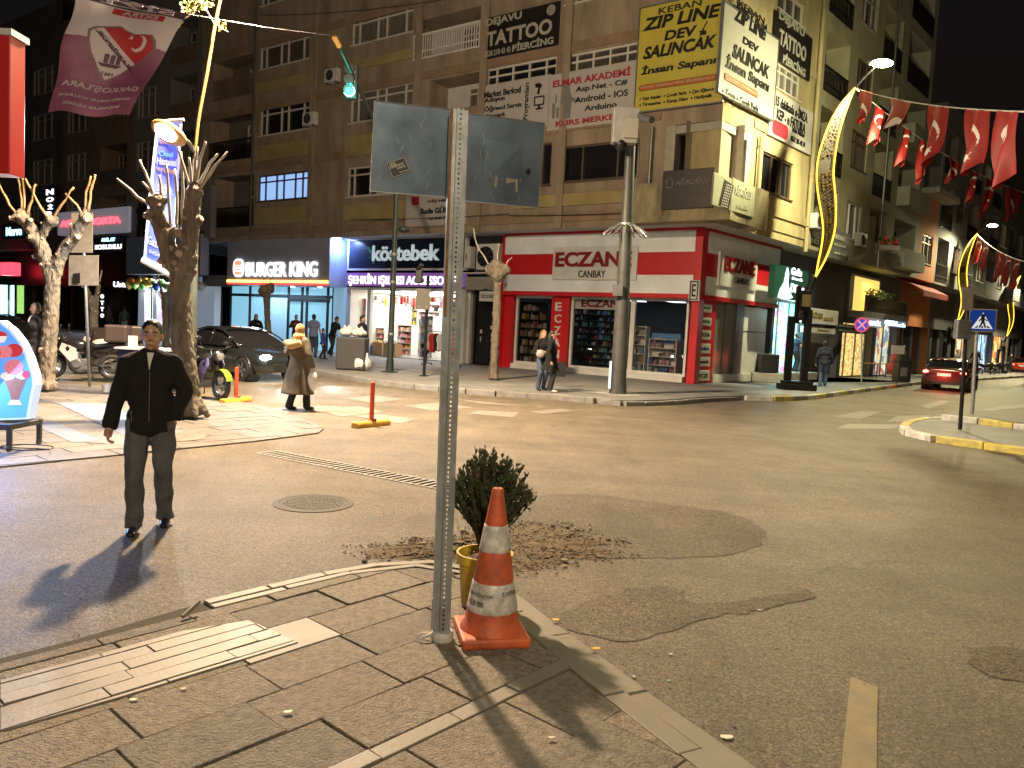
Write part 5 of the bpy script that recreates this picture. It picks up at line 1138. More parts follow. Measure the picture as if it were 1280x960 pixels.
area('cafe_glow',SH_B.p((ua_+ub_)/2,zc1-.1,.5),SH_B.p((ua_+ub_)/2,0,1.0),1.0,25,(1,.75,.3),cf,sy=.4)
aw=thing('awning','dark red fabric awning above the side-street cafe','awning',SH_B.p(uS(1140,360),5.0,.5)); r=SH_B.rect(1118,342,1150,366,out=.3); a,b=SH_B.uz(1119,350,.2)[0],SH_B.uz(1152,355,.2)[0]; zt=SH_B.uz(1130,346,.0)[1]
m=MB(); m.prism([SH_B.p(a,zt,0),SH_B.p(a,zt-.9,1.7),SH_B.p(a,zt-1.2,1.7),SH_B.p(a,zt-.95,1.6),SH_B.p(a,zt-.12,.0)],mul(EB,b-a)); m.build('canopy',mat('red_fabric',(.3,.03,.03),.8,var=.15),aw)
m=MB(); 
for u_ in (a+.1,b-.15): m.tube([SH_B.p(u_,zt-1.3,0),SH_B.p(u_,zt-.98,1.6)],.025,6)
m.build('arm',GREYM,aw)
# red and white flower ornament on the balcony
fo=thing('flower_box','box of red flowers on a side-street balcony ledge','flower box',UP_B.p(UP_B.uz(1110,308)[0],UP_B.uz(1110,308)[1],.5)); p=UP_B.p(UP_B.uz(1111,306,.5)[0],UP_B.uz(1111,306,.5)[1],.5); m=MB(); m.box(add(p,(-.5,-.1,-.25)),(1.0,0,0),(0,.25,0),(0,0,.22)); m.build('box',CONC,fo); m=MB()
for k in range(30): m.ell(add(p,(R.uniform(-.45,.45),R.uniform(-.1,.15),R.uniform(0,.35))),R.uniform(.06,.1),6,4,R.choice([0,0,1]))
m.build('flowers',[mat('red_petal',(.7,.04,.02),.5),LEAF],fo)
board('notice_panel','grey price panel hanging beside the balcony of the cream block',UP_B,(1040,285,1060,328),.3,.4,[mat('panel_dark',(.1,.11,.1),.5),SGP],[('VEKALET',(1043,292,1058,303),1,.02),('HUKUK',(1043,304,1058,311),1,.02),('BÜROSU',(1043,314,1058,321),1,.02)],cat='notice board')
# ================= galvanised sign post in front =================
pb=gp(552,800,PZ); sp=thing('sign_post','galvanised perforated post carrying the blank backs of two sign plates','sign post',pb)
ztop=above(pb,137); tilt=sub(at(575,137,pb[1]),pb); tilt=mul(tilt,1/tilt[2])
def PP(x,y,z): return (pb[0]+tilt[0]*z+x,pb[1]+y,pb[2]+z)
Hh=ztop-pb[2]; ry=rad(18); cx_,sx_=math.cos(ry),math.sin(ry)
def PL(x,y,z): return PP(x*cx_-y*sx_,x*sx_+y*cx_,z)
m=MB(); t=.004
def bar(m,x0,x1,y0,y1,z0,z1,k=0):
    m.v+= [PL(x,y,z) for z in (z0,z1) for (x,y) in ((x0,y0),(x1,y0),(x1,y1),(x0,y1))]; i=len(m.v)-8
    for f in ((0,1,2,3),(4,5,6,7),(0,1,5,4),(1,2,6,5),(2,3,7,6),(3,0,4,7)): m.f.append(tuple(i+q for q in f)); m.m.append(k)
bar(m,-.05,-.016,.0,.035,0,Hh,0); bar(m,.018,.046,.0,.035,0,Hh,0); bar(m,-.05,.046,.031,.055,.0,.22,0)
# perforated web: side strips plus bridges between the holes
bar(m,-.016,-.0045,-.022,-.018,0,Hh); bar(m,.0065,.018,-.022,-.018,0,Hh); z=0
hs=.0255; 
while z<Hh: bar(m,-.0045,.0065,-.022,-.018,z,min(Hh,z+hs-.0115)); z+=hs
bar(m,-.018,-.0145,-.018,.0,0,Hh); bar(m,.0165,.02,-.018,.0,0,Hh)
m.build('post',[GALV],sp,bevel=.0)
bar2=MB(); bar(bar2,-.05,-.036,-.003,-.0005,Hh*.62,Hh,0); bar2.build('rust_streak',mat('rust',(.22,.1,.03),.8,var=.5,scale=15),sp)
w=MB(); w.lathe(PP(0,.01,0),[(.062,.0),(.064,.03),(.058,.05),(.0,.05)],14); w.build('post_collar',mat('wrapped_tape',(.5,.48,.44),.6,var=.3,scale=30,bump=.4),sp)
tp_=MB()
for k in range(4):
    an=R.uniform(2.4,4.2); tp_.tube([PP(-.05,0,.04),PP(-.05+.06*math.cos(an),.05*math.sin(an),.03),PP(-.05+.1*math.cos(an),.08*math.sin(an),.005)],.004,5)
tp_.build('tape_end',mat('wrapped_tape',(.5,.5,.5)),sp)
PANELM=mat('weathered_zinc',(.135,.175,.235),.32,.6,var=.2,scale=2.5,bump=.05,bscale=5,var2=(.1,.13,.175))
def plate(q,Y0,Y1,name='sign_plate'):
    c=[at(*q[0],Y0),at(*q[1],Y1),at(*q[2],Y1),at(*q[3],Y0)]; n=norm(cross(sub(c[1],c[0]),sub(c[3],c[0]))); 
    if n[1]<0: n=mul(n,-1)
    M=MB(); M.prism(c,mul(n,.003)); o=M.build(name,PANELM,sp); return c,n,o
Yc=pb[1]+.03
cL,nL,oL=plate(((468,126),(567,137),(562,247),(463,239)),Yc-.10,Yc+.045)
cR,nR,oR=plate(((580,141),(681,154),(672,260),(580,251)),Yc+.06,Yc+.2)
fl=MB()
for c,n in ((cL,nL),(cR,nR)):
    for i in range(4): fl.tube([add(c[i],mul(n,-.001)),add(c[(i+1)%4],mul(n,-.001))],.003,5)
fl.build('plate_rim',GALV,sp)
def onpl(c,n,a,b,o=.002): 
    p=add(c[3],add(mul(sub(c[2],c[3]),a),mul(sub(c[0],c[3]),b))); return sub(p,mul(n,o))
# sticker on the left plate
def stp(u,v,o=.003): 
    cu,cv=.33,.29; an=rad(24); a=cu+(u*math.cos(an)-v*math.sin(an))*.125; b=cv+(u*math.sin(an)+v*math.cos(an))*.105; return onpl(cL,nL,a,b,o)
s=MB(); s.prism([stp(-1,-.85),stp(1,-.85),stp(1,.85),stp(-1,.85)],mul(nL,-.0008)); so=s.build('sticker',SGK,oL)
s=MB()
for (x0,x1,y0,y1) in ((-.96,.96,-.82,-.77),(-.96,.96,.77,.82),(-.96,-.91,-.77,.77),(.91,.96,-.77,.77)): s.prism([stp(x0,y0,.0045),stp(x1,y0,.0045),stp(x1,y1,.0045),stp(x0,y1,.0045)],mul(nL,-.0003))
for k in range(4): s.prism([stp(-.8+k*.16,.1,.0045),stp(-.72+k*.16,.1,.0045),stp(-.62+k*.16,.68,.0045),stp(-.7+k*.16,.68,.0045)],mul(nL,-.0003))
addtext(s,lambda u,z,o=0:stp(u,z,.0045+o*.03),'ROCK',-.2,.7,.12,.38,0,.03); addtext(s,lambda u,z,o=0:stp(u,z,.0045+o*.03),'GARAJ',-.2,.7,-.2,.04,0,.03); addtext(s,lambda u,z,o=0:stp(u,z,.0045+o*.03),'live music',-.1,.8,-.62,-.4,0,.01)
s.build('print',SGP,so)
# dark smears on the right plate
s=MB(); sm_=mat('plate_smear',(.2,.19,.15),.6,.4,var=.3,scale=30)
for P in (((.36,.42),(.42,.55),(.5,.52),(.48,.42),(.42,.36),(.46,.34),(.43,.2),(.4,.18),(.41,.32),(.37,.34)),((.56,.24),(.58,.46),(.62,.46),(.62,.34),(.72,.36),(.72,.16),(.69,.16),(.69,.28),(.6,.26)),((.56,.5),(.6,.6),(.66,.58),(.62,.5))): s.face([onpl(cR,nR,a,b,.0008) for a,b in P])
s.build('smear',sm_,oR)
s=MB()
for _ in range(14): a,b=R.uniform(.05,.9),R.uniform(.1,.9); d=R.uniform(-.05,.05); s.face([onpl(cR,nR,a,b,.001),onpl(cR,nR,a+.004,b,.001),onpl(cR,nR,a+.004+d,b-.09,.001),onpl(cR,nR,a+d,b-.09,.001)])
for _ in range(10): a,b=R.uniform(.05,.9),R.uniform(.1,.9); d=R.uniform(-.05,.05); s.face([onpl(cL,nL,a,b,.001),onpl(cL,nL,a+.004,b,.001),onpl(cL,nL,a+.004+d,b-.07,.001),onpl(cL,nL,a+d,b-.07,.001)])
s.build('scratch_pattern',GALV,oR)
bo=MB(); bo.lathe(onpl(cR,nR,.86,.42,.001),[(.014,0),(.014,.008),(.006,.012),(0,.012)],10,0,mul(nR,-1)); bo.build('bolt',BLACKM,oR)
# ================= traffic cone =================
cb=gp(613,800,PZ); cb=(cb[0],cb[1]+.05,PZ); ch=above(cb,610)-PZ; cn=thing('traffic_cone','scuffed orange traffic cone with two dirty white bands at the kerb','traffic cone',cb)
m=MB(); hw=.19; P=[]
base=[(-hw,-hw),(hw,-hw),(hw,hw),(-hw,hw)]
M_=Matrix.Rotation(rad(12),3,'Z')
m.cbox((cb[0],cb[1],cb[2]+.03),(2*hw,2*hw,.06),rad(12)); m.build('base',ORANGE,cn,bevel=.018)
def cr(z): 
    f=(z-.06)/(ch-.06); return .158*(1-f)+.03*f
prof=[(.178,.058),(.17,.075)]+[(cr(z),z) for z in [.1+(ch-.16)*k/20 for k in range(21)]]+[(.035,ch-.04),(.034,ch-.012),(.026,ch),(.012,ch),(.01,ch-.02)]
m=MB(); m.lathe(cb,prof,32); m.build('body',ORANGE,cn,smooth=True,auto=True)
BANDM=mat('dirty_reflective_band',(.6,.58,.55),.4,var=.4,scale=14,var2=(.3,.27,.25),bump=.1)
for (ya,yb) in ((685,655),(757,724)):
    za=above(cb,ya+2)-PZ; zb=above(cb,yb)-PZ; m=MB(); m.lathe(cb,[(cr(za)+.001,za),(cr(za)+.003,za+.002)]+[(cr(za+(zb-za)*k/6)+.003,za+(zb-za)*k/6) for k in range(1,6)]+[(cr(zb)+.003,zb-.002),(cr(zb)+.001,zb)],32); m.build('reflective_band',BANDM,cn,smooth=True)
zb0=za; 
def cy(u,z,o=0): r=cr(z)+.0042+o*.1; return (cb[0]+r*math.sin(u),cb[1]-r*math.cos(u),cb[2]+z)
for t_,a_,b_,c_,d_ in (('SİNYALİZASYON',-1.25,.02,za+.092,za+.117),('0 530 000',-1.2,-.35,za+.04,za+.068),('SUVEYKAN',.42,1.3,za+.1,za+.125)): m=MB(); addtext(m,cy,t_,a_,b_,c_,d_,0,.015,.005); m.build('lettering',SGK,cn)
# ================= yellow planter with a conifer =================
qb=gp(602,764,PZ); qb=(qb[0]+.0,qb[1]+.12,PZ); pt=thing('potted_shrub','dark green conifer shrub in a chipped yellow plastic pot behind the cone','plant pot',qb)
POTM=mat('yellow_pot',(.55,.4,.035),.5,var=.3,scale=7,bump=.08); zr=above(qb,690)-PZ; rr0=.165
m=MB(); m.lathe(qb,[(rr0*.78,0),(rr0*.82,.01),(rr0*.95,zr-.06),(rr0*.96,zr-.055),(rr0*1.06,zr-.052),(rr0*1.08,zr),(rr0*.99,zr),(rr0*.92,zr-.06),(rr0*.5,zr-.06)],28); m.build('pot',POTM,pt,smooth=True,auto=True)
m=MB(); m.lathe(qb,[(rr0*.93,zr-.055),(rr0*.5,zr-.03),(0,zr-.025)],20)
for k in range(60): an=R.uniform(0,6.28); r=R.uniform(0,.13); m.ell((qb[0]+r*math.cos(an),qb[1]+r*math.sin(an),qb[2]+zr-.035),R.uniform(.008,.02),5,3)
m.build('soil',DIRT,pt)
STEM=mat('shrub_stem',(.1,.06,.04),.9,var=.3,scale=20); ztp=above(qb,568)-PZ
m=MB(); tips=[]; ctr=Vector(at(600,635,qb[1]))
for k in range(210):
    an=R.uniform(0,6.283); el=R.uniform(.0,1.25); rxy=.27*R.random()**.6
    tip=Vector((qb[0]+.01+rxy*1.02*math.cos(an),qb[1]+rxy*math.sin(an),qb[2]+zr+.05+ (ztp-zr-.03)*(1-.42*(rxy/.27)**2.4)*R.uniform(.72,1.0)))
    b0=Vector((qb[0]+R.uniform(-.015,.03),qb[1],qb[2]+zr-.04)); mid=b0.lerp(tip,.4)+Vector((R.uniform(-.02,.02),0,.0)); mid.x=b0.x+(tip.x-b0.x)*.28; mid.y=b0.y+(tip.y-b0.y)*.28
    m.tube([b0,mid,tip],[.006,.004,.0015],5); tips.append((mid,tip))
m.tube([(qb[0]+.01,qb[1],qb[2]+zr-.06),(qb[0]+.015,qb[1],qb[2]+zr+.14),(qb[0]+.0,qb[1],qb[2]+zr+.3)],[.016,.012,.006],7)
m.build('stem',STEM,pt)
CON=mat('conifer_green',(.05,.075,.028),.6,var=.5,scale=12); CON2=mat('conifer_brown',(.075,.05,.02),.7,var=.3,scale=12)
m=MB()
for (a,b) in tips:
    L_=(b-a).length
    for k in range(int(40)):
        f=R.uniform(.12,1.05); p=a.lerp(b,f); d=((b-a).normalized()*1.1+Vector((R.gauss(0,.55),R.gauss(0,.55),R.gauss(.25,.45)))).normalized(); l=R.uniform(.018,.042); e=d.cross(Vector((R.gauss(0,1),R.gauss(0,1),R.gauss(0,1)))).normalized()*.0042
        q=p+d*l; m.face([p-e,p+d*l*.5-e*1.7,q,p+d*l*.5+e*1.7,p+e],1 if (R.random()<.1+.16*(f>.9)) else 0)
        for s_ in (1,-1):
            d2=(d+e.normalized()*s_*.9).normalized(); p2=p+d*l*R.uniform(.3,.7); e2=d2.cross(d).normalized().cross(d2)*.003; q2=p2+d2*l*.55; m.face([p2-e2,q2,p2+e2],0)
m.build('foliage',[CON,CON2],pt)
# ================= manhole, drain grate =================
IRON=mat('cast_iron',(.06,.053,.047),.8,.0,var=.35,scale=12,bump=.15); mc=gp(392,629); mh=thing('manhole_cover','round ribbed iron manhole cover in the road','manhole cover',mc)
m=MB(); r=.335; m.lathe(mc,[(r+.05,0),(r+.05,.006),(r,.008),(r-.012,.008),(r-.012,.002)],48); m.build('ring',IRON,mh)
m=MB(); m.lathe(mc,[(r-.016,0),(r-.016,.006),(0,.006)],48); 
for k in range(-9,10):
    x=k*.033; h=math.sqrt(max(0,(r-.05)**2-x*x)); y=-h
    while y<h-.03: l=R.choice([.08,.12,.16]); l=min(l,h-y); m.cbox((mc[0]+x,mc[1]+y+l/2,.0085),(.017,max(.01,l-.018),.005)); y+=l
m.build('lid',IRON,mh)
dg0=gp(318,563); dg1=gp(556,611); wv=sub(gp(348,561),gp(318,566)); gd=thing('drain_grate','long iron drain grate with bright worn rails across the road','drain grate',dg0)
ax=norm(sub(gp(545,612),gp(318,567))); wl_=.36; side=(-ax[1],ax[0],0); o=gp(318,567); ln=math.dist(o,gp(548,614))+.15
RAIL=mat('worn_rail',(.3,.28,.25),.45,.2,var=.3,scale=10); 
m=MB(); m.box(add(o,(0,0,-.0)),mul(ax,ln),mul(side,.03),(0,0,.009)); m.box(add(o,mul(side,wl_-.03)),mul(ax,ln),mul(side,.03),(0,0,.009)); m.build('rail',RAIL,gd)
m=MB(); m.box(add(o,mul(side,.031)),mul(ax,ln),mul(side,wl_-.062),(0,0,.003),1); s=.02
while s<ln-.02:
    m.box(add(add(o,mul(ax,s)),add(mul(side,.031),(0,0,.0032))),mul(ax,.04),mul(side,wl_-.062),(0,0,.0045),0); s+=.098
m.build('bars',[RAIL,mat('slot_black',(.006,.006,.006),1,spec=0)],gd)
# ================= orange bollards on yellow rubber blocks =================
def bollard(px,top,name_label,wd):
    p=gp(*px); h=above(p,top); t=thing('bollard',name_label,'bollard',p,'orange bollards along the side road')
    m=MB(); m.tube([add(p,mul(EA,-wd)),add(p,mul(EA,wd))],.0001,4); m=MB()
    c=p; prof=[(-.09,0),(-.075,.07),(-.045,.1),(.045,.1),(.075,.07),(.09,0)]
    side=mul(NA,1); ax_=norm(sub(gp(px[0]+28,px[1]-3),p)); sd=(-ax_[1],ax_[0],0)
    m.prism([add(add(p,mul(ax_,-wd)),(sd[0]*a,sd[1]*a,b)) for a,b in prof],mul(ax_,wd*2)); m.build('rubber_base',YELP,t,bevel=.02)
    m=MB(); m.lathe(add(p,(0,0,.09)),[(.06,0),(.06,.02),(.04,.03),(.04,h-.13),(.036,h-.1),(.02,h-.09),(0,h-.09)],16); m.build('post',mat('bollard_orange',(.65,.085,.03),.5,var=.2,scale=6),t,smooth=True,auto=True)
    m=MB(); m.cbox(add(add(p,mul(ax_,.05)),(0,0,.11)),(.09,.07,.03)); m.build('foot_clamp',BLACK,t)
bollard((464,533),477,'orange bollard on a yellow block in the middle of the crossing',.4)
bollard((295,503),459,'orange bollard on a yellow block beside the parked motorbike',.42)
# ================= street lamp with banner on the left =================
Yp=15.6; lb=at(243,300,Yp); lb=(lb[0],Yp,.06); la=thing('street_lamp','tall street lamp behind the big pruned tree with a glowing white lamp head','street lamp',lb)
pts=[(lb[0],Yp,.06),at(243,300,Yp),at(243,200,Yp)]; up=[at(243,200,Yp),at(248,150,Yp),at(259,90,Yp),at(275,0,Yp),at(300,-70,Yp-.3),at(345,-110,Yp-.6)]
PG=mat('pole_green',(.12,.13,.1),.5,.3,var=.2); m=MB(); m.tube(pts,[.09,.075,.06],12); m.lathe(lb,[(.2,0),(.2,.04),(.14,.06),(.13,.35),(.1,.4)],12); m.build('pole',PG,la,smooth=True,auto=True)
m=MB(); m.tube(smoothpoly(up,4),.034,10); m.build('arm',mat('arm_yellow',(.16,.12,.04),.5,.2),la,smooth=True)  # the lamp's yellow light on the arm is put into its colour
hd=at(362,-100,Yp-.8); m=MB(); m.ell(hd,(.34,.16,.09),16,8,0); m.build('lamp_head',GREYM,la,smooth=True); m=MB(); m.ell(add(hd,(0,0,-.06)),(.24,.12,.05),14,6,0); m.build('lamp_lens',emi('sodium_lens',(1,.72,.38),40),la,smooth=True)
L1=add(hd,(0,0,-.2))
# lower white head facing the road
h2=at(211,166,Yp-1.1); m=MB(); m.tube([at(243,190,Yp),at(236,178,Yp-.4),at(222,166,Yp-.9)],.035,8); m.build('bracket_arm',PG,la); 
rt=Matrix.Rotation(rad(24),3,'Y')@Matrix.Rotation(rad(-50),3,'X'); m=MB(); m.ell(h2,(.36,.22,.11),18,10,0,rt); m.build('lamp_head',mat('lamp_orange',(.5,.3,.12),.4),la,smooth=True); m=MB(); m.ell(add(h2,rt@Vector((-.01,-.03,-.07))),(.23,.15,.08),16,8,0,rt); m.build('lamp_lens',emi('white_lens',(1,.97,.9),45),la,smooth=True)
L2=add(h2,(-.1,-.15,-.28))
# blue banner hung from the pole
bn=thing('banner','blue vertical banner with white and orange lettering hung on the lamp pole','banner',at(205,330,Yp-.1)); c=[at(196,152,Yp-.1),at(229,150,Yp-.05),at(216,345,Yp-.05),at(179,325,Yp-.1)]
def BP(a,b,o=0): 
    top=add(c[0],mul(sub(c[1],c[0]),a)); bot=add(c[3],mul(sub(c[2],c[3]),a)); q=add(bot,mul(sub(top,bot),b)); w=.03*math.sin(a*5+b*3); return (q[0],q[1]-w-o,q[2])
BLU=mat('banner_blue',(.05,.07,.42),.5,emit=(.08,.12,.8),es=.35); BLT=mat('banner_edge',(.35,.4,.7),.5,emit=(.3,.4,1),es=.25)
def gridsheet(P,nu,nv,fn,th=.003):
    m=MB(); 
    for j in range(nv+1):
        for i in range(nu+1): m.v.append(tuple(P(i/nu,j/nv)))
    for j in range(nv):
        for i in range(nu):
            k=j*(nu+1)+i; m.f.append((k,k+1,k+nu+2,k+nu+1)); m.m.append(fn((i+.5)/nu,(j+.5)/nv))
    return m
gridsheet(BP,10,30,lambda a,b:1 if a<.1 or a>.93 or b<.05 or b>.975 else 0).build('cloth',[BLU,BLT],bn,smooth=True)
BPo=lambda u,z,o=0: BP(u,z,.012+o)
BW=emi('banner_white',(.9,.9,1),.5); BO=emi('banner_orange',(1,.4,.15),.4); BC=emi('banner_cyan',(.2,.7,1),.5)
for t_,a_,b_,c_,d_,m_ in (('ÜNALLAR',.2,.85,.845,.875,BO),('Hastanesi',.16,.88,.70,.75,BW),('ve Güven',.2,.85,.65,.69,BO),('Sağlık',.25,.8,.5,.57,BW),('Gazi Cad.',.12,.9,.13,.19,BW),('0424 238',.2,.85,.075,.1,BW),('Özel',.2,.7,.76,.8,BC)):
    tx=MB(); addtext(tx,BPo,t_,a_,b_,c_,d_,0,.02); tx.build('lettering',m_,bn)
m=MB(); m.tube([BP(-.03,0),BP(1.05,0)],.07,10); m.build('roller',OFFW,bn); m=MB(); m.tube([BP(-.03,1),BP(1.05,1)],.03,8); m.build('rod',OFFW,bn)
# ================= club flag hung across the top left =================
Yf=13.2; fg=thing('club_flag','large white and maroon club flag with a shield crest seen from behind','flag',at(140,70,Yf))
fc=[at(99,-14,Yf),at(236,18,Yf+.5),at(163,146,Yf+.2),at(60,141,Yf-.1)]
def FP(a,b,o=0):
    top=add(fc[0],mul(sub(fc[1],fc[0]),a)); bot=add(fc[3],mul(sub(fc[2],fc[3]),a)); q=add(bot,mul(sub(top,bot),b))
    w=.05*math.sin(a*7+b*2)+.035*math.sin(a*3-b*9)+.05*max(0,.15-a)*math.sin(b*14)*3; return (q[0],q[1]-w-o,q[2]+.03*math.sin(a*9)*(1-b))
SH=[(.27,.735),(.5,.815),(.62,.775),(.93,.745),(.97,.6),(.8,.45),(.64,.33),(.5,.3),(.4,.42),(.30,.58)]
SH=[(.19,.70),(.245,.735),(.45,.785),(.53,.755),(.62,.735),(.80,.745),(.86,.70),(.90,.62),(.80,.50),(.62,.38),(.47,.30),(.36,.40),(.26,.52),(.21,.62)]
def inpoly(P,x,y):
    c=False; n=len(P); j=n-1
    for i in range(n):
        if (P[i][1]>y)!=(P[j][1]>y) and x<(P[j][0]-P[i][0])*(y-P[i][1])/(P[j][1]-P[i][1])+P[i][0]: c=not c
        j=i
    return c
scx,scy=sum(p[0] for p in SH)/len(SH),sum(p[1] for p in SH)/len(SH)
SI=[(scx+(p[0]-scx)*.92,scy+(p[1]-scy)*.92) for p in SH]
def star(x,y,cx,cy,r,ax=1.0):
    dx,dy=(x-cx)/ax,y-cy; d=math.hypot(dx,dy); an=(math.atan2(dy,dx)+.3)%(2*math.pi/5)-math.pi/5
    return d<r*.45/max(.2,math.cos(abs(abs(an)-math.pi/5)))*(1.0) or (d<r and abs(an)>math.pi/5-.28*(1-d/r)-.02)
def ffn(a,b):
    if b>.93: return 3
    if .87<b<.925 and .32<a<.84: return 2
    if inpoly(SH,a,b):
        if not inpoly(SI,a,b): return 4
        L_=(b-.735)-(a-.25)*(.60-.775)/(.72-.25)*2.0
        dgl=b-(.765-(a-.22)*.62)
        if dgl>.03:
            d1=math.hypot((a-.70),(b-.655)*1.05); d2=math.hypot((a-.675),(b-.665)*1.05)
            if d1<.075 and d2>.06: return 0
            if star(a,b,.60,.70,.028): return 0
            return 2
        return 0
    return 0 if b>.62+.02*math.sin(a*3) else 1
FW=mat('flag_white',(.62,.6,.64),.55); FM=mat('flag_maroon',(.24,.085,.18),.5,var=.2,scale=4); FR=mat('flag_red',(.42,.02,.03),.55); FK=mat('flag_dark',(.05,.03,.05),.55); FE=mat('crest_edge',(.2,.12,.16),.5)
gridsheet(FP,150,170,ffn).build('cloth',[FW,FM,FR,FK,FE],fg,smooth=True)
tk=MB(); FPo=lambda u,z,o=0: FP(u,z,.012+o)
FLT=mat('flag_letter',(.5,.46,.52),.5)
for t_,a_,b_,c_,d_ in (('SİZİ',.2,.9,.94,1.0),('EXTRA',.42,.78,.878,.915),("GAKKOŞ'LARA",.08,.95,.205,.265),('ŞAMPİYONLUK YOLUNDA',.08,.92,.125,.16),('BAŞARILAR DİLERİZ',.16,.82,.055,.092)):
    tx=MB(); addtext(tx,FPo,t_,a_,b_,c_,d_,0,.02,mirror=True); tx.build('lettering',FLT,fg)
def dia(u,z,o=0): # along the diagonal band of the crest
    t=u; return FP(.27+t*.46+z*.25,.735-t*.29+z*.5,.014+o)
addtext(tk,dia,'ELAZIĞSPOR',.05,.98,-.055,.005,0,.04,mirror=True)
tk.tube([FP(.26+k*.025,.70-k*.0155,.012) for k in range(21)],.006,4)
tk.face([FP(.36,.455,.012),FP(.60,.455,.012),FP(.55,.43,.012),FP(.4,.43,.012)])
for k in range(3): tk.face([FP(.41+k*.06,.465,.012),FP(.45+k*.06,.465,.012),FP(.455+k*.06,.53,.012),FP(.43+k*.06,.54,.012),FP(.405+k*.06,.53,.012)])
addtext(tk,FPo,'1967',.42,.54,.36,.39,0,.01,mirror=True); tk.build('crest_print',mat('crest_print',(.09,.04,.09),.5),fg)
m=MB(); m.tube([at(20,-40,Yf),fc[0],FP(.5,1,.0),fc[1],at(330,34,Yf+1.6),at(470,52,Yf+6)],.008,5); tag(m.build('overhead_cable',BLACK),'thin overhead cable holding the club flag','cable')
# ================= signs on a thin post by the small tree =================
sb=gp(112,483,.06); tl=sub(at(103,262,sb[1]),sb); tl=mul(tl,1/tl[2]); ss=thing('sign_post','thin grey post with the backs of two stacked signs beside the small tree','sign post',sb)
m=MB(); m.tube([sb,add(sb,mul(tl,3.75))],.032,10); m.build('post',GALV,ss,smooth=True)
SBK=mat('sign_back_tan',(.33,.29,.24),.5,.3,var=.2,scale=5)
def splate(x0,x1,y0,y1): c=[at(x0,y0,sb[1]-.05),at(x1,y0,sb[1]-.02),at(x1-.5,y1,sb[1]-.02),at(x0-.5,y1,sb[1]-.05)]; return MB().prism(c,(0,.02,0)).build('sign_plate',SBK,ss,bevel=.004)
splate(89,116,266,316); o_=splate(86,123,319,357)
m=MB(); c=[at(91,342,sb[1]-.07),at(100,341,sb[1]-.07),at(100,354,sb[1]-.07),at(91,355,sb[1]-.07)]; m.prism(c,(0,.004,0)); m.build('sticker',SGK,o_)
# ================= ice cream light box =================
ib=gp(14,560,.06); Yi=ib[1]; ic=thing('ice_cream_sign','round-topped blue light box sign with pink ice cream pictures on a wheeled stand','sign',ib)
out=[(-60,497),(-60,420),(-45,408),(-20,402),(0,401),(14,412),(26,427),(36,448),(43,470),(44,482),(40,500),(36,524),(-60,527)]
IP=[at(x,y,Yi) for x,y in out]
IB=mat('ice_blue',(.08,.25,.6),.3,emit=(.1,.3,.85),es=.55); RIM=mat('ice_rim',(.5,.6,.75),.3,emit=(.6,.75,1),es=.35)
m=MB(); m.prism(IP,(0,.14,0)); m.build('light_box',RIM,ic)
def IQ(x,y,o=.004): q=at(x,y,Yi); return (q[0],q[1]-o,q[2])
m=MB(); m.face([IQ(-60+(x+60)*.965,460+(y-460)*.965) for x,y in out]); pn_=m.build('face_panel',IB,ic)
PK=mat('ice_pink',(.7,.22,.3),.4,emit=(1,.3,.4),es=.25,var=.3,scale=30); WH=mat('ice_white',(.8,.8,.8),.4,emit=(1,.95,.95),es=.3); RD=mat('ice_red',(.5,.05,.08),.4,emit=(.8,.05,.08),es=.25,var=.4,scale=30); DB=mat('ice_deep',(.03,.1,.4),.4,emit=(.04,.12,.6),es=.4); BRN=mat('ice_brown',(.25,.1,.05),.4,emit=(.4,.12,.06),es=.2)
def disc(cx,cy,rx,ry,mi,o,mb,n=18,a0=0,a1=360): mb.face([IQ(cx+rx*math.cos(rad(a0+(a1-a0)*k/n)),cy-ry*math.sin(rad(a0+(a1-a0)*k/n)),o) for k in range(n+(0 if a1-a0==360 else 1))],mi)
m=MB(); mats_=[PK,WH,RD,DB,BRN]
m.face([IQ(-60,440),IQ(20,448),IQ(38,470),IQ(39,478),IQ(0,470),IQ(-60,466)],3) if False else None
disc(-8,428,10,7,0,.008,m); disc(1,420,9,6,2,.01,m); m.face([IQ(-14,421,.012),IQ(10,420,.012),IQ(6,428,.012),IQ(-10,428,.012)],1)
disc(18,438,11,8.5,2,.008,m); disc(6,440,10,8,0,.009,m); disc(-8,441,10,8,2,.009,m)
m.face([IQ(4,472,.008),IQ(34,472,.008),IQ(26,492,.008),IQ(22,504,.008),IQ(16,504,.008),IQ(12,490,.008)],4); disc(10,470,9,5,1,.009,m); disc(28,469,8,5,1,.0095,m); disc(18,459,12,10,0,.01,m); disc(33,468,5,5,2,.011,m); m.face([IQ(10,506,.009),IQ(28,506,.009),IQ(24,500,.009),IQ(14,500,.009)],1)
m.face([IQ(-30,476,.007),IQ(-4,474,.007),IQ(-10,500,.007),IQ(-24,500,.007)],2); disc(-18,470,14,9,4,.008,m)
m.build('ice_cream_print',mats_,pn_)
m=MB(); z0=ib[2]
for x in (-1.3,-.02):
    for y in (-.25,.32): m.cbox((ib[0]+x+.16,ib[1]+y,z0+.19),(.05,.05,.24)); m.lathe((ib[0]+x+.16-.02,ib[1]+y,z0+.04),[(.04,0),(.04,.035)],12,0,(1,0,0))
m.cbox((ib[0]-.5,ib[1]-.25,z0+.29),(1.34,.06,.07)); m.cbox((ib[0]-.5,ib[1]+.32,z0+.29),(1.34,.06,.07)); m.cbox((ib[0]-.02+.16,ib[1]+.03,z0+.29),(.06,.5,.06)); m.build('stand',mat('stand_dark',(.05,.045,.04),.5),ic,bevel=.006)
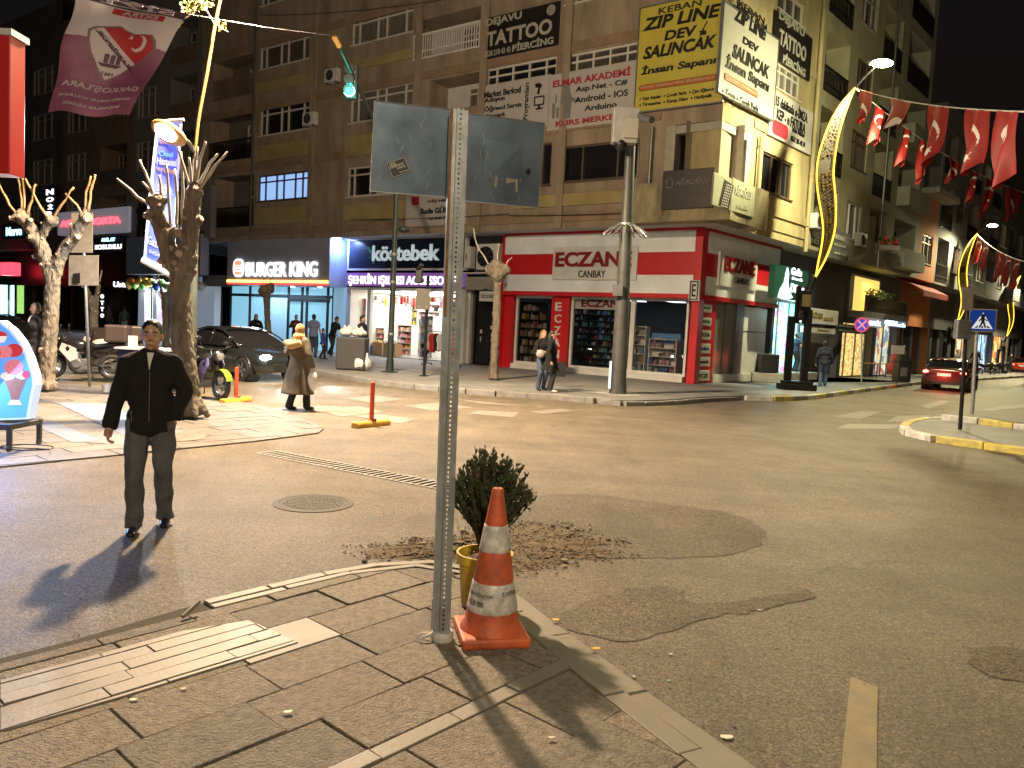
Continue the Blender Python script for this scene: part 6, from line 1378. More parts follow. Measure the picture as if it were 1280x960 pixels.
m=MB(); P=[add(ib,(.2+.3*math.cos(k*.5),-.02+.2*math.sin(k*.5),.022)) for k in range(13)]; m.tube(smoothpoly([(p[0],p[1],p[2]) for p in P]+[add(ib,(-.3,-.1,.02)),add(ib,(-1.2,-.15,.02))],3),.007,6); tag(m.build('power_cable',BLACK),'black power cable coiled on the paving under the ice cream sign','cable')
area('sign_glow',add(ib,(-.3,-.4,.9)),add(ib,(1.2,-1.5,-.3)),.9,32,(.25,.45,1),ic)
# dark box planter behind the walking man
xb=gp(152,490,.06); bx=thing('display_box','dark blue speckled cabinet with a brown top panel behind the walking man','cabinet',xb); zt=above(xb,434); m=MB(); m.cbox((xb[0]+.42,xb[1]+.3,(zt+.06)/2),(1.05,.6,zt-.1)); m.build('body',mat('speckled_blue',(.015,.02,.06),.4,var=.7,scale=60),bx,bevel=.01); m=MB(); m.cbox((xb[0]+.42,xb[1]+.3,zt-.02),(1.14,.68,.04)); m.build('top',OFFW,bx); m=MB(); m.cbox((xb[0]+.62,xb[1]-.004,zt-.28),(.6,.02,.36)); m.build('front_panel',mat('cardboard',(.3,.16,.06),.7),bx)
m=MB(); p=(xb[0]+.12,xb[1]+.2,zt+.002); m.cbox(add(p,(0,0,.12)),(.18,.05,.24)); tag(m.build('paper_card',OFFW),'small white card standing on the dark blue cabinet','card'); p=gp(133,490,.06); m=MB(); m.lathe(p,[(.07,0),(.09,.16),(.08,.16),(.065,.01)],14); tag(m.build('paper_cup',OFFW),'small pale cup on the paving beside the dark blue cabinet','cup')
# ================= corner camera pole =================
pb=gp(772,494,KZ*.7); pl=thing('camera_pole','tall grey corner pole with a spiked collar and a white camera cabinet','pole',pb)
tl=sub(at(789,165,pb[1]),pb); zt=tl[2]; tl=mul(tl,1/tl[2])
q=lambda z:add(pb,mul(tl,z)); HC=above(pb,140)-pb[2]
POLE=mat('painted_pole',(.075,.08,.08),.5,.2,var=.3,scale=4,bump=.1); m=MB(); m.tube([q(0),q(.5),q(HC*.5),q(HC)],[.25,.215,.17,.12],16); m.build('pole',POLE,pl,smooth=True,auto=True)
m=MB(); zc=above(pb,287)-pb[2]
for k in range(18): an=k*math.pi/9; d=(math.cos(an),math.sin(an)); c=q(zc); m.tube([add(c,(d[0]*.17,d[1]*.17,.14)),add(c,(d[0]*.4,d[1]*.4,.03)),add(c,(d[0]*.62,d[1]*.62,-.14))],.018,5)
m.lathe(q(zc),[(.19,.08),(.23,.1),(.23,.16),(.18,.17)],14); m.build('spike_collar',GALV,pl)
m=MB(); c0_=at(781,158,pb[1]-.3); m.cbox(c0_,(.66,.36,.92)); m.build('cabinet',mat('cabinet_white',(.36,.37,.37),.5,var=.15,scale=4),pl,bevel=.03)
m=MB(); c1=at(789,160,pb[1]-.52); m.cbox(c1,(.36,.05,.5)); m.build('cabinet_door',mat('cabinet_grey',(.4,.4,.36),.5),pl)
m=MB(); d0=at(776,182,pb[1]-.35); m.lathe(d0,[(.14,.12),(.16,.06),(.16,0),(.12,-.1),(.0,-.15)],14); m.build('dome_camera',BLACK,pl,smooth=True)
m=MB(); a=at(792,143,pb[1]-.2); b=at(815,150,pb[1]-.9); m.tube([q(HC-.2),a],.03,6); m.tube([a,b],.09,10); m.lathe(b,[(.07,-.01),(.0,-.012)],8); m.build('bullet_camera',GREYM,pl)
m=MB(); m.tube([at(797,150,pb[1]-.1),at(800,185,pb[1]-.1),at(793,250,pb[1]-.1)],.012,5); m.build('cable',BLACK,pl)
m=MB(); m.cbox(add(q(1.95),(-.18,-.22,.9)),(.25,.12,.3)); m.build('junction_box',GREYM,pl)
m=MB(); m.cbox(add(q(.55),(-.24,-.02,0)),(.03,.3,.75)); m.build('reflector',mat('reflector_white',(.7,.75,.75),.3,emit=(.5,.8,.9),es=.3),pl)
m=MB(); m.lathe((pb[0],pb[1],0),[(.85,.0),(.8,.1),(.6,.14),(.0,.15)],18); m.build('footing',CONC,pl)
for k in range(26): 
    an=R.uniform(0,6.28); r=R.uniform(.5,1.1)
# ================= traffic light mast with green light =================
MG=mat('mast_green',(.03,.045,.04),.45,.3,var=.2); mb_=gp(487,465,KZ); ma=thing('traffic_light_mast','tall green mast with an overhanging arm and a glowing green traffic light','traffic light',mb_)
zt=above(mb_,215); tip=at(418,47,mb_[1]-3.4); sig=at(437,110,mb_[1]-2.0)
m=MB(); m.tube([mb_,add(mb_,(0,0,.6)),(mb_[0],mb_[1],zt)],[.11,.1,.08],12); m.lathe(mb_,[(.28,0),(.28,.03),(.13,.05),(.12,.4)],12); m.build('pole',MG,ma,smooth=True,auto=True)
A=smoothpoly([(mb_[0],mb_[1],zt),at(484,178,mb_[1]-.25),at(467,148,mb_[1]-.8),at(440,92,mb_[1]-2.1),at(424,58,mb_[1]-3.1)],5); m=MB(); m.tube(A,[.08]*3+[.055]*(len(A)-3),10); m.build('arm',MG,ma,smooth=True)
m=MB(); m.tube([at(424,58,mb_[1]-3.1),tip],.075,8); m.build('arm_tip',mat('tip_amber',(.35,.16,.03),.5,emit=(1,.5,.1),es=.15),ma)  # orange street-lamp light on the tip, put into its colour and emission
m=MB(); m.cbox(add(sig,(.05,.1,.18)),(.34,.22,1.0)); m.build('signal_head',mat('signal_dark',(.01,.02,.02),.5),ma,bevel=.03)
fd=norm(sub(CAM,sig)); 
for k,(mt,nm) in enumerate(((emi('green_signal',(.05,1,.72),60),'lens_green'),(mat('lens_off',(.05,.03,.01),.3),'lens_amber'),(mat('lens_off',(0,0,0)),'lens_red'))):
    c=add(add(sig,(0,-.02,-.09+k*.3)),(0,0,0)); m=MB(); m.lathe(c,[(.16,0),(.14,.03),(0,.045)],16,0,(0,-1,0)); m.build('lens',mt,ma); m=MB(); m.lathe(c,[(.14,-.01),(.15,.16)],16,0,(0,-1,0)); m.build('visor',BLACK,ma)
lg=bpy.data.lights.new('signal_glow','POINT'); lg.energy=22; lg.color=(.1,1,.75); lg.shadow_soft_size=.1; lo=bpy.data.objects.new('signal_glow',lg); COL.objects.link(lo); lo.parent=ma; lo.location=sub_(add(sig,(0,-.35,-.1)),LOC[ma.name])
m=MB(); p=at(505,287,mb_[1]-.2); m.ell(p,(.2,.18,.11),12,6); m.tube([add(mb_,(0,0,p[2]-KZ)),p],.03,6); m.build('lamp_dome',MG,ma,smooth=True)
m=MB()
for z in (1.2,2.9,3.8): m.lathe(add(mb_,(0,0,z)),[(.105,0),(.115,.02),(.115,.07),(.105,.09)],10)
m.build('clamp',GREYM,ma)
# small pedestrian signal
sb_=gp(530,470,KZ); sn=thing('pedestrian_signal','thin dark signal post with a square sign back and a small light on top','traffic light',sb_); zt=above(sb_,345); m=MB(); m.tube([sb_,(sb_[0],sb_[1],zt)],.05,10); m.lathe(sb_,[(.15,0),(.15,.03),(.06,.04)],10); m.build('post',BLACKM,sn)
q0=at(529,374,sb_[1]); m=MB(); m.cbox(add(q0,(0,-.08,0)),(.44,.02,.64)); m.build('sign_plate',mat('plate_back_dark',(.1,.1,.09),.5,.3),sn); m=MB()
for s_ in (-.12,.12): m.cbox(add(q0,(s_,-.1,-.24)),(.06,.02,.06))
m.build('bolt',GREYM,sn); m=MB(); q1=at(524,342,sb_[1]); m.cbox(add(q1,(0,0,-.1)),(.22,.24,.4)); m.tube([add(q1,(-.05,0,.1)),at(527,330,sb_[1]-.2)],.08,8); m.build('signal_head',BLACK,sn,bevel=.03)
# ================= pollarded trees =================
BARK=mat('pale_bark',(.21,.165,.12),.9,var=.4,scale=9,bump=1.0,bscale=16,stretch=(1,1,.3),detail=9,bdist=.07,var2=(.08,.072,.052)); BARK2=mat('dark_bark',(.16,.135,.105),.9,var=.45,scale=9,bump=1.0,bscale=16,stretch=(1,1,.3),detail=9,bdist=.07,var2=(.07,.06,.045)); SHOOT=mat('shoot_bark',(.34,.22,.11),.8,var=.2,scale=6); SHOOT2=mat('grey_shoot',(.36,.33,.28),.8,var=.2,scale=6)
CUTW=mat('cut_wood',(.3,.25,.19),.8,var=.2)
def ptree(label,base,Y,trunk,limbs,knobs,shoots,bm,sm,rm=.03,sr=.035,seed=3):
    rr=random.Random(seed); rt=thing('pollarded_tree',label,'tree',base,'pruned trees along the pavements'); m=MB()
    S=Y/970
    def X(q): return at(q[0],q[1],Y+(q[2] if len(q)>2 else 0))
    m.tube(smoothpoly([X(p) for p in trunk[0]],3),[trunk[1][0]+(trunk[1][1]-trunk[1][0])*k/(3*(len(trunk[0])-1)) for k in range(3*(len(trunk[0])-1)+1)],14)
    b=X(trunk[0][0]); 
    for k in range(7): an=k*.9; m.tube([add(b,(math.cos(an)*trunk[1][0]*.5,math.sin(an)*trunk[1][0]*.5,trunk[1][0]*1.2)),add(b,(math.cos(an)*trunk[1][0]*1.5,math.sin(an)*trunk[1][0]*1.5,.0))],[trunk[1][0]*.5,trunk[1][0]*.22],7)
    cuts=MS('pruning_scar',CUTW,rt)
    for pts,r0,r1 in limbs:
        P=smoothpoly([X(p) for p in pts],3); m.tube(P,[r0+(r1-r0)*k/(len(P)-1) for k in range(len(P))],10)
        for k in range(int(len(P)*.8)):
            p=rr.choice(P); r=rr.uniform(.03,.06)*r0/.12; d=Vector((rr.gauss(0,1),-abs(rr.gauss(0,1)),rr.gauss(0,1))).normalized(); c=Vector(p)+d*r0*.85; m.ell(c,r*1.3,7,5); cuts.lathe(c+d*r*1.25,[(r*.75,-.02),(r*.7,.012),(0,.016)],8,ax=d)
    for (x,y,r) in knobs: m.ell(X((x,y)),r,10,7); 
    for (x,y,r) in knobs:
        for k in range(6): d=Vector((rr.gauss(0,1),rr.gauss(0,1),rr.gauss(0,1))).normalized(); m.ell(Vector(X((x,y)))+d*r*.9,r*rr.uniform(.3,.5),7,5)
    m.build('trunk',bm,rt,remesh=rm,noise_amp=rm*.7,noise_sc=18); cuts.build('pruning_scar',CUTW,rt)
    s=MB()
    for pts in shoots:
        P=[tuple(c+rr.gauss(0,.009) for c in p) for p in smoothpoly([X(p) for p in pts],3)]; s.tube(P,[sr*.85*rr.uniform(.85,1.1)*(1-.35*k/(len(P)-1)) for k in range(len(P))],7)
    c=s.build('crown',sm,rt,smooth=True); return rt
b1=gp(57,487,.06); Y1=b1[1]
ptree('small pale pruned tree with two forks beside the ice cream sign',b1,Y1,([(57,487),(60,440),(63,395),(66,352)],(.17,.14)),
 [([(66,352),(58,325),(48,300),(35,282),(26,272)],.15,.11),([(46,300),(55,290),(63,275)],.1,.08),([(66,352),(72,330),(80,312),(92,298),(104,276)],.14,.1)],
 [(27,270,.14),(64,276,.12),(107,272,.13)],
 [[(22,270),(8,248),(-6,222)],[(28,266),(26,240),(22,214)],[(30,266),(30,240),(27,219)],[(33,268),(40,250),(45,230)],[(62,276),(45,250),(32,223)],[(66,274),(78,255),(92,234)],[(104,268),(92,252),(82,242)],[(106,266),(109,240),(113,220)],[(110,266),(114,240),(119,218)]],BARK,SHOOT,.03,.036,3)
b2_=gp(236,520,.06); Y2=b2_[1]
ptree('big grey pruned tree with a knobbly burl, standing behind the walking man',b2_,Y2,([(238,520),(234,480),(228,430),(226,380),(224,335)],(.205,.155)),
 [([(224,340),(212,318),(205,295),(198,272),(196,255)],.16,.12),([(228,335),(234,312),(237,290),(240,265),(243,245)],.17,.12)],
 [(196,252,.13),(243,240,.14),(236,338,.13),(240,325,.1),(232,346,.11),(218,290,.09)],
 [[(192,258),(172,246),(146,222)],[(194,250),(185,225),(174,200)],[(198,248),(188,240),(179,227)],[(204,262),(202,240),(198,218)],[(214,290),(211,250),(208,206)],[(222,288),(221,250),(219,212)],[(228,280),(228,240),(226,190)],[(238,240),(232,215),(222,184)],[(243,238),(244,215),(246,184)],[(246,238),(258,212),(273,192)],[(247,240),(264,216),(285,189)],[(244,236),(250,200),(257,177)],[(240,236),(238,210),(236,196)]],BARK2,SHOOT2,.026,.034,5)
b3_=gp(618,475,KZ); Y3=b3_[1]
ptree('slim dark pruned tree on the far pavement beside the apartment door',b3_,Y3,([(617,475),(619,430),(621,385),(622,350)],(.14,.11)),
 [([(622,352),(616,340),(612,335)],.1,.08),([(622,352),(628,342),(632,336)],.1,.08)],[(613,337,.2),(622,345,.22),(631,338,.18),(620,330,.16)],
 [[(614,336),(606,322),(596,305),(592,285)],[(624,334),(622,322),(624,305)],[(630,336),(634,328),(640,322)]],BARK2,SHOOT2,.05,.03,7)
b4_=gp(334,446,KZ); Y4=b4_[1]
ptree('slim pruned tree in front of the burger restaurant windows',b4_,Y4,([(336,440),(335,415),(334,390),(332,368)],(.14,.11)),[([(332,370),(328,362)],.1,.1),([(333,370),(338,358)],.1,.08)],[(330,364,.22),(337,360,.2)],[[(330,362),(328,354),(331,348)],[(337,358),(338,350),(342,346)]],BARK2,SHOOT2,.05,.03,9)
b5_=gp(118,440,KZ); 
ptree('bare thin tree behind the thin sign post',gp(116,446,KZ),gp(116,446,KZ)[1],([(117,438),(117,415),(117,390)],(.16,.13)),[([(117,390),(112,372),(108,355)],.12,.06),([(117,390),(121,372),(124,352)],.12,.06)],[(117,392,.15)],[[(108,355),(104,340)],[(124,352),(127,338)]],BARK2,SHOOT2,.06,.04,11)
ptree('thin tree in front of the white store',gp(209,441,KZ),gp(209,441,KZ)[1],([(208,434),(207,410),(206,385),(205,372)],(.14,.1)),[([(205,372),(201,362),(199,350)],.08,.05),([(205,372),(210,364),(213,358)],.08,.05)],[(205,373,.12)],[[(199,350),(197,340)]],BARK2,SHOOT2,.06,.03,12)
# leafy twig hanging in at the top of the frame
tw=thing('hanging_twig','leafy twig hanging by the lamp arm at the top of the photo','branch',at(245,10,Yp-.4)); m=MB(); m.tube([at(262,-40,Yp-.4),at(252,0,Yp-.4),at(240,18,Yp-.4)],.02,6); m.tube([at(252,2,Yp-.4),at(268,30,Yp-.4),at(285,40,Yp-.4)],.015,5); m.tube([at(240,18,Yp-.4),at(222,28,Yp-.4)],.014,5); m.build('stem',BARK2,tw); m=MB(); TL=mat('twig_leaf',(.2,.2,.06),.6,var=.5,scale=9)
for k in range(260):
    cxp,cyp,sp_=R.choice([(243,8,13),(236,2,12),(255,5,9),(222,28,7),(278,32,6),(240,-15,16)]); p=Vector(at(R.gauss(cxp,sp_*.5),R.gauss(cyp,sp_*.4),Yp-.4+R.uniform(-.25,.25))); d=Vector((R.gauss(0,1),R.gauss(0,1),R.gauss(-.2,1))).normalized()*R.uniform(.05,.11); e=d.cross(Vector((R.gauss(0,1),R.gauss(0,1),R.gauss(0,1)))).normalized()*.03
    m.face([p,p+d*.5+e,p+d,p+d*.5-e])
m.build('leaves',TL,tw)
# ================= crescent lamp columns =================
cb_=gp(995,487,KZ); Yc2=cb_[1]; cl=thing('crescent_lamp','black lamp column with a glowing golden crescent, nearest of three','street lamp',cb_,'golden crescent lamp columns')
def K(x,y,o=0): q=at(x,y,Yc2); return (q[0],q[1]+o,q[2])
Lf=[(1068,110),(1052,128),(1040,147),(1030,170),(1022,198),(1020,222),(1022,245),(1026,268),(1028,288),(1026,308),(1022,328),(1019,346)]
Rt=[(1068,110),(1060,130),(1053,150),(1047,172),(1043,195),(1041,218),(1043,240),(1044,262),(1043,285),(1038,306),(1030,326),(1019,346)]
Ls=smoothpoly(Lf,4); Rs=smoothpoly(Rt,4)
GOLDL=emi('gold_light',(1,.52,.04),1.9)
m=MB(); 
for P in (Ls,Rs): m.tube([K(x,y,-.06) for x,y in P],.028,6)
m.build('light_outline',GOLDL,cl)
FIL=bpy.data.materials.new('gold_filigree'); FIL.use_nodes=True; N=FIL.node_tree.nodes; L=FIL.node_tree.links; b=N['Principled BSDF']; b.inputs['Base Color'].default_value=(.15,.1,.02,1); b.inputs['Metallic'].default_value=.4; b.inputs['Roughness'].default_value=.5
GFIL=mat('gold_fretwork',(.04,.024,.003),.5,.3,emit=(1,.55,.05),es=.07); BKF=mat('fret_back',(.02,.014,.004),.6)
m=MB(); i0=len(m.v)
for j in range(len(Ls)-1): m.face([K(*Ls[j],.0),K(*Ls[j+1],.0),K(*Rs[j+1],.0),K(*Rs[j],.0)])
for j in range(len(Ls)-1): m.face([K(*Ls[j],.14),K(*Ls[j+1],.14),K(*Rs[j+1],.14),K(*Rs[j],.14)])
for P in (Ls,Rs):
    for j in range(len(P)-1): m.face([K(*P[j],0),K(*P[j+1],0),K(*P[j+1],.14),K(*P[j],.14)])
m.build('back_panel',BKF,cl)
m=MB(); n=len(Ls)
def W(t,s,o=-.03):
    k=min(int(t*(n-1)),n-2); f=t*(n-1)-k; a=[Ls[k][c]*(1-f)+Ls[k+1][c]*f for c in (0,1)]; b=[Rs[k][c]*(1-f)+Rs[k+1][c]*f for c in (0,1)]; return K(a[0]+(b[0]-a[0])*s,a[1]+(b[1]-a[1])*s,o)
rr=random.Random(4); t=.1
while t<.93:
    k=int(t*(n-1)); wd=math.dist(Ls[k],Rs[k])
    if wd>8 and not .36<t<.44:
        for s in (.16,.38,.62,.84):
            m.lathe(W(t+rr.uniform(-.004,.004),s),[(.045*wd/22,0),(.045*wd/22,-.01),(0,-.012)],6,0,(0,1,0)) if rr.random()<.6 else 0
        m.tube([W(t,.06),W(t+.012,.28),W(t-.006,.5),W(t+.012,.72),W(t,.94)],.008,4)
    t+=.017
for s in (.1,.9): 
    for k in range(90): m.lathe(W(.04+.92*k/90,s,-.04),[(.025,0),(.025,-.01),(0,-.012)],5,0,(0,1,0))
m.build('fretwork',GFIL,cl)
m=MB(); m.tube([K(x,y,.05) for x,y in smoothpoly([(1019,344),(1012,362),(1004,382),(1001,400)],4)],[.1+.012*k for k in range(13)],10); m.build('neck',BLACKM,cl,smooth=True)
m=MB(); 
for dx in (-.33,.24): m.box((cb_[0]+dx-.11,cb_[1]-.1,KZ+.2),(.22,0,0),(0,.22,0),(0,0,2.35 if dx<0 else 2.6)); m.box((cb_[0]+dx*.5-.08,cb_[1]-.07,KZ+2.3),(.16,0,0),(0,.16,0),(0,0,1.3))
m.cbox((cb_[0],cb_[1],KZ+.1),(1.15,.8,.2)); m.cbox((cb_[0],cb_[1],KZ+.25),(.95,.6,.12)); m.cbox((cb_[0]+.05,cb_[1],KZ+3.1),(.4,.34,.7)); m.build('column',BLACKM,cl,bevel=.02)
m=MB(); m.cbox((cb_[0]+.05,cb_[1]-.19,KZ+3.1),(.3,.03,.42)); m.build('emblem_plate',mat('emblem_gold',(.2,.16,.07),.5,.4),cl)
m=MB(); lt=at(1101,78,Yc2-1.2); m.tube([K(1068,111,.0),at(1082,95,Yc2-.5),at(1093,84,Yc2-1)],.04,8); m.build('lamp_arm',BLACKM,cl); m=MB(); m.ell(lt,(.42,.26,.12),16,8); m.build('lamp_head',GREYM,cl,smooth=True); m=MB(); m.ell(add(lt,(0,-.08,-.05)),(.36,.22,.12),14,7); m.build('lamp_lens',emi('yellow_lens',(1,.95,.5),60),cl,smooth=True)
L3=add(lt,(0,-.1,-.3))
spot('lamp_beam',L3,add(L3,(-.4,-.1,-4)),2400,(1,.89,.5),170,.6,.15,cl)
tip=K(1068,110)
COPY=[]
for (tx_,ty_,Y_,sc_,lb_) in ((1221,293,48,.85,'black lamp column with a glowing golden crescent, middle one of three along the street'),(1275,349,62,.75,'black lamp column with a glowing golden crescent, farthest of three along the street')):
    p=at(tx_,ty_,Y_); loc=(p[0]-(tip[0]-cb_[0])*sc_,p[1]-(tip[1]-cb_[1])*sc_,cb_[2]); COPY.append(loc); copy_tree(cl,loc=loc,label=lb_).scale=(sc_,)*3
for o in bpy.data.objects:
    if o.type=='LIGHT' and o.name.startswith('lamp_beam.'): pass
# ================= flag strings =================
TR=mat('flag_cloth_red',(.26,.011,.01),.6,var=.2,scale=3); TW=mat('flag_cloth_white',(.7,.68,.66),.6)
def tflag(P0,P1,drop,seed,label,twist=.0,shear=.0,taper=.5):
    rr=random.Random(seed); P0=Vector(P0);P1=Vector(P1); ph=rr.uniform(0,6); top=P1-P0; nrm=Vector((top.y,-top.x,0)).normalized()
    if nrm.y>0: nrm=-nrm
    def P(a,b):  # b 0 top .. 1 bottom
        w=1-taper*b; x=P0+top*(a*w+ (1-w)*shear); fold=math.sin(a*8+ph+b*2)*.11*(0.3+b)+math.sin(a*15+ph*2)*.03*b
        len_=.88*drop*(1-.35*a*taper+.1*math.sin(a*7+ph)*b)
        return x+nrm*fold+Vector((.0,0,-len_*b))+top*(.1*math.sin(b*3+ph)*b)
    def fn(a,b):
        y=b*drop/top.length; cy=.55
        d1=math.hypot(a-.5,y-cy); d2=math.hypot(a-.5,y-cy-.07)
        if d1<.27 and d2>.215 and not (y>cy+.12 and abs(a-.5)<.1): return 1
        if star(y,a,cy+.36,.5,.11): return 1
        return 0
    m=gridsheet(lambda a,b:P(a,b),40,72,fn); o=m.build('flag',[TR,TW],smooth=True); tag(o,label,'flag','red crescent flags on the strings'); return o
S0=Vector(tip)+Vector((0,0,.02)); e1=Vector(at(1300,140,13.5)); e2=Vector(at(1300,246,40))
def s1(t): q=S0.lerp(e1,t); q.z-=1.2*t*(1-t)*.6; return q
def s2_(t): q=S0.lerp(e2,t); q.z-=2.2*t*(1-t); return q
for fnc,lb_ in ((s1,'upper cord of red flags running from the crescent tip towards the right edge'),(s2_,'lower sagging cord of red flags running from the crescent tip')):
    m=MB(); m.tube([fnc(k/24) for k in range(25)],.014,5); tag(m.build('pennant_string',mat('cord_white',(.6,.6,.55),.7)),lb_,'cord','cords of the red flags')
def tfind(fnc,px):
    lo,hi=0,1
    for _ in range(40):
        mi=(lo+hi)/2
        if proj(tuple(fnc(mi)))[0]<px: lo=mi
        else: hi=mi
    return lo
for i,(x0,x1,d,lb_) in enumerate(((1076,1090,1.15,'narrow orange lit red flag nearest the crescent tip'),(1111,1138,.95,'crumpled red flag half folded over the upper cord'),(1161,1185,1.55,'twisted red flag with a star, middle of the upper cord'),(1208,1236,1.45,'wide dark red flag second from the right on the upper cord'),(1248,1274,1.55,'long dark red flag at the right end of the upper cord'))):
    tflag(s1(tfind(s1,x0)),s1(tfind(s1,x1)),d,20+i,lb_,taper=(.5,.3,.45,.3,.25)[i],shear=(.0,.2,.0,.05,.0)[i])
for i,(x0,x1,d,lb_) in enumerate(((1094,1109,1.55,'slim red flag with a crescent, first on the lower cord'),(1128,1141,1.7,'thin folded red flag, second on the lower cord'),(1150,1160,1.9,'narrow orange red flag hanging below the twisted one'),(1186,1200,1.1,'small crumpled red flag, fourth on the lower cord'),(1214,1224,1.6,'thin red flag, fifth on the lower cord'),(1232,1246,1.9,'dark red flag on the lower cord under the wide one'),(1258,1276,1.7,'red flag at the right end of the lower cord'))):
    tflag(s2_(tfind(s2_,x0)),s2_(tfind(s2_,x1)),d,40+i,lb_,taper=.45)
tip2=Vector(at(1221,293,48)); e3=Vector(at(1300,330,40))
def s3(t): q=tip2.lerp(e3,t); q.z-=1.5*t*(1-t); return q
m=MB(); m.tube([s3(k/12) for k in range(13)],.02,5); tag(m.build('pennant_string',mat('cord_white',(.6,.6,.55),.7)),'distant cord of red flags strung from the middle crescent lamp','cord','cords of the red flags')
for i,(x0,x1) in enumerate(((1220,1229),(1230,1238),(1246,1255),(1258,1266),(1268,1277))): tflag(s3(tfind(s3,x0)),s3(tfind(s3,x1)),1.9,60+i,['distant red flag beside the middle crescent tip','distant red flag, second from the middle crescent','distant red flag, third from the middle crescent','distant red flag, fourth from the middle crescent','distant red flag at the right edge by the middle crescent'][i],taper=.4)
# ================= signs, bin and so on at the right =================
zb_=gp(1215,517,.24); cs=thing('crossing_sign','blue square pedestrian crossing sign with a white triangle on a grey post','road sign',zb_); Yz=zb_[1]
m=MB(); t_=sub(at(1221,412,Yz),zb_); m.tube([zb_,add(zb_,t_)],.045,10); m.build('post',GALV,cs)
SBL=mat('sign_blue',(.01,.045,.32),.35,emit=(.01,.06,.45),es=.12); sq=[at(1213,387,Yz-.08),at(1245,388,Yz-.08),at(1243,414,Yz-.08),at(1211,413,Yz-.08)]
def ZP(a,b,o=.003): q=add(sq[3],add(mul(sub(sq[2],sq[3]),a),mul(sub(sq[0],sq[3]),b))); return (q[0],q[1]-o,q[2])
m=MB(); m.prism([ZP(-.05,-.05,0),ZP(1.05,-.05,0),ZP(1.05,1.05,0),ZP(-.05,1.05,0)],(0,.03,0)); pz=m.build('sign_plate',mat('sign_rim',(.35,.33,.25),.5),cs); m=MB(); m.prism([ZP(0,0),ZP(1,0),ZP(1,1),ZP(0,1)],(0,-.002,0)); m.build('blue_field',SBL,pz)
m=MB(); m.prism([ZP(.08,.1,.006),ZP(.92,.1,.006),ZP(.5,.88,.006)],(0,-.002,0)); m.build('triangle',mat('sign_reflective',(.7,.75,.8),.4,emit=(.7,.8,1),es=.25),pz)
m=MB(); ZK=lambda a,b:ZP(a,b,.009)
m.lathe(ZK(.5,.71),[(.055,0),(.055,.002),(0,.002)],12,0,(0,-1,0))
for P in (((.46,.65),(.56,.65),(.58,.45),(.48,.4),(.44,.5)),((.5,.44),(.58,.44),(.66,.14),(.6,.14)),((.46,.46),(.54,.42),(.42,.14),(.36,.14)),((.45,.64),(.5,.62),(.38,.44),(.34,.47)),((.55,.64),(.6,.58),(.7,.5),(.67,.46),(.56,.55)),((.2,.13),(.3,.13),(.36,.24),(.3,.24)),((.72,.13),(.82,.13),(.72,.24),(.66,.24)),((.46,.13),(.54,.13),(.53,.24),(.48,.24))): m.prism([ZK(*q) for q in P],(0,-.002,0))
m.build('walking_figure',SGK,pz)
gb=gp(1200,537,.13); gs=thing('sign_post','grey post with a narrow blank sign back on the traffic island','sign post',gb); Yg=gb[1]; t_=sub(at(1211,358,Yg),gb); m=MB(); m.tube([gb,add(gb,t_)],.04,10); m.build('post',BLACKM,gs); m=MB(); c=[at(1203,359,Yg-.06),at(1217,359,Yg-.06),at(1216,388,Yg-.06),at(1202,388,Yg-.06)]; m.prism(c,(0,.02,0)); m.build('sign_plate',SBK,gs)
m=MB(); m.cbox(at(1203,412,Yg-.02),(.3,.16,.4)); m.build('junction_box',GREYM,gs,bevel=.02)
nb_=gp(1077,482,KZ); Yn=nb_[1]; ns=thing('no_stopping_sign','round blue and red no stopping sign on a thin post','road sign',nb_); m=MB(); m.tube([nb_,at(1077,410,Yn)],.035,8); m.build('post',GALV,ns); c=at(1077,406,Yn-.06); rr_n=9.2*Yn/970; m=MB(); m.lathe(c,[(rr_n,0),(rr_n,.02),(0,.02)],28,0,(0,-1,0)); dsc=m.build('sign_plate',mat('sign_ring_red',(.5,.05,.12),.4,emit=(.7,.1,.2),es=.18),ns); m=MB(); m.lathe(add(c,(0,-.021,0)),[(rr_n*.78,0),(rr_n*.78,.004),(0,.004)],28,0,(0,-1,0)); m.build('blue_field',mat('sign_violet',(.05,.04,.4),.4,emit=(.1,.1,.7),es=.2),dsc); m=MB()
for s_ in (1,-1): d=(math.cos(rad(45))*rr_n*.76,0,s_*math.sin(rad(45))*rr_n*.76); q=(math.sin(rad(45))*rr_n*.1,0,-s_*math.cos(rad(45))*rr_n*.1); cc=add(c,(0,-.027-.002*s_,0)); m.prism([add(add(cc,d),q),sub(add(cc,d),q),sub(sub(cc,d),q),add(sub(cc,d),q)],(0,-.002,0))
m.build('cross_bar',mat('sign_pink',(.6,.2,.3),.4,emit=(.9,.4,.5),es=.2),dsc)
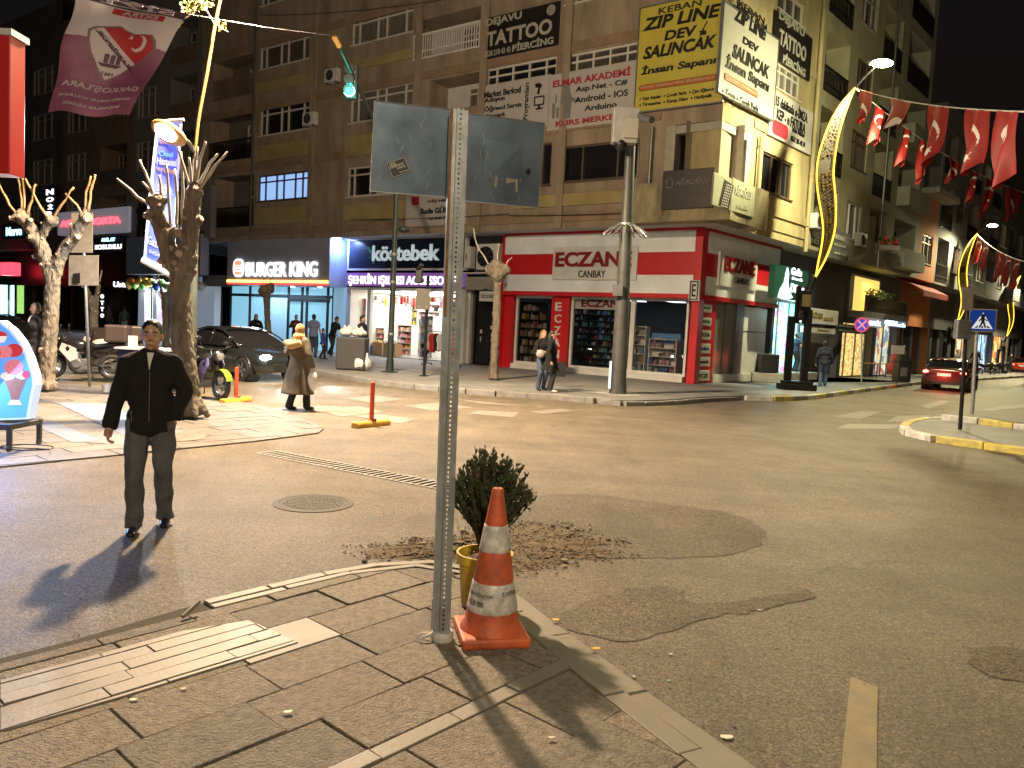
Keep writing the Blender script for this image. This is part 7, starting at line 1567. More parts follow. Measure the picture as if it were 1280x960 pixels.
def bin_(label,px,h,w,mtl):
    p=gp(*px,KZ); rt=thing('litter_bin',label,'litter bin',p); m=MB(); z=KZ
    m.prism([(p[0]+x*w,p[1]+y*w,z+.08) for x,y in ((-.5,-.5),(.5,-.5),(.5,.5),(-.5,.5))],(0,0,h*.68)); m.build('body',mtl,rt,bevel=.03)
    m=MB(); b=z+.08+h*.68+.004; v0=[(p[0]+x*w*1.1,p[1]+y*w*1.1,b) for x,y in ((-.5,-.5),(.5,-.5),(.5,.5),(-.5,.5))]; v1=[(p[0]+x*w*.5,p[1]+y*w*.5,z+h) for x,y in ((-.5,-.5),(.5,-.5),(.5,.5),(-.5,.5))]
    m.face(v0);m.face(v1)
    for k in range(4): m.face([v0[k],v0[(k+1)%4],v1[(k+1)%4],v1[k]])
    m.build('lid',mtl,rt,bevel=.02); m=MB(); m.cbox((p[0],p[1],z+.04),(w*.8,w*.8,.078)); m.build('foot',CONC,rt); m=MB(); m.cbox((p[0]-w*.1,p[1]-w*.505,z+h*.4),(w*.5,.012,h*.3)); m.build('label_plate',GREYM,rt)
bin_('black pedestal litter bin at the kerb of the side street',(1126,479),1.35,.6,mat('bin_black',(.015,.016,.018),.4))
ab=thing('street_planter_box','black open bin standing on a stone block beside the pharmacy','bin',SH_B.p(uB(949),KZ,.35)); p=SH_B.p(uB(949),KZ,.4); m=MB(); m.cbox(add(p,(0,0,.75)),(.75,.7,.75)); m.build('body',BLACK,ab,bevel=.03); m=MB(); m.cbox(add(p,(-.05,0,.18)),(1.3,.9,.36)); m.build('stone_block',CONC,ab,bevel=.01)
# waste container with bags in front of the burger restaurant
wb=gp(440,462,KZ); wc=thing('waste_container','dark grey waste container piled with white bags on the far pavement','waste container',wb); m=MB(); m.cbox(add(wb,(0,0,.55)),(.95,.75,1.06)); m.build('body',mat('container_grey',(.05,.05,.055),.5),wc,bevel=.04)
WBAG=mat('white_plastic_bag',(.65,.65,.66),.4,bump=.4,bscale=14)
def bag(p,r,label,hgt=1.2):
    m=MB(); m.ell(add(p,(0,0,r*hgt*.85)),(r,r*.85,r*hgt*.85),12,9); m.tube([add(p,(r*.25,0,r*hgt*1.5)),add(p,(r*.3,0,r*hgt*2.2))],[r*.25,r*.1],7); m.tube([add(p,(-r*.25,0,r*hgt*1.5)),add(p,(-r*.3,0,r*hgt*2.1))],[r*.25,r*.1],7); o=m.build('plastic_bag',WBAG,None,remesh=.025,noise_amp=.03,noise_sc=9,smooth=True); tag(o,label,'bag','white plastic bags by the waste container')
bag(add(wb,(-.2,-.1,1.09)),.26,'white plastic bag on top of the waste container, left',.7); bag(add(wb,(.18,0,1.09)),.28,'white plastic bag on top of the waste container, right',.6)
bag(gp(449,463,KZ),.24,'white plastic bag on the ground, right beside the container'); bag(gp(456,463,KZ),.22,'white plastic bag on the ground, farther from the container')
# tripod A boards at the pharmacy
for (x,y,lb_) in ((738,459,'grey pavement wedge board left of the lamp pole'),(746,460,'darker grey pavement wedge board by the lamp pole')):
    p=gp(x,y,KZ); m=MB(); m.prism([add(p,(-.3,0,0)),add(p,(.3,0,0)),add(p,(.05,0,.5)),add(p,(-.05,0,.5))],(.25,.5,0)); tag(m.build('wedge_board',CONC if x<740 else GREYM,bevel=.01),lb_,'wedge board')
p=gp(712,456,KZ); m=MB(); m.prism([add(p,(-.1,0,0)),add(p,(.75,0,0)),add(p,(1.0,.1,.7)),add(p,(.3,.1,.75))],(.1,.35,0)); tag(m.build('leaning_panel',mat('poster_pinkish',(.4,.12,.12),.5,var=.4,scale=6),bevel=.01),'reddish panel leaning under the middle pharmacy pane','panel')
# table, chairs, toy and other goods outside the side-street shops
p=SH_B.p(uS(1084,440),KZ,.5); tb=thing('wooden_table','small wooden table outside the yellow curtain shop','table',p); m=MB(); m.cbox(add(p,(0,0,.74)),(1.2,.8,.04),.7); m.build('tabletop',mat('wood_ochre',(.45,.28,.09),.5,var=.3,scale=8),tb); 
for a_,b_ in ((-.5,-.3),(.5,-.3),(.5,.3),(-.5,.3)): q=Matrix.Rotation(.7,3,'Z')@Vector((a_,b_,0)); m=MB(); m.tube([add(p,(q.x,q.y,0)),add(p,(q.x,q.y,.72))],.025,6); m.build('leg',BLACKM,tb)
p=SH_B.p(uS(1108,440),KZ,.6); ty=thing('kiddie_ride','red and white toy ride standing outside the toy shop','toy ride',p); m=MB(); m.ell(add(p,(0,0,.5)),(.55,.4,.4),12,8); m.ell(add(p,(-.1,-.1,1.0)),(.32,.3,.3),12,8); m.ell(add(p,(.3,0,.9)),(.25,.25,.4),10,7); m.build('body',mat('toy_red',(.6,.06,.03),.35),ty,smooth=True); m=MS('panel',mat('toy_white',(.7,.65,.6),.4),ty,bevel=.02); m.cbox(add(p,(-.0,0,1.5)),(.7,.1,.5)); m.cbox(add(p,(0,0,.06)),(.9,.6,.1)); m=MB()
for s_ in (-.12,.12): m.ell(add(p,(-.1+s_,-.36,1.08)),.07,8,6)
m.build('eye',mat('toy_white',(0,0,0)),ty)
# litter
for i,(x,y,lb_,mt,sz) in enumerate(((694,775,'yellow leaf on the outer kerb strip near the cone','y',.035),(745,811,'yellow leaf on the kerb further along','y',.04),(838,818,'cigarette end on the road beside the kerb','w',.02),(908,921,'crumpled cream wrapper by the kerb','w',.05),(904,937,'small white scrap of paper by the kerb','w',.03),(689,922,'cigarette end in a paving joint','w',.02),(836,851,'pale green bottle cap on the road','g',.015),(950,763,'white cigarette end on the open road','w',.02),(361,890,'white leaf on the paving left of the post','w',.03),(230,861,'pale chip on the ramp edge, lower','w',.02),(168,875,'pale scrap of plastic at the ramp edge','w',.025),(792,846,'tiny white paper flake beside the kerb','w',.015))):
    zz=PZ+.006 if (x,y) in ((361,890),(689,922),(230,861),(168,875),(694,775),(745,811)) else .006
    p=gp(x,y,zz); m=MB(); n=7; m.prism([add(p,(math.cos(k*6.283/n)*sz*.6*R.uniform(.5,1.3)*1.3,math.sin(k*6.283/n)*sz*.6*R.uniform(.4,1.0),0)) for k in range(n)],(0,0,.002)); 
    for k in range(n,2*n): m.v[k]=add(m.v[k],(0,0,R.uniform(0,.004)))
    o=m.build('litter',{'y':mat('leaf_yellow',(.6,.38,.04),.6),'w':mat('paper_white',(.65,.62,.52),.7),'g':mat('cap_green',(.35,.5,.4),.4)}[mt]); tag(o,lb_,'litter','scraps of litter and leaves',kind='thing')
# stray stone and pale stick at the broken kerb
m=MB(); m.tube([gp(228,771,PZ+.02),gp(249,752,PZ+.06)],.012,6); tag(m.build('stick',PAVES),'pale stick lying on the broken kerb corner','stick')
# ================= people =================
def person(label,base,H,rz,jm,tm,sm,hairm=None,skinm=None,feet=((.10,.0),(-.10,.0)),arms=None,hem=.84,coat=None,voxel=.02,hair='short',collar=None,long_sleeve=True,face=False,hoodm=None,bulk=1.0,lean=0.0,bag=None,head_turn=0.0,nz=.006):
    """local frame faces -y; +x is the person's left; feet: (x,y) of left and right; arms: (elbow,wrist) for left and right"""
    s=H/1.75; rt=thing('person',label,'person',base); Mz=Matrix.Rotation(rz,3,'Z'); skinm=skinm or SKIN; hairm=hairm or HAIRB
    def T(p):
        x,y,z=p
        y+=-lean*max(0,z-.9); q=Mz@Vector((x*s,y*s,z*s)); return (base[0]+q.x,base[1]+q.y,base[2]+q.z)
    def TT(P): return [T(p) for p in P]
    arms=arms or (((.27,.02,1.14),(.29,-.06,.88)),((-.27,.02,1.14),(-.29,-.06,.88)))
    hips=[(.095,0,.9),(-.095,0,.9)]; knees=[];ank=[]
    for (fx,fy),h in zip(feet,hips):
        d=abs(fy); a=(fx,fy,.085 if fy<=.12 else .085+.35*(fy-.12)); ank.append(a); dist=math.dist(a,h); tot=.835; bend=math.sqrt(max(0,(tot/2)**2-(dist/2)**2)) if dist<tot else 0
        knees.append(((a[0]+h[0])/2,(a[1]+h[1])/2-min(bend,.16)-.01,(a[2]+h[2])/2+.02))
    sh=[(.168,0,1.415),(-.168,0,1.415)]
    v_=voxel
    Mt=lambda: Matrix(((1,0,0),(0,1,0),(0,0,1)))
    R3=Mz
    def EL(mb,c,r,rot=None): mb.ell(T(c),tuple(q*s for q in r),14,9,0,Mz@rot if rot else Mz)
    def TB(mb,P,r,n=10): mb.tube(TT(P),[q*s for q in r],n)
    def torso(mb,k):
        EL(mb,(0,0,.95),(.165*k,.115*k,.14)); EL(mb,(0,-.005,1.1),(.15*k,.105*k,.17)); EL(mb,(0,-.005,1.28),(.172*k,.115*k,.17)); TB(mb,[(.165,0,1.41),(0,.005,1.45),(-.165,0,1.41)],[.06*k,.075*k,.06*k])
    # body: one continuous skin from head to ankles
    b=MB(); torso(b,.82); ht=Matrix.Rotation(head_turn,3,'Z')
    def HP(x,y,z): q=ht@Vector((x,y,0)); return (q.x,q.y-.012,z)
    EL(b,HP(0,0,1.632),(.074,.094,.113),ht); EL(b,HP(0,-.022,1.562),(.055,.066,.058),ht); EL(b,HP(0,-.052,1.53),(.028,.03,.022),ht); TB(b,[(0,.01,1.36),(0,-.004,1.56)],[.062,.054])
    EL(b,HP(.075,.008,1.615),(.014,.026,.034),ht); EL(b,HP(-.075,.008,1.615),(.014,.026,.034),ht)
    if face:
        TB(b,[HP(0,-.09,1.645),HP(0,-.106,1.613),HP(0,-.112,1.598)],[.010,.013,.016],8); EL(b,HP(.013,-.1,1.595),(.011,.012,.009)); EL(b,HP(-.013,-.1,1.595),(.011,.012,.009)); EL(b,HP(.03,-.081,1.652),(.024,.012,.010)); EL(b,HP(-.03,-.081,1.652),(.024,.012,.010)); EL(b,HP(0,-.086,1.558),(.024,.012,.006)); EL(b,HP(0,-.085,1.549),(.02,.012,.0065)); EL(b,HP(.042,-.068,1.595),(.02,.014,.018)); EL(b,HP(-.042,-.068,1.595),(.02,.014,.018))
    else: EL(b,HP(0,-.098,1.605),(.014,.018,.022),ht)
    for k in (0,1):
        e,w=arms[k]; TB(b,[(sh[k][0]*.93,0,sh[k][2]-.025),e,w],[.046,.042,.027])
        fd=Vector(w)-Vector(e); fd.normalize(); W_=Vector(w); sgn=1 if k==0 else -1
        inn=Vector((-sgn,0,0)); fw=Vector((0,-1,0)); 
        if abs(fd.y)>.7: fw=Vector((0,0,1)) 
        fw=(fw-fd*fw.dot(fd)).normalized(); inn=fd.cross(fw)*( -sgn if fd.cross(fw).x*sgn>0 else sgn) if False else (Vector((-sgn,0,0))-fd*Vector((-sgn,0,0)).dot(fd)).normalized()
        pc=W_+fd*.055; TB(b,[tuple(W_),tuple(W_+fd*.03),tuple(pc+fd*.025)],[.027,.036,.033],8)
        for j,(o,l) in enumerate(((-.03,.062),(-.011,.074),(.011,.07),(.03,.055))):
            r0=W_+fd*.075-fw*o; k1=r0+fd*l*.5+inn*l*.15; k2=k1+fd*l*.22+inn*l*.42; k3=k2-fd*l*.12+inn*l*.3
            TB(b,[tuple(r0-fd*.03),tuple(r0),tuple(k1),tuple(k2),tuple(k3)],[.009,.0098,.0095,.009,.0075],6)
        t0=W_+fd*.03+fw*.028; TB(b,[tuple(t0-fw*.012),tuple(t0+fw*.016+fd*.022),tuple(t0+fw*.017+fd*.05+inn*.012),tuple(t0+fw*.01+fd*.07+inn*.02)],[.012,.0115,.0105,.0085],6)
        TB(b,[hips[k],knees[k],ank[k]],[.078,.052,.036])
    b.build('body',skinm,rt,smooth=True,remesh=v_*.62 if not face else .0062)
    # trousers
    t=MB(); EL(t,(0,0,.93),(.172*bulk,.122*bulk,.13))
    for k in (0,1):
        a=ank[k]; kn=knees[k]; h=hips[k]; TB(t,[(h[0],h[1],h[2]+.02),((h[0]+kn[0])/2,(h[1]+kn[1])/2,(h[2]+kn[2])/2),kn,((kn[0]+a[0])/2,(kn[1]+a[1])/2+.008,(kn[2]+a[2])/2),(a[0],a[1]+.012,a[2]+.0),(a[0],a[1]+.01,a[2]-.04)],[.098*bulk,.09*bulk,.075*bulk,.068*bulk,.07*bulk,.076*bulk])
    t.build('trousers',tm,rt,smooth=True,remesh=v_,noise_amp=nz*1.3,noise_sc=14)
    # shoes
    for k in (0,1):
        a=ank[k]; o=MB(); up=(a[2]-.085); 
        EL(o,(a[0],a[1]+.005,.05+up),(.045,.06,.045)); EL(o,(a[0]*1.06,a[1]-.085,.04+up*.7),(.045,.10,.036)); EL(o,(a[0]*1.06,a[1]-.145,.034+up*.5),(.04,.055,.03)); o.build('shoe',sm,rt,smooth=True,remesh=v_*.6)
    # jacket, coat
    j=MB()
    if coat is None:
        EL(j,(0,0,hem+.13),(.182*bulk,.135*bulk,.13)); torso(j,1.16*bulk)
        TB(j,[(.0,0,hem+.1),(0,0,hem+.005)],[.165*bulk,.168*bulk],18)
    else:
        torso(j,1.17*bulk); TB(j,[(0,0,1.25),(0,0,1.05),(0,.0,.85),(0,.015,(coat+.85)/2),(0,.02,coat)],[.17*bulk,.165*bulk,.2*bulk,.25*bulk,.3*bulk],18)
    for k in (0,1):
        e,w=arms[k]; E=Vector(e);W_=Vector(w)
        EL(j,(sh[k][0]*1.0,0,sh[k][2]-.012),(.076*bulk,.08*bulk,.074*bulk))
        if long_sleeve: TB(j,[sh[k],tuple((Vector(sh[k])+E)/2),e,tuple((E+W_)/2),tuple(W_+(W_-E).normalized()*.01)],[.076*bulk,.072*bulk,.066*bulk,.058*bulk,.052*bulk])
        else: TB(j,[sh[k],tuple(Vector(sh[k])*.4+E*.6)],[.08*bulk,.068*bulk])
    TB(j,[(0,.012,1.42),(0,.006,1.505)],[.088,.074],14)
    j.build('jacket' if coat is None else 'coat',jm,rt,smooth=True,remesh=v_*.9,noise_amp=nz*1.5,noise_sc=11)
    if collar:
        c=MB(); P=[(-.026,-.078,1.49),(.026,-.078,1.49),(.015,-.115,1.435),(.006,-.136,1.385),(.0,-.142,1.35),(-.006,-.138,1.38),(-.014,-.12,1.43)]; c.prism(TT(P),tuple(Mz@Vector((0,-.012,0)))); c.build('shirt',collar,rt)
    h=MB()
    if hair=='short': EL(h,HP(0,.02,1.668),(.083,.096,.095),ht); EL(h,HP(0,.045,1.63),(.077,.072,.1),ht); EL(h,HP(.068,.018,1.655),(.014,.034,.045),ht); EL(h,HP(-.068,.018,1.655),(.014,.034,.045),ht)
    elif hair=='long': EL(h,HP(0,.02,1.665),(.088,.1,.1)); TB(h,[HP(0,.05,1.68),HP(0,.075,1.5),HP(0,.085,1.3)],[.08,.1,.07])
    elif hair=='scarf': EL(h,HP(0,.012,1.645),(.09,.106,.12)); EL(h,HP(0,.03,1.5),(.13,.13,.09)); TB(h,[HP(-.12,-.02,1.42),HP(0,.13,1.38),HP(.12,-.02,1.42)],[.06,.08,.06])
    h.build({'short':'hair','long':'hair','scarf':'headscarf'}[hair],hairm,rt,smooth=True,remesh=.009 if face else v_*.7,noise_amp=.004,noise_sc=60)
    if face:
        DK=mat('brow_hair',(.015,.01,.008),.6); WHT=mat('eye_white',(.5,.47,.44),.3); LIP=mat('lip_skin',(.3,.13,.1),.5)
        for sx in (1,-1):
            e=MB(); EL(e,HP(sx*.031,-.081,1.632),(.0135,.01,.0068)); ey=e.build('eye',WHT,rt,smooth=True); e=MB(); EL(e,HP(sx*.031,-.0885,1.632),(.0062,.004,.0062)); e.build('iris',DK,ey,smooth=True)
            e=MB(); TB(e,[HP(sx*.013,-.0955,1.655),HP(sx*.03,-.0955,1.66),HP(sx*.053,-.078,1.655)],[.0045,.006,.0035],6); e.build('eyebrow',DK,rt,smooth=True)
        e=MB(); EL(e,HP(0,-.095,1.557),(.022,.006,.0035)); EL(e,HP(0,-.094,1.55),(.018,.006,.004)); e.build('lips',LIP,rt,smooth=True)
    return rt,T
JK=mat('black_jacket_cloth',(.005,.005,.006),.95,bump=.3,bscale=60); NAVYC=mat('navy_cloth',(.012,.016,.04),.8,bump=.2); JEANS=mat('grey_jeans',(.085,.092,.105),.8,var=.35,scale=9,bump=.3,bscale=70); BJ=mat('blue_jeans',(.05,.08,.14),.8,var=.35,scale=9,bump=.3); DKT=mat('dark_trousers',(.012,.012,.016),.8); SHOEB=mat('black_leather',(.012,.012,.014),.25); SHOEW=mat('white_shoe',(.5,.48,.45),.5); SHIRT=mat('white_shirt',(.6,.58,.56),.6); OLIVE=mat('olive_coat_cloth',(.1,.08,.055),.85,var=.2,scale=6,bump=.2); SCARF=mat('mustard_scarf',(.4,.25,.1),.75,bump=.3); SUIT=mat('dark_suit_cloth',(.03,.03,.03),.8); BLUES=mat('light_blue_shirt',(.18,.24,.4),.75); BLUEK=mat('blue_hoodie',(.02,.06,.35),.75); REDJ=mat('red_jacket_cloth',(.12,.015,.02),.8); GREYH=mat('grey_hair',(.16,.15,.14),.6)
p0=gp(186,662); 
man,T=person('man walking towards the camera in black zip jacket and grey jeans, hand in pocket',p0,1.71,rad(19),JK,JEANS,SHOEB,feet=((.11,.14),(-.10,-.10)),arms=(((.258,.06,1.16),(.18,-.0,.95)),((-.25,.03,1.14),(-.295,-.06,.875))),hem=.83,voxel=.0125,face=True,collar=SHIRT,bulk=1.02,nz=.012,skinm=mat('face_skin',(.44,.26,.175),.45,var=.1,scale=20),head_turn=rad(0))
m=MB(); m.tube([T((.004,-.153,.86)),T((.004,-.158,1.05)),T((.004,-.15,1.34))],.003,5); m.build('zip',GREYM,man); m=MB(); m.tube([T((-.13,-.142,1.02)),T((-.125,-.146,.93))],.003,5); m.build('pocket_zip',GREYM,man)
q=gp(44,486,.06); person('middle aged man in a dark suit and white shirt half hidden by the small tree',q,1.76,rad(-25),SUIT,SUIT,SHOEB,hairm=GREYH,collar=SHIRT,bulk=1.15,hem=.75,feet=((.11,-.1),(-.1,.1)))
q=gp(372,513); w_,T=person('woman in a long olive coat and mustard headscarf walking away with bags',q,1.66,rad(150),OLIVE,DKT,SHOEB,hairm=SCARF,hair='scarf',coat=.34,bulk=1.12,feet=((.09,.14),(-.1,-.16)),arms=(((.27,.08,1.16),(.2,-.12,1.05)),((-.29,.03,1.14),(-.31,-.08,.9))))
m=MB(); EL_=lambda c,r:m.ell(T(c),r,12,8); m.tube([T((-.08,.1,1.4)),T((-.2,.17,1.37)),T((0,.23,1.32)),T((.2,.17,1.37)),T((.08,.1,1.4))],[.05,.07,.09,.07,.05],8); m.build('hood',SCARF,w_,smooth=True,remesh=.02)
m=MB(); a=T((-.33,-.06,.86)); m.tube([T((-.31,-.08,.93)),a],.01,5); m.ell(add(a,(0,0,-.22)),(.1,.09,.2),12,8); tag(m.build('shopping_bag',WBAG,None,remesh=.02,smooth=True,noise_amp=.02),'pale shopping bag carried by the woman in the olive coat','bag')
m=MB(); a=T((.27,.02,.95)); m.ell(a,(.07,.14,.17),12,8); m.tube([add(a,(0,0,.1)),T((.2,.0,1.42))],.012,5); tag(m.build('handbag',BLACK,None,remesh=.02,smooth=True),'black handbag at the side of the woman in the olive coat','bag')
FAR=dict(voxel=.022)
def ff(x,y): return gp(x,y,KZ)
person('man in a navy jacket holding a phone to his ear beside the lit accessory shop',ff(451,459),1.8,rad(70),NAVYC,DKT,SHOEB,arms=(((.26,.0,1.15),(.27,-.08,.9)),((-.28,-.12,1.2),(-.12,-.1,1.52))),feet=((.1,.12),(-.1,-.14)),bulk=1.1,**FAR)
person('man in black leaning over the waste container',ff(414,446),1.76,rad(60),JK,DKT,SHOEW,lean=.35,feet=((.1,.25),(-.1,-.1)),arms=(((.26,-.15,1.15),(.22,-.35,1.0)),((-.26,-.15,1.15),(-.22,-.35,1.0))),**FAR)
person('man in a light blue shirt seen from behind near the glass restaurant front',ff(391,447),1.8,rad(170),BLUES,BJ,SHOEB,bulk=1.1,long_sleeve=False,**FAR)
person('small child in a blue hoodie walking beside the man in light blue',ff(403,449),1.25,rad(90),BLUEK,DKT,SHOEB,feet=((.1,.15),(-.1,-.15)),bulk=1.1,**FAR)
person('man in a dark red jacket standing by the restaurant door with a phone',ff(369,440),1.75,rad(10),REDJ,DKT,SHOEB,arms=(((.26,-.08,1.16),(.08,-.25,1.28)),((-.26,-.08,1.16),(-.1,-.25,1.26))),**FAR)
person('woman in black with pale hands standing behind the dark car',ff(319,442),1.68,rad(30),JK,DKT,SHOEB,hair='long',arms=(((.26,-.08,1.16),(.08,-.25,1.3)),((-.26,-.08,1.1),(-.0,-.22,1.15))),**FAR)
ck=ff(676,488); person('woman with fair hair and ripped jeans standing close beside her friend in black',ck,1.64,rad(25),JK,BJ,SHOEB,hairm=mat('fair_hair',(.18,.1,.05),.6),hair='long',feet=((.08,.0),(-.12,-.05)),arms=(((.25,-.05,1.15),(.1,-.22,1.1)),((-.25,-.06,1.15),(-.16,-.25,1.12))),voxel=.018)
person('woman with long dark hair all in black on the far kerb',gp(687,490,KZ),1.64,rad(75),JK,DKT,SHOEW,hair='long',coat=.62,feet=((.08,.05),(-.08,-.05)),voxel=.018,bulk=.92)
p=gp(672,488,KZ); m=MB(); m.ell((p[0]+.02,p[1]-.28,KZ+1.0),(.13,.07,.12),12,8); m.tube([(p[0]-.08,p[1]-.24,KZ+1.08),(p[0]+.0,p[1]-.16,KZ+1.4)],.01,5); tag(m.build('shoulder_bag',mat('bag_grey',(.3,.28,.27),.5),None,remesh=.02,smooth=True),'small pale shoulder bag of the woman with ripped jeans','bag')
p=gp(700,484,KZ); m=MB(); m.cbox((p[0],p[1],KZ+.52),(.26,.1,.42)); m.tube([(p[0]-.08,p[1],KZ+.73),(p[0],p[1],KZ+.95),(p[0]+.08,p[1],KZ+.73)],.008,5); tag(m.build('carrier_bag',BLACK,bevel=.01),'dark carrier bag held by the woman in black','bag')
person('man in a navy jacket and jeans walking away along the side-street pavement',ff(1028,483),1.76,rad(165),NAVYC,BJ,SHOEB,feet=((.1,.1),(-.1,-.14)),bulk=1.08,**FAR)
person('person in a dark shirt and white sleeves standing in the cyan shop doorway',SH_B.p(uS(988,440),KZ+.36,.25),1.7,rad(100),NAVYC,DKT,SHOEB,arms=(((.26,-.1,1.16),(.12,-.25,1.3)),((-.26,-.08,1.16),(-.1,-.25,1.26))),long_sleeve=False,**FAR)
q=ff(79,412); person('person in a pale blue top standing before the dark shops at the left',SH_A.p(SH_A.uz(79,410)[0],KZ,.5),1.72,rad(160),BLUES,BJ,SHOEW,voxel=.026)
person('shopper in dark clothes by the black shop front at the left',SH_A.p(SH_A.uz(143,405)[0],KZ,.4),1.74,rad(160),GREYW2,BJ,SHOEB,voxel=.026); person('second shopper in grey trousers by the black shop front',SH_A.p(SH_A.uz(163,405)[0],KZ,.4),1.72,rad(200),SUIT,mat('grey_trousers',(.2,.2,.2),.8),SHOEB,voxel=.026)
person('person in a dark top at the bright left edge shop',SH_A.p(SH_A.uz(4,410)[0],KZ,.6),1.72,rad(180),NAVYC,DKT,SHOEB,voxel=.026)
person('distant person in dark clothes beside the far parked cars',gp(1262,467),1.75,rad(0),JK,DKT,SHOEB,voxel=.03)
person('pale figure standing before the side-street shops beyond the bin',SH_B.p(uS(1171,445),KZ,1.2),1.7,rad(20),mat('grey_trousers',(.2,.2,.2),.8),DKT,SHOEB,voxel=.03)
# ================= vehicles =================
def loft(mb,secs,m=0,cap=True):
    n=len(secs[0]); b=len(mb.v)
    for s in secs: mb.v+= [tuple(p) for p in s]
    for i in range(len(secs)-1):
        for j in range(n-1): k=b+i*n+j; mb.f.append((k,k+1,k+n+1,k+n)); mb.m.append(m)
    if cap:
        mb.f.append(tuple(b+j for j in range(n))); mb.m.append(m); mb.f.append(tuple(b+(len(secs)-1)*n+j for j in reversed(range(n)))); mb.m.append(m)
def car(label,base,rz,pm,lights='front',name='car',plate=None,hatch=False):
    """x forward, 4.5 m long"""
    rt=thing(name,label,'car',base); M=Matrix.Rotation(rz,3,'Z')
    def T(p): q=M@Vector(p); return (base[0]+q.x,base[1]+q.y,base[2]+q.z)
    L_=4.5
    # stations: x, half width, bottom, belt/hood height, shoulder
    ST=[(2.22,.62,.30,.60),(2.18,.76,.24,.66),(2.0,.84,.21,.74),(1.6,.885,.20,.83),(1.1,.9,.2,.9),(.6,.9,.2,.94),(0,.9,.2,.95),(-.7,.9,.2,.965),(-1.3,.9,.2,.985),(-1.75,.885,.22,1.0),(-2.1,.85,.26,1.0),(-2.24,.78,.32,.96),(-2.27,.70,.4,.86)]
    def sec(x,w,b,t):
        h=t-b; P=[(w*.86,b),(w*.97,b+h*.12),(w,b+h*.38),(w*.995,b+h*.62),(w*.965,b+h*.82),(w*.9,b+h*.94),(w*.75,t),(w*.4,t+.012),(0,t+.018)]
        return [T((x,y,z)) for y,z in P]+[T((x,-y,z)) for y,z in reversed(P[:-1])]+[T((x,-w*.86,b))]
    mb=MB(); loft(mb,[sec(*s) for s in ST]); bd=mb.build('body',pm,rt,smooth=True,sub=1,weld=True,auto=True)
    # greenhouse
    CS=[(1.08,.80,.93,.90),(.62,.76,1.16,.9),(.2,.72,1.34,.9),(-.3,.70,1.41,.9),(-.9,.69,1.40,.9),(-1.3,.69,1.31,.9),(-1.65,.72,1.15,.9),(-1.95,.76,1.01,.9)]
    def cs(x,w,t,b,k=1.0):
        bw=.86; h=t-b; f=min(1,h/.5); P=[(bw,b),(bw-(bw-w)*.5*f,b+h*.5),(w*k,b+h*.88),(w*.85*k,t),(w*.4,t+.012),(0,t+.015)]
        return [T((x,y,z)) for y,z in P]+[T((x,-y,z)) for y,z in reversed(P[:-1])]
    mb=MB(); loft(mb,[cs(*s) for s in CS]); mb.build('window',GLASSD,rt,smooth=True,sub=1,weld=True)
    # roof skin, pillars and trims in paint
    mb=MB()
    def top(x,w,t): 
        P=[(w*1.0,t-.05),(w*.86,t+.012),(w*.4,t+.028),(0,t+.031)]; return [T((x,y,z)) for y,z in P]+[T((x,-y,z)) for y,z in reversed(P[:-1])]
    loft(mb,[top(.22,.725,1.335),top(-.3,.705,1.41),top(-.9,.695,1.40),top(-1.28,.695,1.315)],cap=False); mb.build('roof',pm,bd,smooth=True)
    mb=MB()
    for s_ in (1,-1):
        for P in ([(1.08,.83,.93),(.62,.79,1.16),(.2,.745,1.32),(-.3,.725,1.375),(-.9,.72,1.36),(-1.3,.725,1.27),(-1.68,.765,1.12),(-1.95,.8,1.0)],[(-.28,.725,1.36),(-.32,.85,.93)],[(-1.2,.73,1.28),(-1.5,.84,.96)]): mb.tube([T((x,y*s_,z)) for x,y,z in P],.022,6)
    mb.build('pillar',pm,bd,smooth=True)
    mb=MB()
    for s_ in (1,-1):
        for x in (.62,-.35,-1.35): mb.tube([T((x,.905*s_,.3)),T((x-.02,.908*s_,.6)),T((x-.03,.885*s_,.93))],.004,4)
    mb.build('door_seam',BLACK,bd)
    for s_ in (1,-1):
        for x in (-.2,-1.15): mb=MB(); c=T((x,.905*s_,.8)); mb.tube([T((x-.1,.905*s_,.8)),T((x+.1,.905*s_,.8))],.018,6); mb.build('door_handle',CHROME,bd)
        mb=MB(); mb.ell(T((.72,1.0*s_,1.0)),(.1,.1,.07),10,7); mb.tube([T((.7,.86*s_,.95)),T((.72,.95*s_,.98))],.02,5); mb.build('mirror',pm,rt,smooth=True)
    for x in (1.38,-1.38):
        for s_ in (1,-1):
            ax=M@Vector((0,s_,0)); c=T((x,.70*s_,.325)); mb=MB(); mb.lathe(c,[(.24,.0),(.31,.0),(.325,.04),(.325,.19),(.31,.235),(.23,.235),(.225,.2)],24,0,ax); w=mb.build('wheel',RUBBER,rt,smooth=True,auto=True)
            mb=MB(); mb.lathe(c,[(.225,.2),(.215,.235),(.2,.215),(.05,.2),(.045,.225),(0,.23)],24,1,ax)
            for k in range(5): 
                an=k*1.2566; d=M@Vector((math.cos(an),0,math.sin(an))); e=M@Vector((-math.sin(an),0,math.cos(an)))*.03; p0=Vector(c)+ax*.22+d*.04; p1=Vector(c)+ax*.225+d*.205; mb.prism([p0-e,p0+e,p1+e*1.3,p1-e*1.3],tuple(ax*.012),0)
            mb.build('rim',[mat('alloy_rim',(.4,.4,.42),.3,.9),BLACKM],w)
            mb=MB(); 
            P=[T((x+.37*math.cos(an),.903*s_,.325+.37*math.sin(an))) for an in [math.pi*k/14 for k in range(-1,16)]]; mb.tube(P,.028,6); mb.build('wheel_arch',BLACK,bd)
            mb=MB(); mb.lathe(T((x,.55*s_,.325)),[(.37,0),(.37,.352*1.0),(.3,.353)],20,0,ax); mb.build('wheel_well',BLACK,bd)
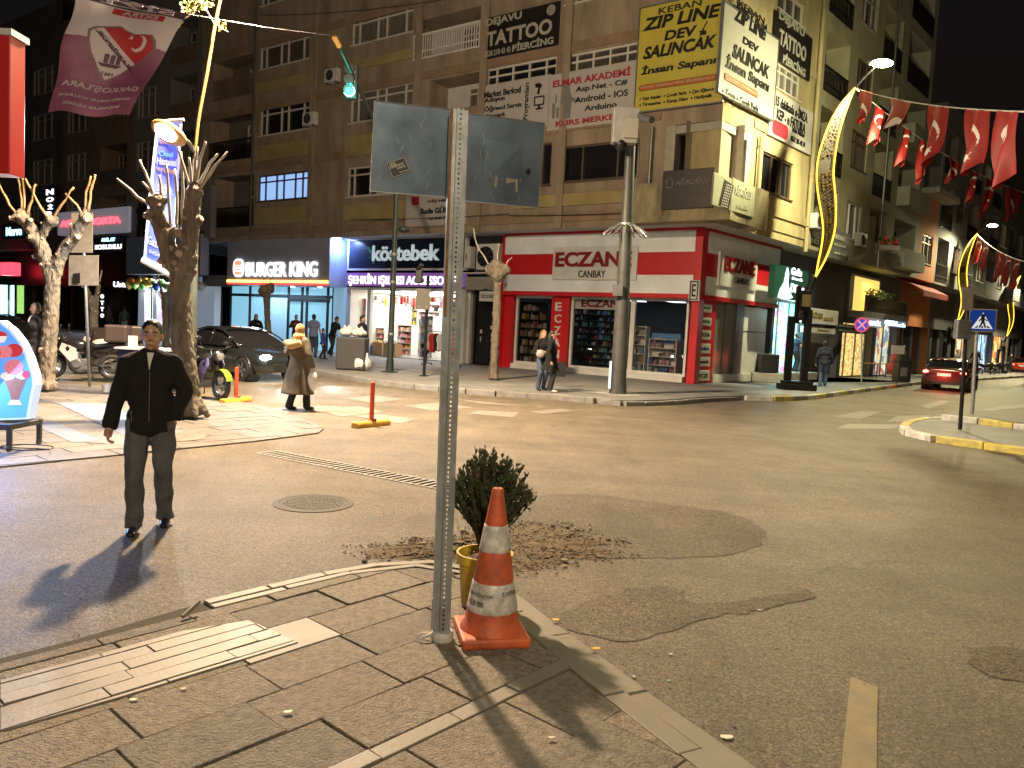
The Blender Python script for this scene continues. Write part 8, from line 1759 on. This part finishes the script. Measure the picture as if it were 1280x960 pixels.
    HL=emi('headlamp_glow',(.85,1,1),55); TLm=emi('tail_glow',(1,.06,.04),14)
    for s_ in (1,-1):
        mb=MB(); mb.ell(T((2.04,.63*s_,.68)),(.13,.2,.075),12,7,0,M@Matrix.Rotation(rad(-22*s_),3,'Z')); mb.build('headlight',HL if lights=='front' else GLASSD,rt,smooth=True)
        mb=MB(); mb.ell(T((-2.17,.64*s_,.82)),(.1,.2,.08),12,7,0,M@Matrix.Rotation(rad(14*s_),3,'Z')); mb.build('tail_light',TLm if lights=='rear' else mat('tail_off',(.25,.01,.01),.2),rt,smooth=True)
    mb=MB(); mb.cbox(T((2.19,0,.42)),(.06,1.0,.2),rz); mb.build('grille',BLACK,rt,bevel=.02)
    mb=MB(); mb.cbox(T((-2.26,0,.72)),(.03,.52,.12),rz); pp_=mb.build('number_plate',mat('plate_white',(.6,.6,.6),.4,emit=(.8,.85,1),es=.3 if lights=='rear' else .02),rt)
    mb=MB(); mb.cbox(T((-2.25,0,.36)),(.06,1.3,.12),rz); mb.build('bumper_trim',BLACK,bd)
    return rt,T
DKC=mat('dark_car_paint',(.022,.028,.03),.18,.3,coat=1.0); REDC=mat('maroon_car_paint',(.09,.008,.012),.2,.2,coat=1.0); BLKC=mat('black_car_paint',(.012,.012,.014),.18,.2,coat=1.0); ORC=mat('red_car_paint',(.4,.03,.015),.25,.1,coat=1.0)
c1,T1=car('dark sedan with bright headlights turning at the crossing',gp(303,471),rad(-38),DKC)
for s_ in (.62,-.62): 
    spot('headlight_beam',T1((2.3,s_,.66)),T1((10,s_*1.2,.0)),220,(.85,.97,1),70,.6,.05,c1)
c2,_=car('maroon sedan seen from behind with red tail lights by the island',gp(1187,487),rad(54),REDC,lights='rear')
lr=bpy.data.lights.new('tail_glow','POINT'); lr.energy=12; lr.color=(1,.08,.05); lr.shadow_soft_size=.1; lo=bpy.data.objects.new('tail_glow',lr); COL.objects.link(lo); lo.parent=c2; lo.location=sub_(_((-2.5,0,.7)),LOC[c2.name])
c3,T3=car('black car with one lit headlamp half hidden by the ice cream sign',gp(-8,450),rad(-25),BLKC)
c4,_=car('small red car with tail lights at the right edge far down the street',gp(1280,467),rad(52),ORC,lights='rear')
# motorbikes
def moto(label,base,rz,col1,col2,fend,box=False):
    rt=thing('motorbike',label,'motorbike',base); M=Matrix.Rotation(rz,3,'Z')
    def T(p): q=M@Vector(p); return (base[0]+q.x,base[1]+q.y,base[2]+q.z)
    ax=M@Vector((0,1,0))
    for x in (.66,-.62):
        mb=MB(); P=[T((x+.255*math.cos(k*math.pi/12),0,.31+.255*math.sin(k*math.pi/12))) for k in range(25)]; mb.tube(P,.055,9,cap=False); w=mb.build('wheel',RUBBER,rt,smooth=True)
        mb=MB(); mb.lathe(T((x,-.05,.31)),[(.045,0),(.045,.1),(0,.1)],12,0,ax); mb.lathe(T((x,.035,.31)),[(.05,0),(.12,.0),(.12,.008),(.05,.008)],18,1,ax); P=[T((x+.205*math.cos(k*math.pi/12),0,.31+.205*math.sin(k*math.pi/12))) for k in range(25)]; mb.tube(P,.018,6,cap=False)
        for k in range(5): an=k*1.2566; mb.tube([T((x,0,.31)),T((x+.2*math.cos(an),0,.31+.2*math.sin(an)))],.016,5)
        mb.build('rim',[mat('alloy_rim',(.4,.4,.4),.3,.9),CHROME],w)
    mb=MB()
    for s_ in (.09,-.09): mb.tube([T((.66,s_,.31)),T((.45,s_,.86)),T((.40,s_,1.02))],[.028,.024,.022],8)
    mb.tube([T((.38,.36,1.08)),T((.40,.2,1.03)),T((.41,0,1.02)),T((.40,-.2,1.03)),T((.38,-.36,1.08))],.014,6); mb.tube([T((-.62,.08,.31)),T((-.05,.1,.36))],.025,6); mb.tube([T((-.62,-.08,.31)),T((-.05,-.1,.36))],.025,6); mb.tube([T((.42,0,.92)),T((.2,0,.5)),T((-.1,0,.3)),T((-.25,0,.62)),T((.35,0,.86))],.026,6); mb.tube([T((-.15,.14,.4)),T((-.25,.16,.05))],.012,5); mb.build('frame',BLACKM,rt,smooth=True)
    mb=MB(); mb.cbox(T((.05,0,.36)),(.34,.24,.26),rz); mb.lathe(T((.12,-.16,.38)),[(.11,0),(.12,.03),(.12,.29),(.11,.32)],14,0,ax); mb.cbox(T((.16,0,.55)),(.16,.2,.2),rz); mb.build('engine',GREYM,rt,bevel=.02)
    mb=MB(); mb.ell(T((.16,0,.82)),(.27,.15,.13),14,9,0,M); mb.ell(T((.30,0,.72)),(.14,.19,.16),12,8,0,M); mb.build('fuel_tank',col1,rt,smooth=True)
    for s_ in (.15,-.15): mb=MB(); mb.prism([T((.42,s_,.86)),T((.48,s_*1.15,.7)),T((.24,s_*1.1,.42)),T((.08,s_,.5)),T((.12,s_,.74))],tuple(ax*(.02 if s_>0 else -.02))); mb.build('side_fairing',col2,rt,bevel=.006)
    mb=MB(); mb.tube([T((-.02,0,.82)),T((-.3,0,.79)),T((-.62,0,.86)),T((-.8,0,.9))],[.1,.13,.12,.06],10,flat=.5); mb.build('saddle',BLACK,rt,smooth=True)
    mb=MB(); mb.tube([T((-.2,0,.68)),T((-.5,0,.72)),T((-.82,0,.84)),T((-.92,0,.88))],[.09,.1,.07,.03],8); mb.build('tail_fairing',col1,rt,smooth=True)
    mb=MB(); P=[]
    for k in range(9): an=rad(20+k*16); P.append((.66+.335*math.cos(an),.31+.335*math.sin(an)))
    for a_,b_ in zip(P,P[1:]): mb.face([T((a_[0],-.075,a_[1])),T((a_[0],.075,a_[1])),T((b_[0],.075,b_[1])),T((b_[0],-.075,b_[1]))]); mb.face([T((a_[0],-.075,a_[1]-.012)),T((a_[0],.075,a_[1]-.012)),T((b_[0],.075,b_[1]-.012)),T((b_[0],-.075,b_[1]-.012))])
    mb.build('front_mudguard',fend,rt,smooth=True)
    mb=MB(); mb.ell(T((.53,0,.9)),(.1,.12,.12),12,8,0,M); hl=mb.build('headlight_cowl',col1,rt,smooth=True); mb=MB(); mb.lathe(T((.60,0,.9)),[(.075,0),(.07,.02),(0,.03)],14,0,M@Vector((1,0,0))); mb.build('headlight',mat('lamp_glass',(.5,.5,.5),.1,.5),hl)
    for s_ in (1,-1): mb=MB(); mb.tube([T((.38,.28*s_,1.07)),T((.4,.34*s_,1.22))],.008,5); mb.ell(T((.4,.36*s_,1.26)),(.02,.07,.045),10,6,0,M); mb.build('mirror',BLACK,rt); mb=MB(); mb.tube([T((.38,.26*s_,1.06)),T((.36,.38*s_,1.085))],.022,7); mb.build('handle_grip',RUBBER,rt)
    mb=MB(); mb.tube([T((.1,-.14,.3)),T((-.3,-.16,.3)),T((-.75,-.17,.45))],[.03,.045,.05],9); mb.build('exhaust',CHROME,rt,smooth=True)
    if box: mb=MB(); mb.cbox(T((-.72,0,1.12)),(.5,.46,.42),rz); mb.build('top_box',mat('box_brown',(.05,.035,.03),.5),rt,bevel=.05)
    return rt
MW=mat('moto_white',(.5,.48,.46),.3,coat=.5); MBK=mat('moto_black',(.015,.015,.018),.25,coat=.6); MV=mat('moto_violet',(.2,.17,.4),.3,coat=.6,var=.5,scale=7); ML=mat('moto_lime',(.14,.2,.02),.35)
moto('black motorbike with a violet tank and a lime front mudguard parked beside the big tree',gp(254,497,.02),rad(-38),MBK,MV,ML)
moto('white and black motorbike parked behind the thin sign post',gp(104,474,.06),rad(196),MBK,MW,MBK,box=True)
moto('motorbike with a large brown top box beside the white one',gp(136,468,.0),rad(212),MW,MBK,MBK,box=True)
for i,(x,y,rz,lb_) in enumerate(((1232,470,20,'parked dark motorbike nearest behind the maroon car'),(1244,469,30,'second parked dark motorbike down the side street'),(1254,468,25,'third parked dark motorbike by the far shops'))): moto(lb_,gp(x,y),rad(rz),MBK,MBK,MBK)
mr=moto('red scooter with a rider beyond the maroon car',gp(1216,473),rad(60),ORC,ORC,MBK)
person('rider in dark clothes sitting on the red scooter',add(gp(1217,474),(-.1,-.15,.3)),1.7,rad(150),JK,DKT,SHOEB,feet=((.2,-.3),(-.2,-.3)),arms=(((.26,-.15,1.15),(.28,-.4,1.05)),((-.26,-.15,1.15),(-.28,-.4,1.05))),voxel=.03)
tag(MB().cbox(add(gp(150,462),(0,0,.75)),(1.6,1.2,.9)).build('covered_cart',mat('cart_brown',(.035,.025,.02),.7),bevel=.25),'dark brown covered cart behind the motorbikes','cart')
# ================= light, sky, camera =================
w=bpy.data.worlds.new('World'); SC.world=w; w.use_nodes=True; nt=w.node_tree; bg=nt.nodes['Background']
sky=nt.nodes.new('ShaderNodeTexSky'); sky.sky_type='NISHITA'; sky.sun_disc=False; sky.sun_elevation=rad(-3); sky.sun_rotation=rad(200); sky.air_density=1.0
nt.links.new(sky.outputs[0],bg.inputs[0]); bg.inputs[1].default_value=.05
# street lamp over the left part of the junction (its head stands just above the frame)
spot('lamp_beam',L1,(L1[0]+.6,L1[1]-1.5,0),8600,(1,.73,.46),168,.45,.32,la)
def glow(name,p,e,c,par,r=.15):
    lg=bpy.data.lights.new(name,'POINT'); lg.energy=e; lg.color=c; lg.shadow_soft_size=r; lo=bpy.data.objects.new(name,lg); COL.objects.link(lo)
    lo.parent=par; lo.location=sub_(p,LOC[par.name]); return lo
glow('lamp_spill',add(L1,(0,0,-.1)),1900,(1,.74,.47),la)
glow('lamp_spill',L3,1000,(1,.9,.5),cl)
# added street lamp, unseen behind the viewer, to fill the near ground
rb_=(2.6,-9,0); rl=thing('street_lamp','tall street lamp on the near kerb','street lamp',rb_); m=MB(); m.tube([rb_,(2.6,-9,8.6),(2.3,-8.2,9.0)],[.1,.07,.05],10); m.build('pole',PG,rl,smooth=True); m=MB(); m.ell((2.2,-8,9.0),(.2,.4,.1)); m.build('lamp_head',GREYM,rl,smooth=True); m=MB(); m.ell((2.2,-8,8.93),(.14,.28,.07)); m.build('lamp_lens',emi('white_lens',(1,1,1),40),rl)
glow('lamp_spill',(2.2,-8,8.7),3000,(1,.82,.56),rl,.35)
spot('lamp_beam',L2,add(L2,(-.15,-.35,-2)),700,(.95,.96,1),165,.6,.12,la)
cam=bpy.data.cameras.new('camera'); co=bpy.data.objects.new('camera',cam); COL.objects.link(co); SC.camera=co
cam.sensor_width=36; cam.lens=36*F/1280; cam.clip_end=800; cam.clip_start=.05
co.matrix_world=Matrix(((CR[0],CU[0],-CF[0],CAM[0]),(CR[1],CU[1],-CF[1],CAM[1]),(CR[2],CU[2],-CF[2],CAM[2]),(0,0,0,1)))
SC.view_settings.view_transform='Standard'; SC.view_settings.look='None'; SC.view_settings.exposure=0.98; SC.view_settings.gamma=1
SC.render.engine='CYCLES'; cy_=SC.cycles; cy_.use_denoising=True; cy_.denoiser='OPENIMAGEDENOISE'; cy_.max_bounces=5; cy_.diffuse_bounces=3; cy_.glossy_bounces=3; cy_.transmission_bounces=2; cy_.caustics_reflective=False; cy_.caustics_refractive=False; cy_.sample_clamp_indirect=4; cy_.use_light_tree=True
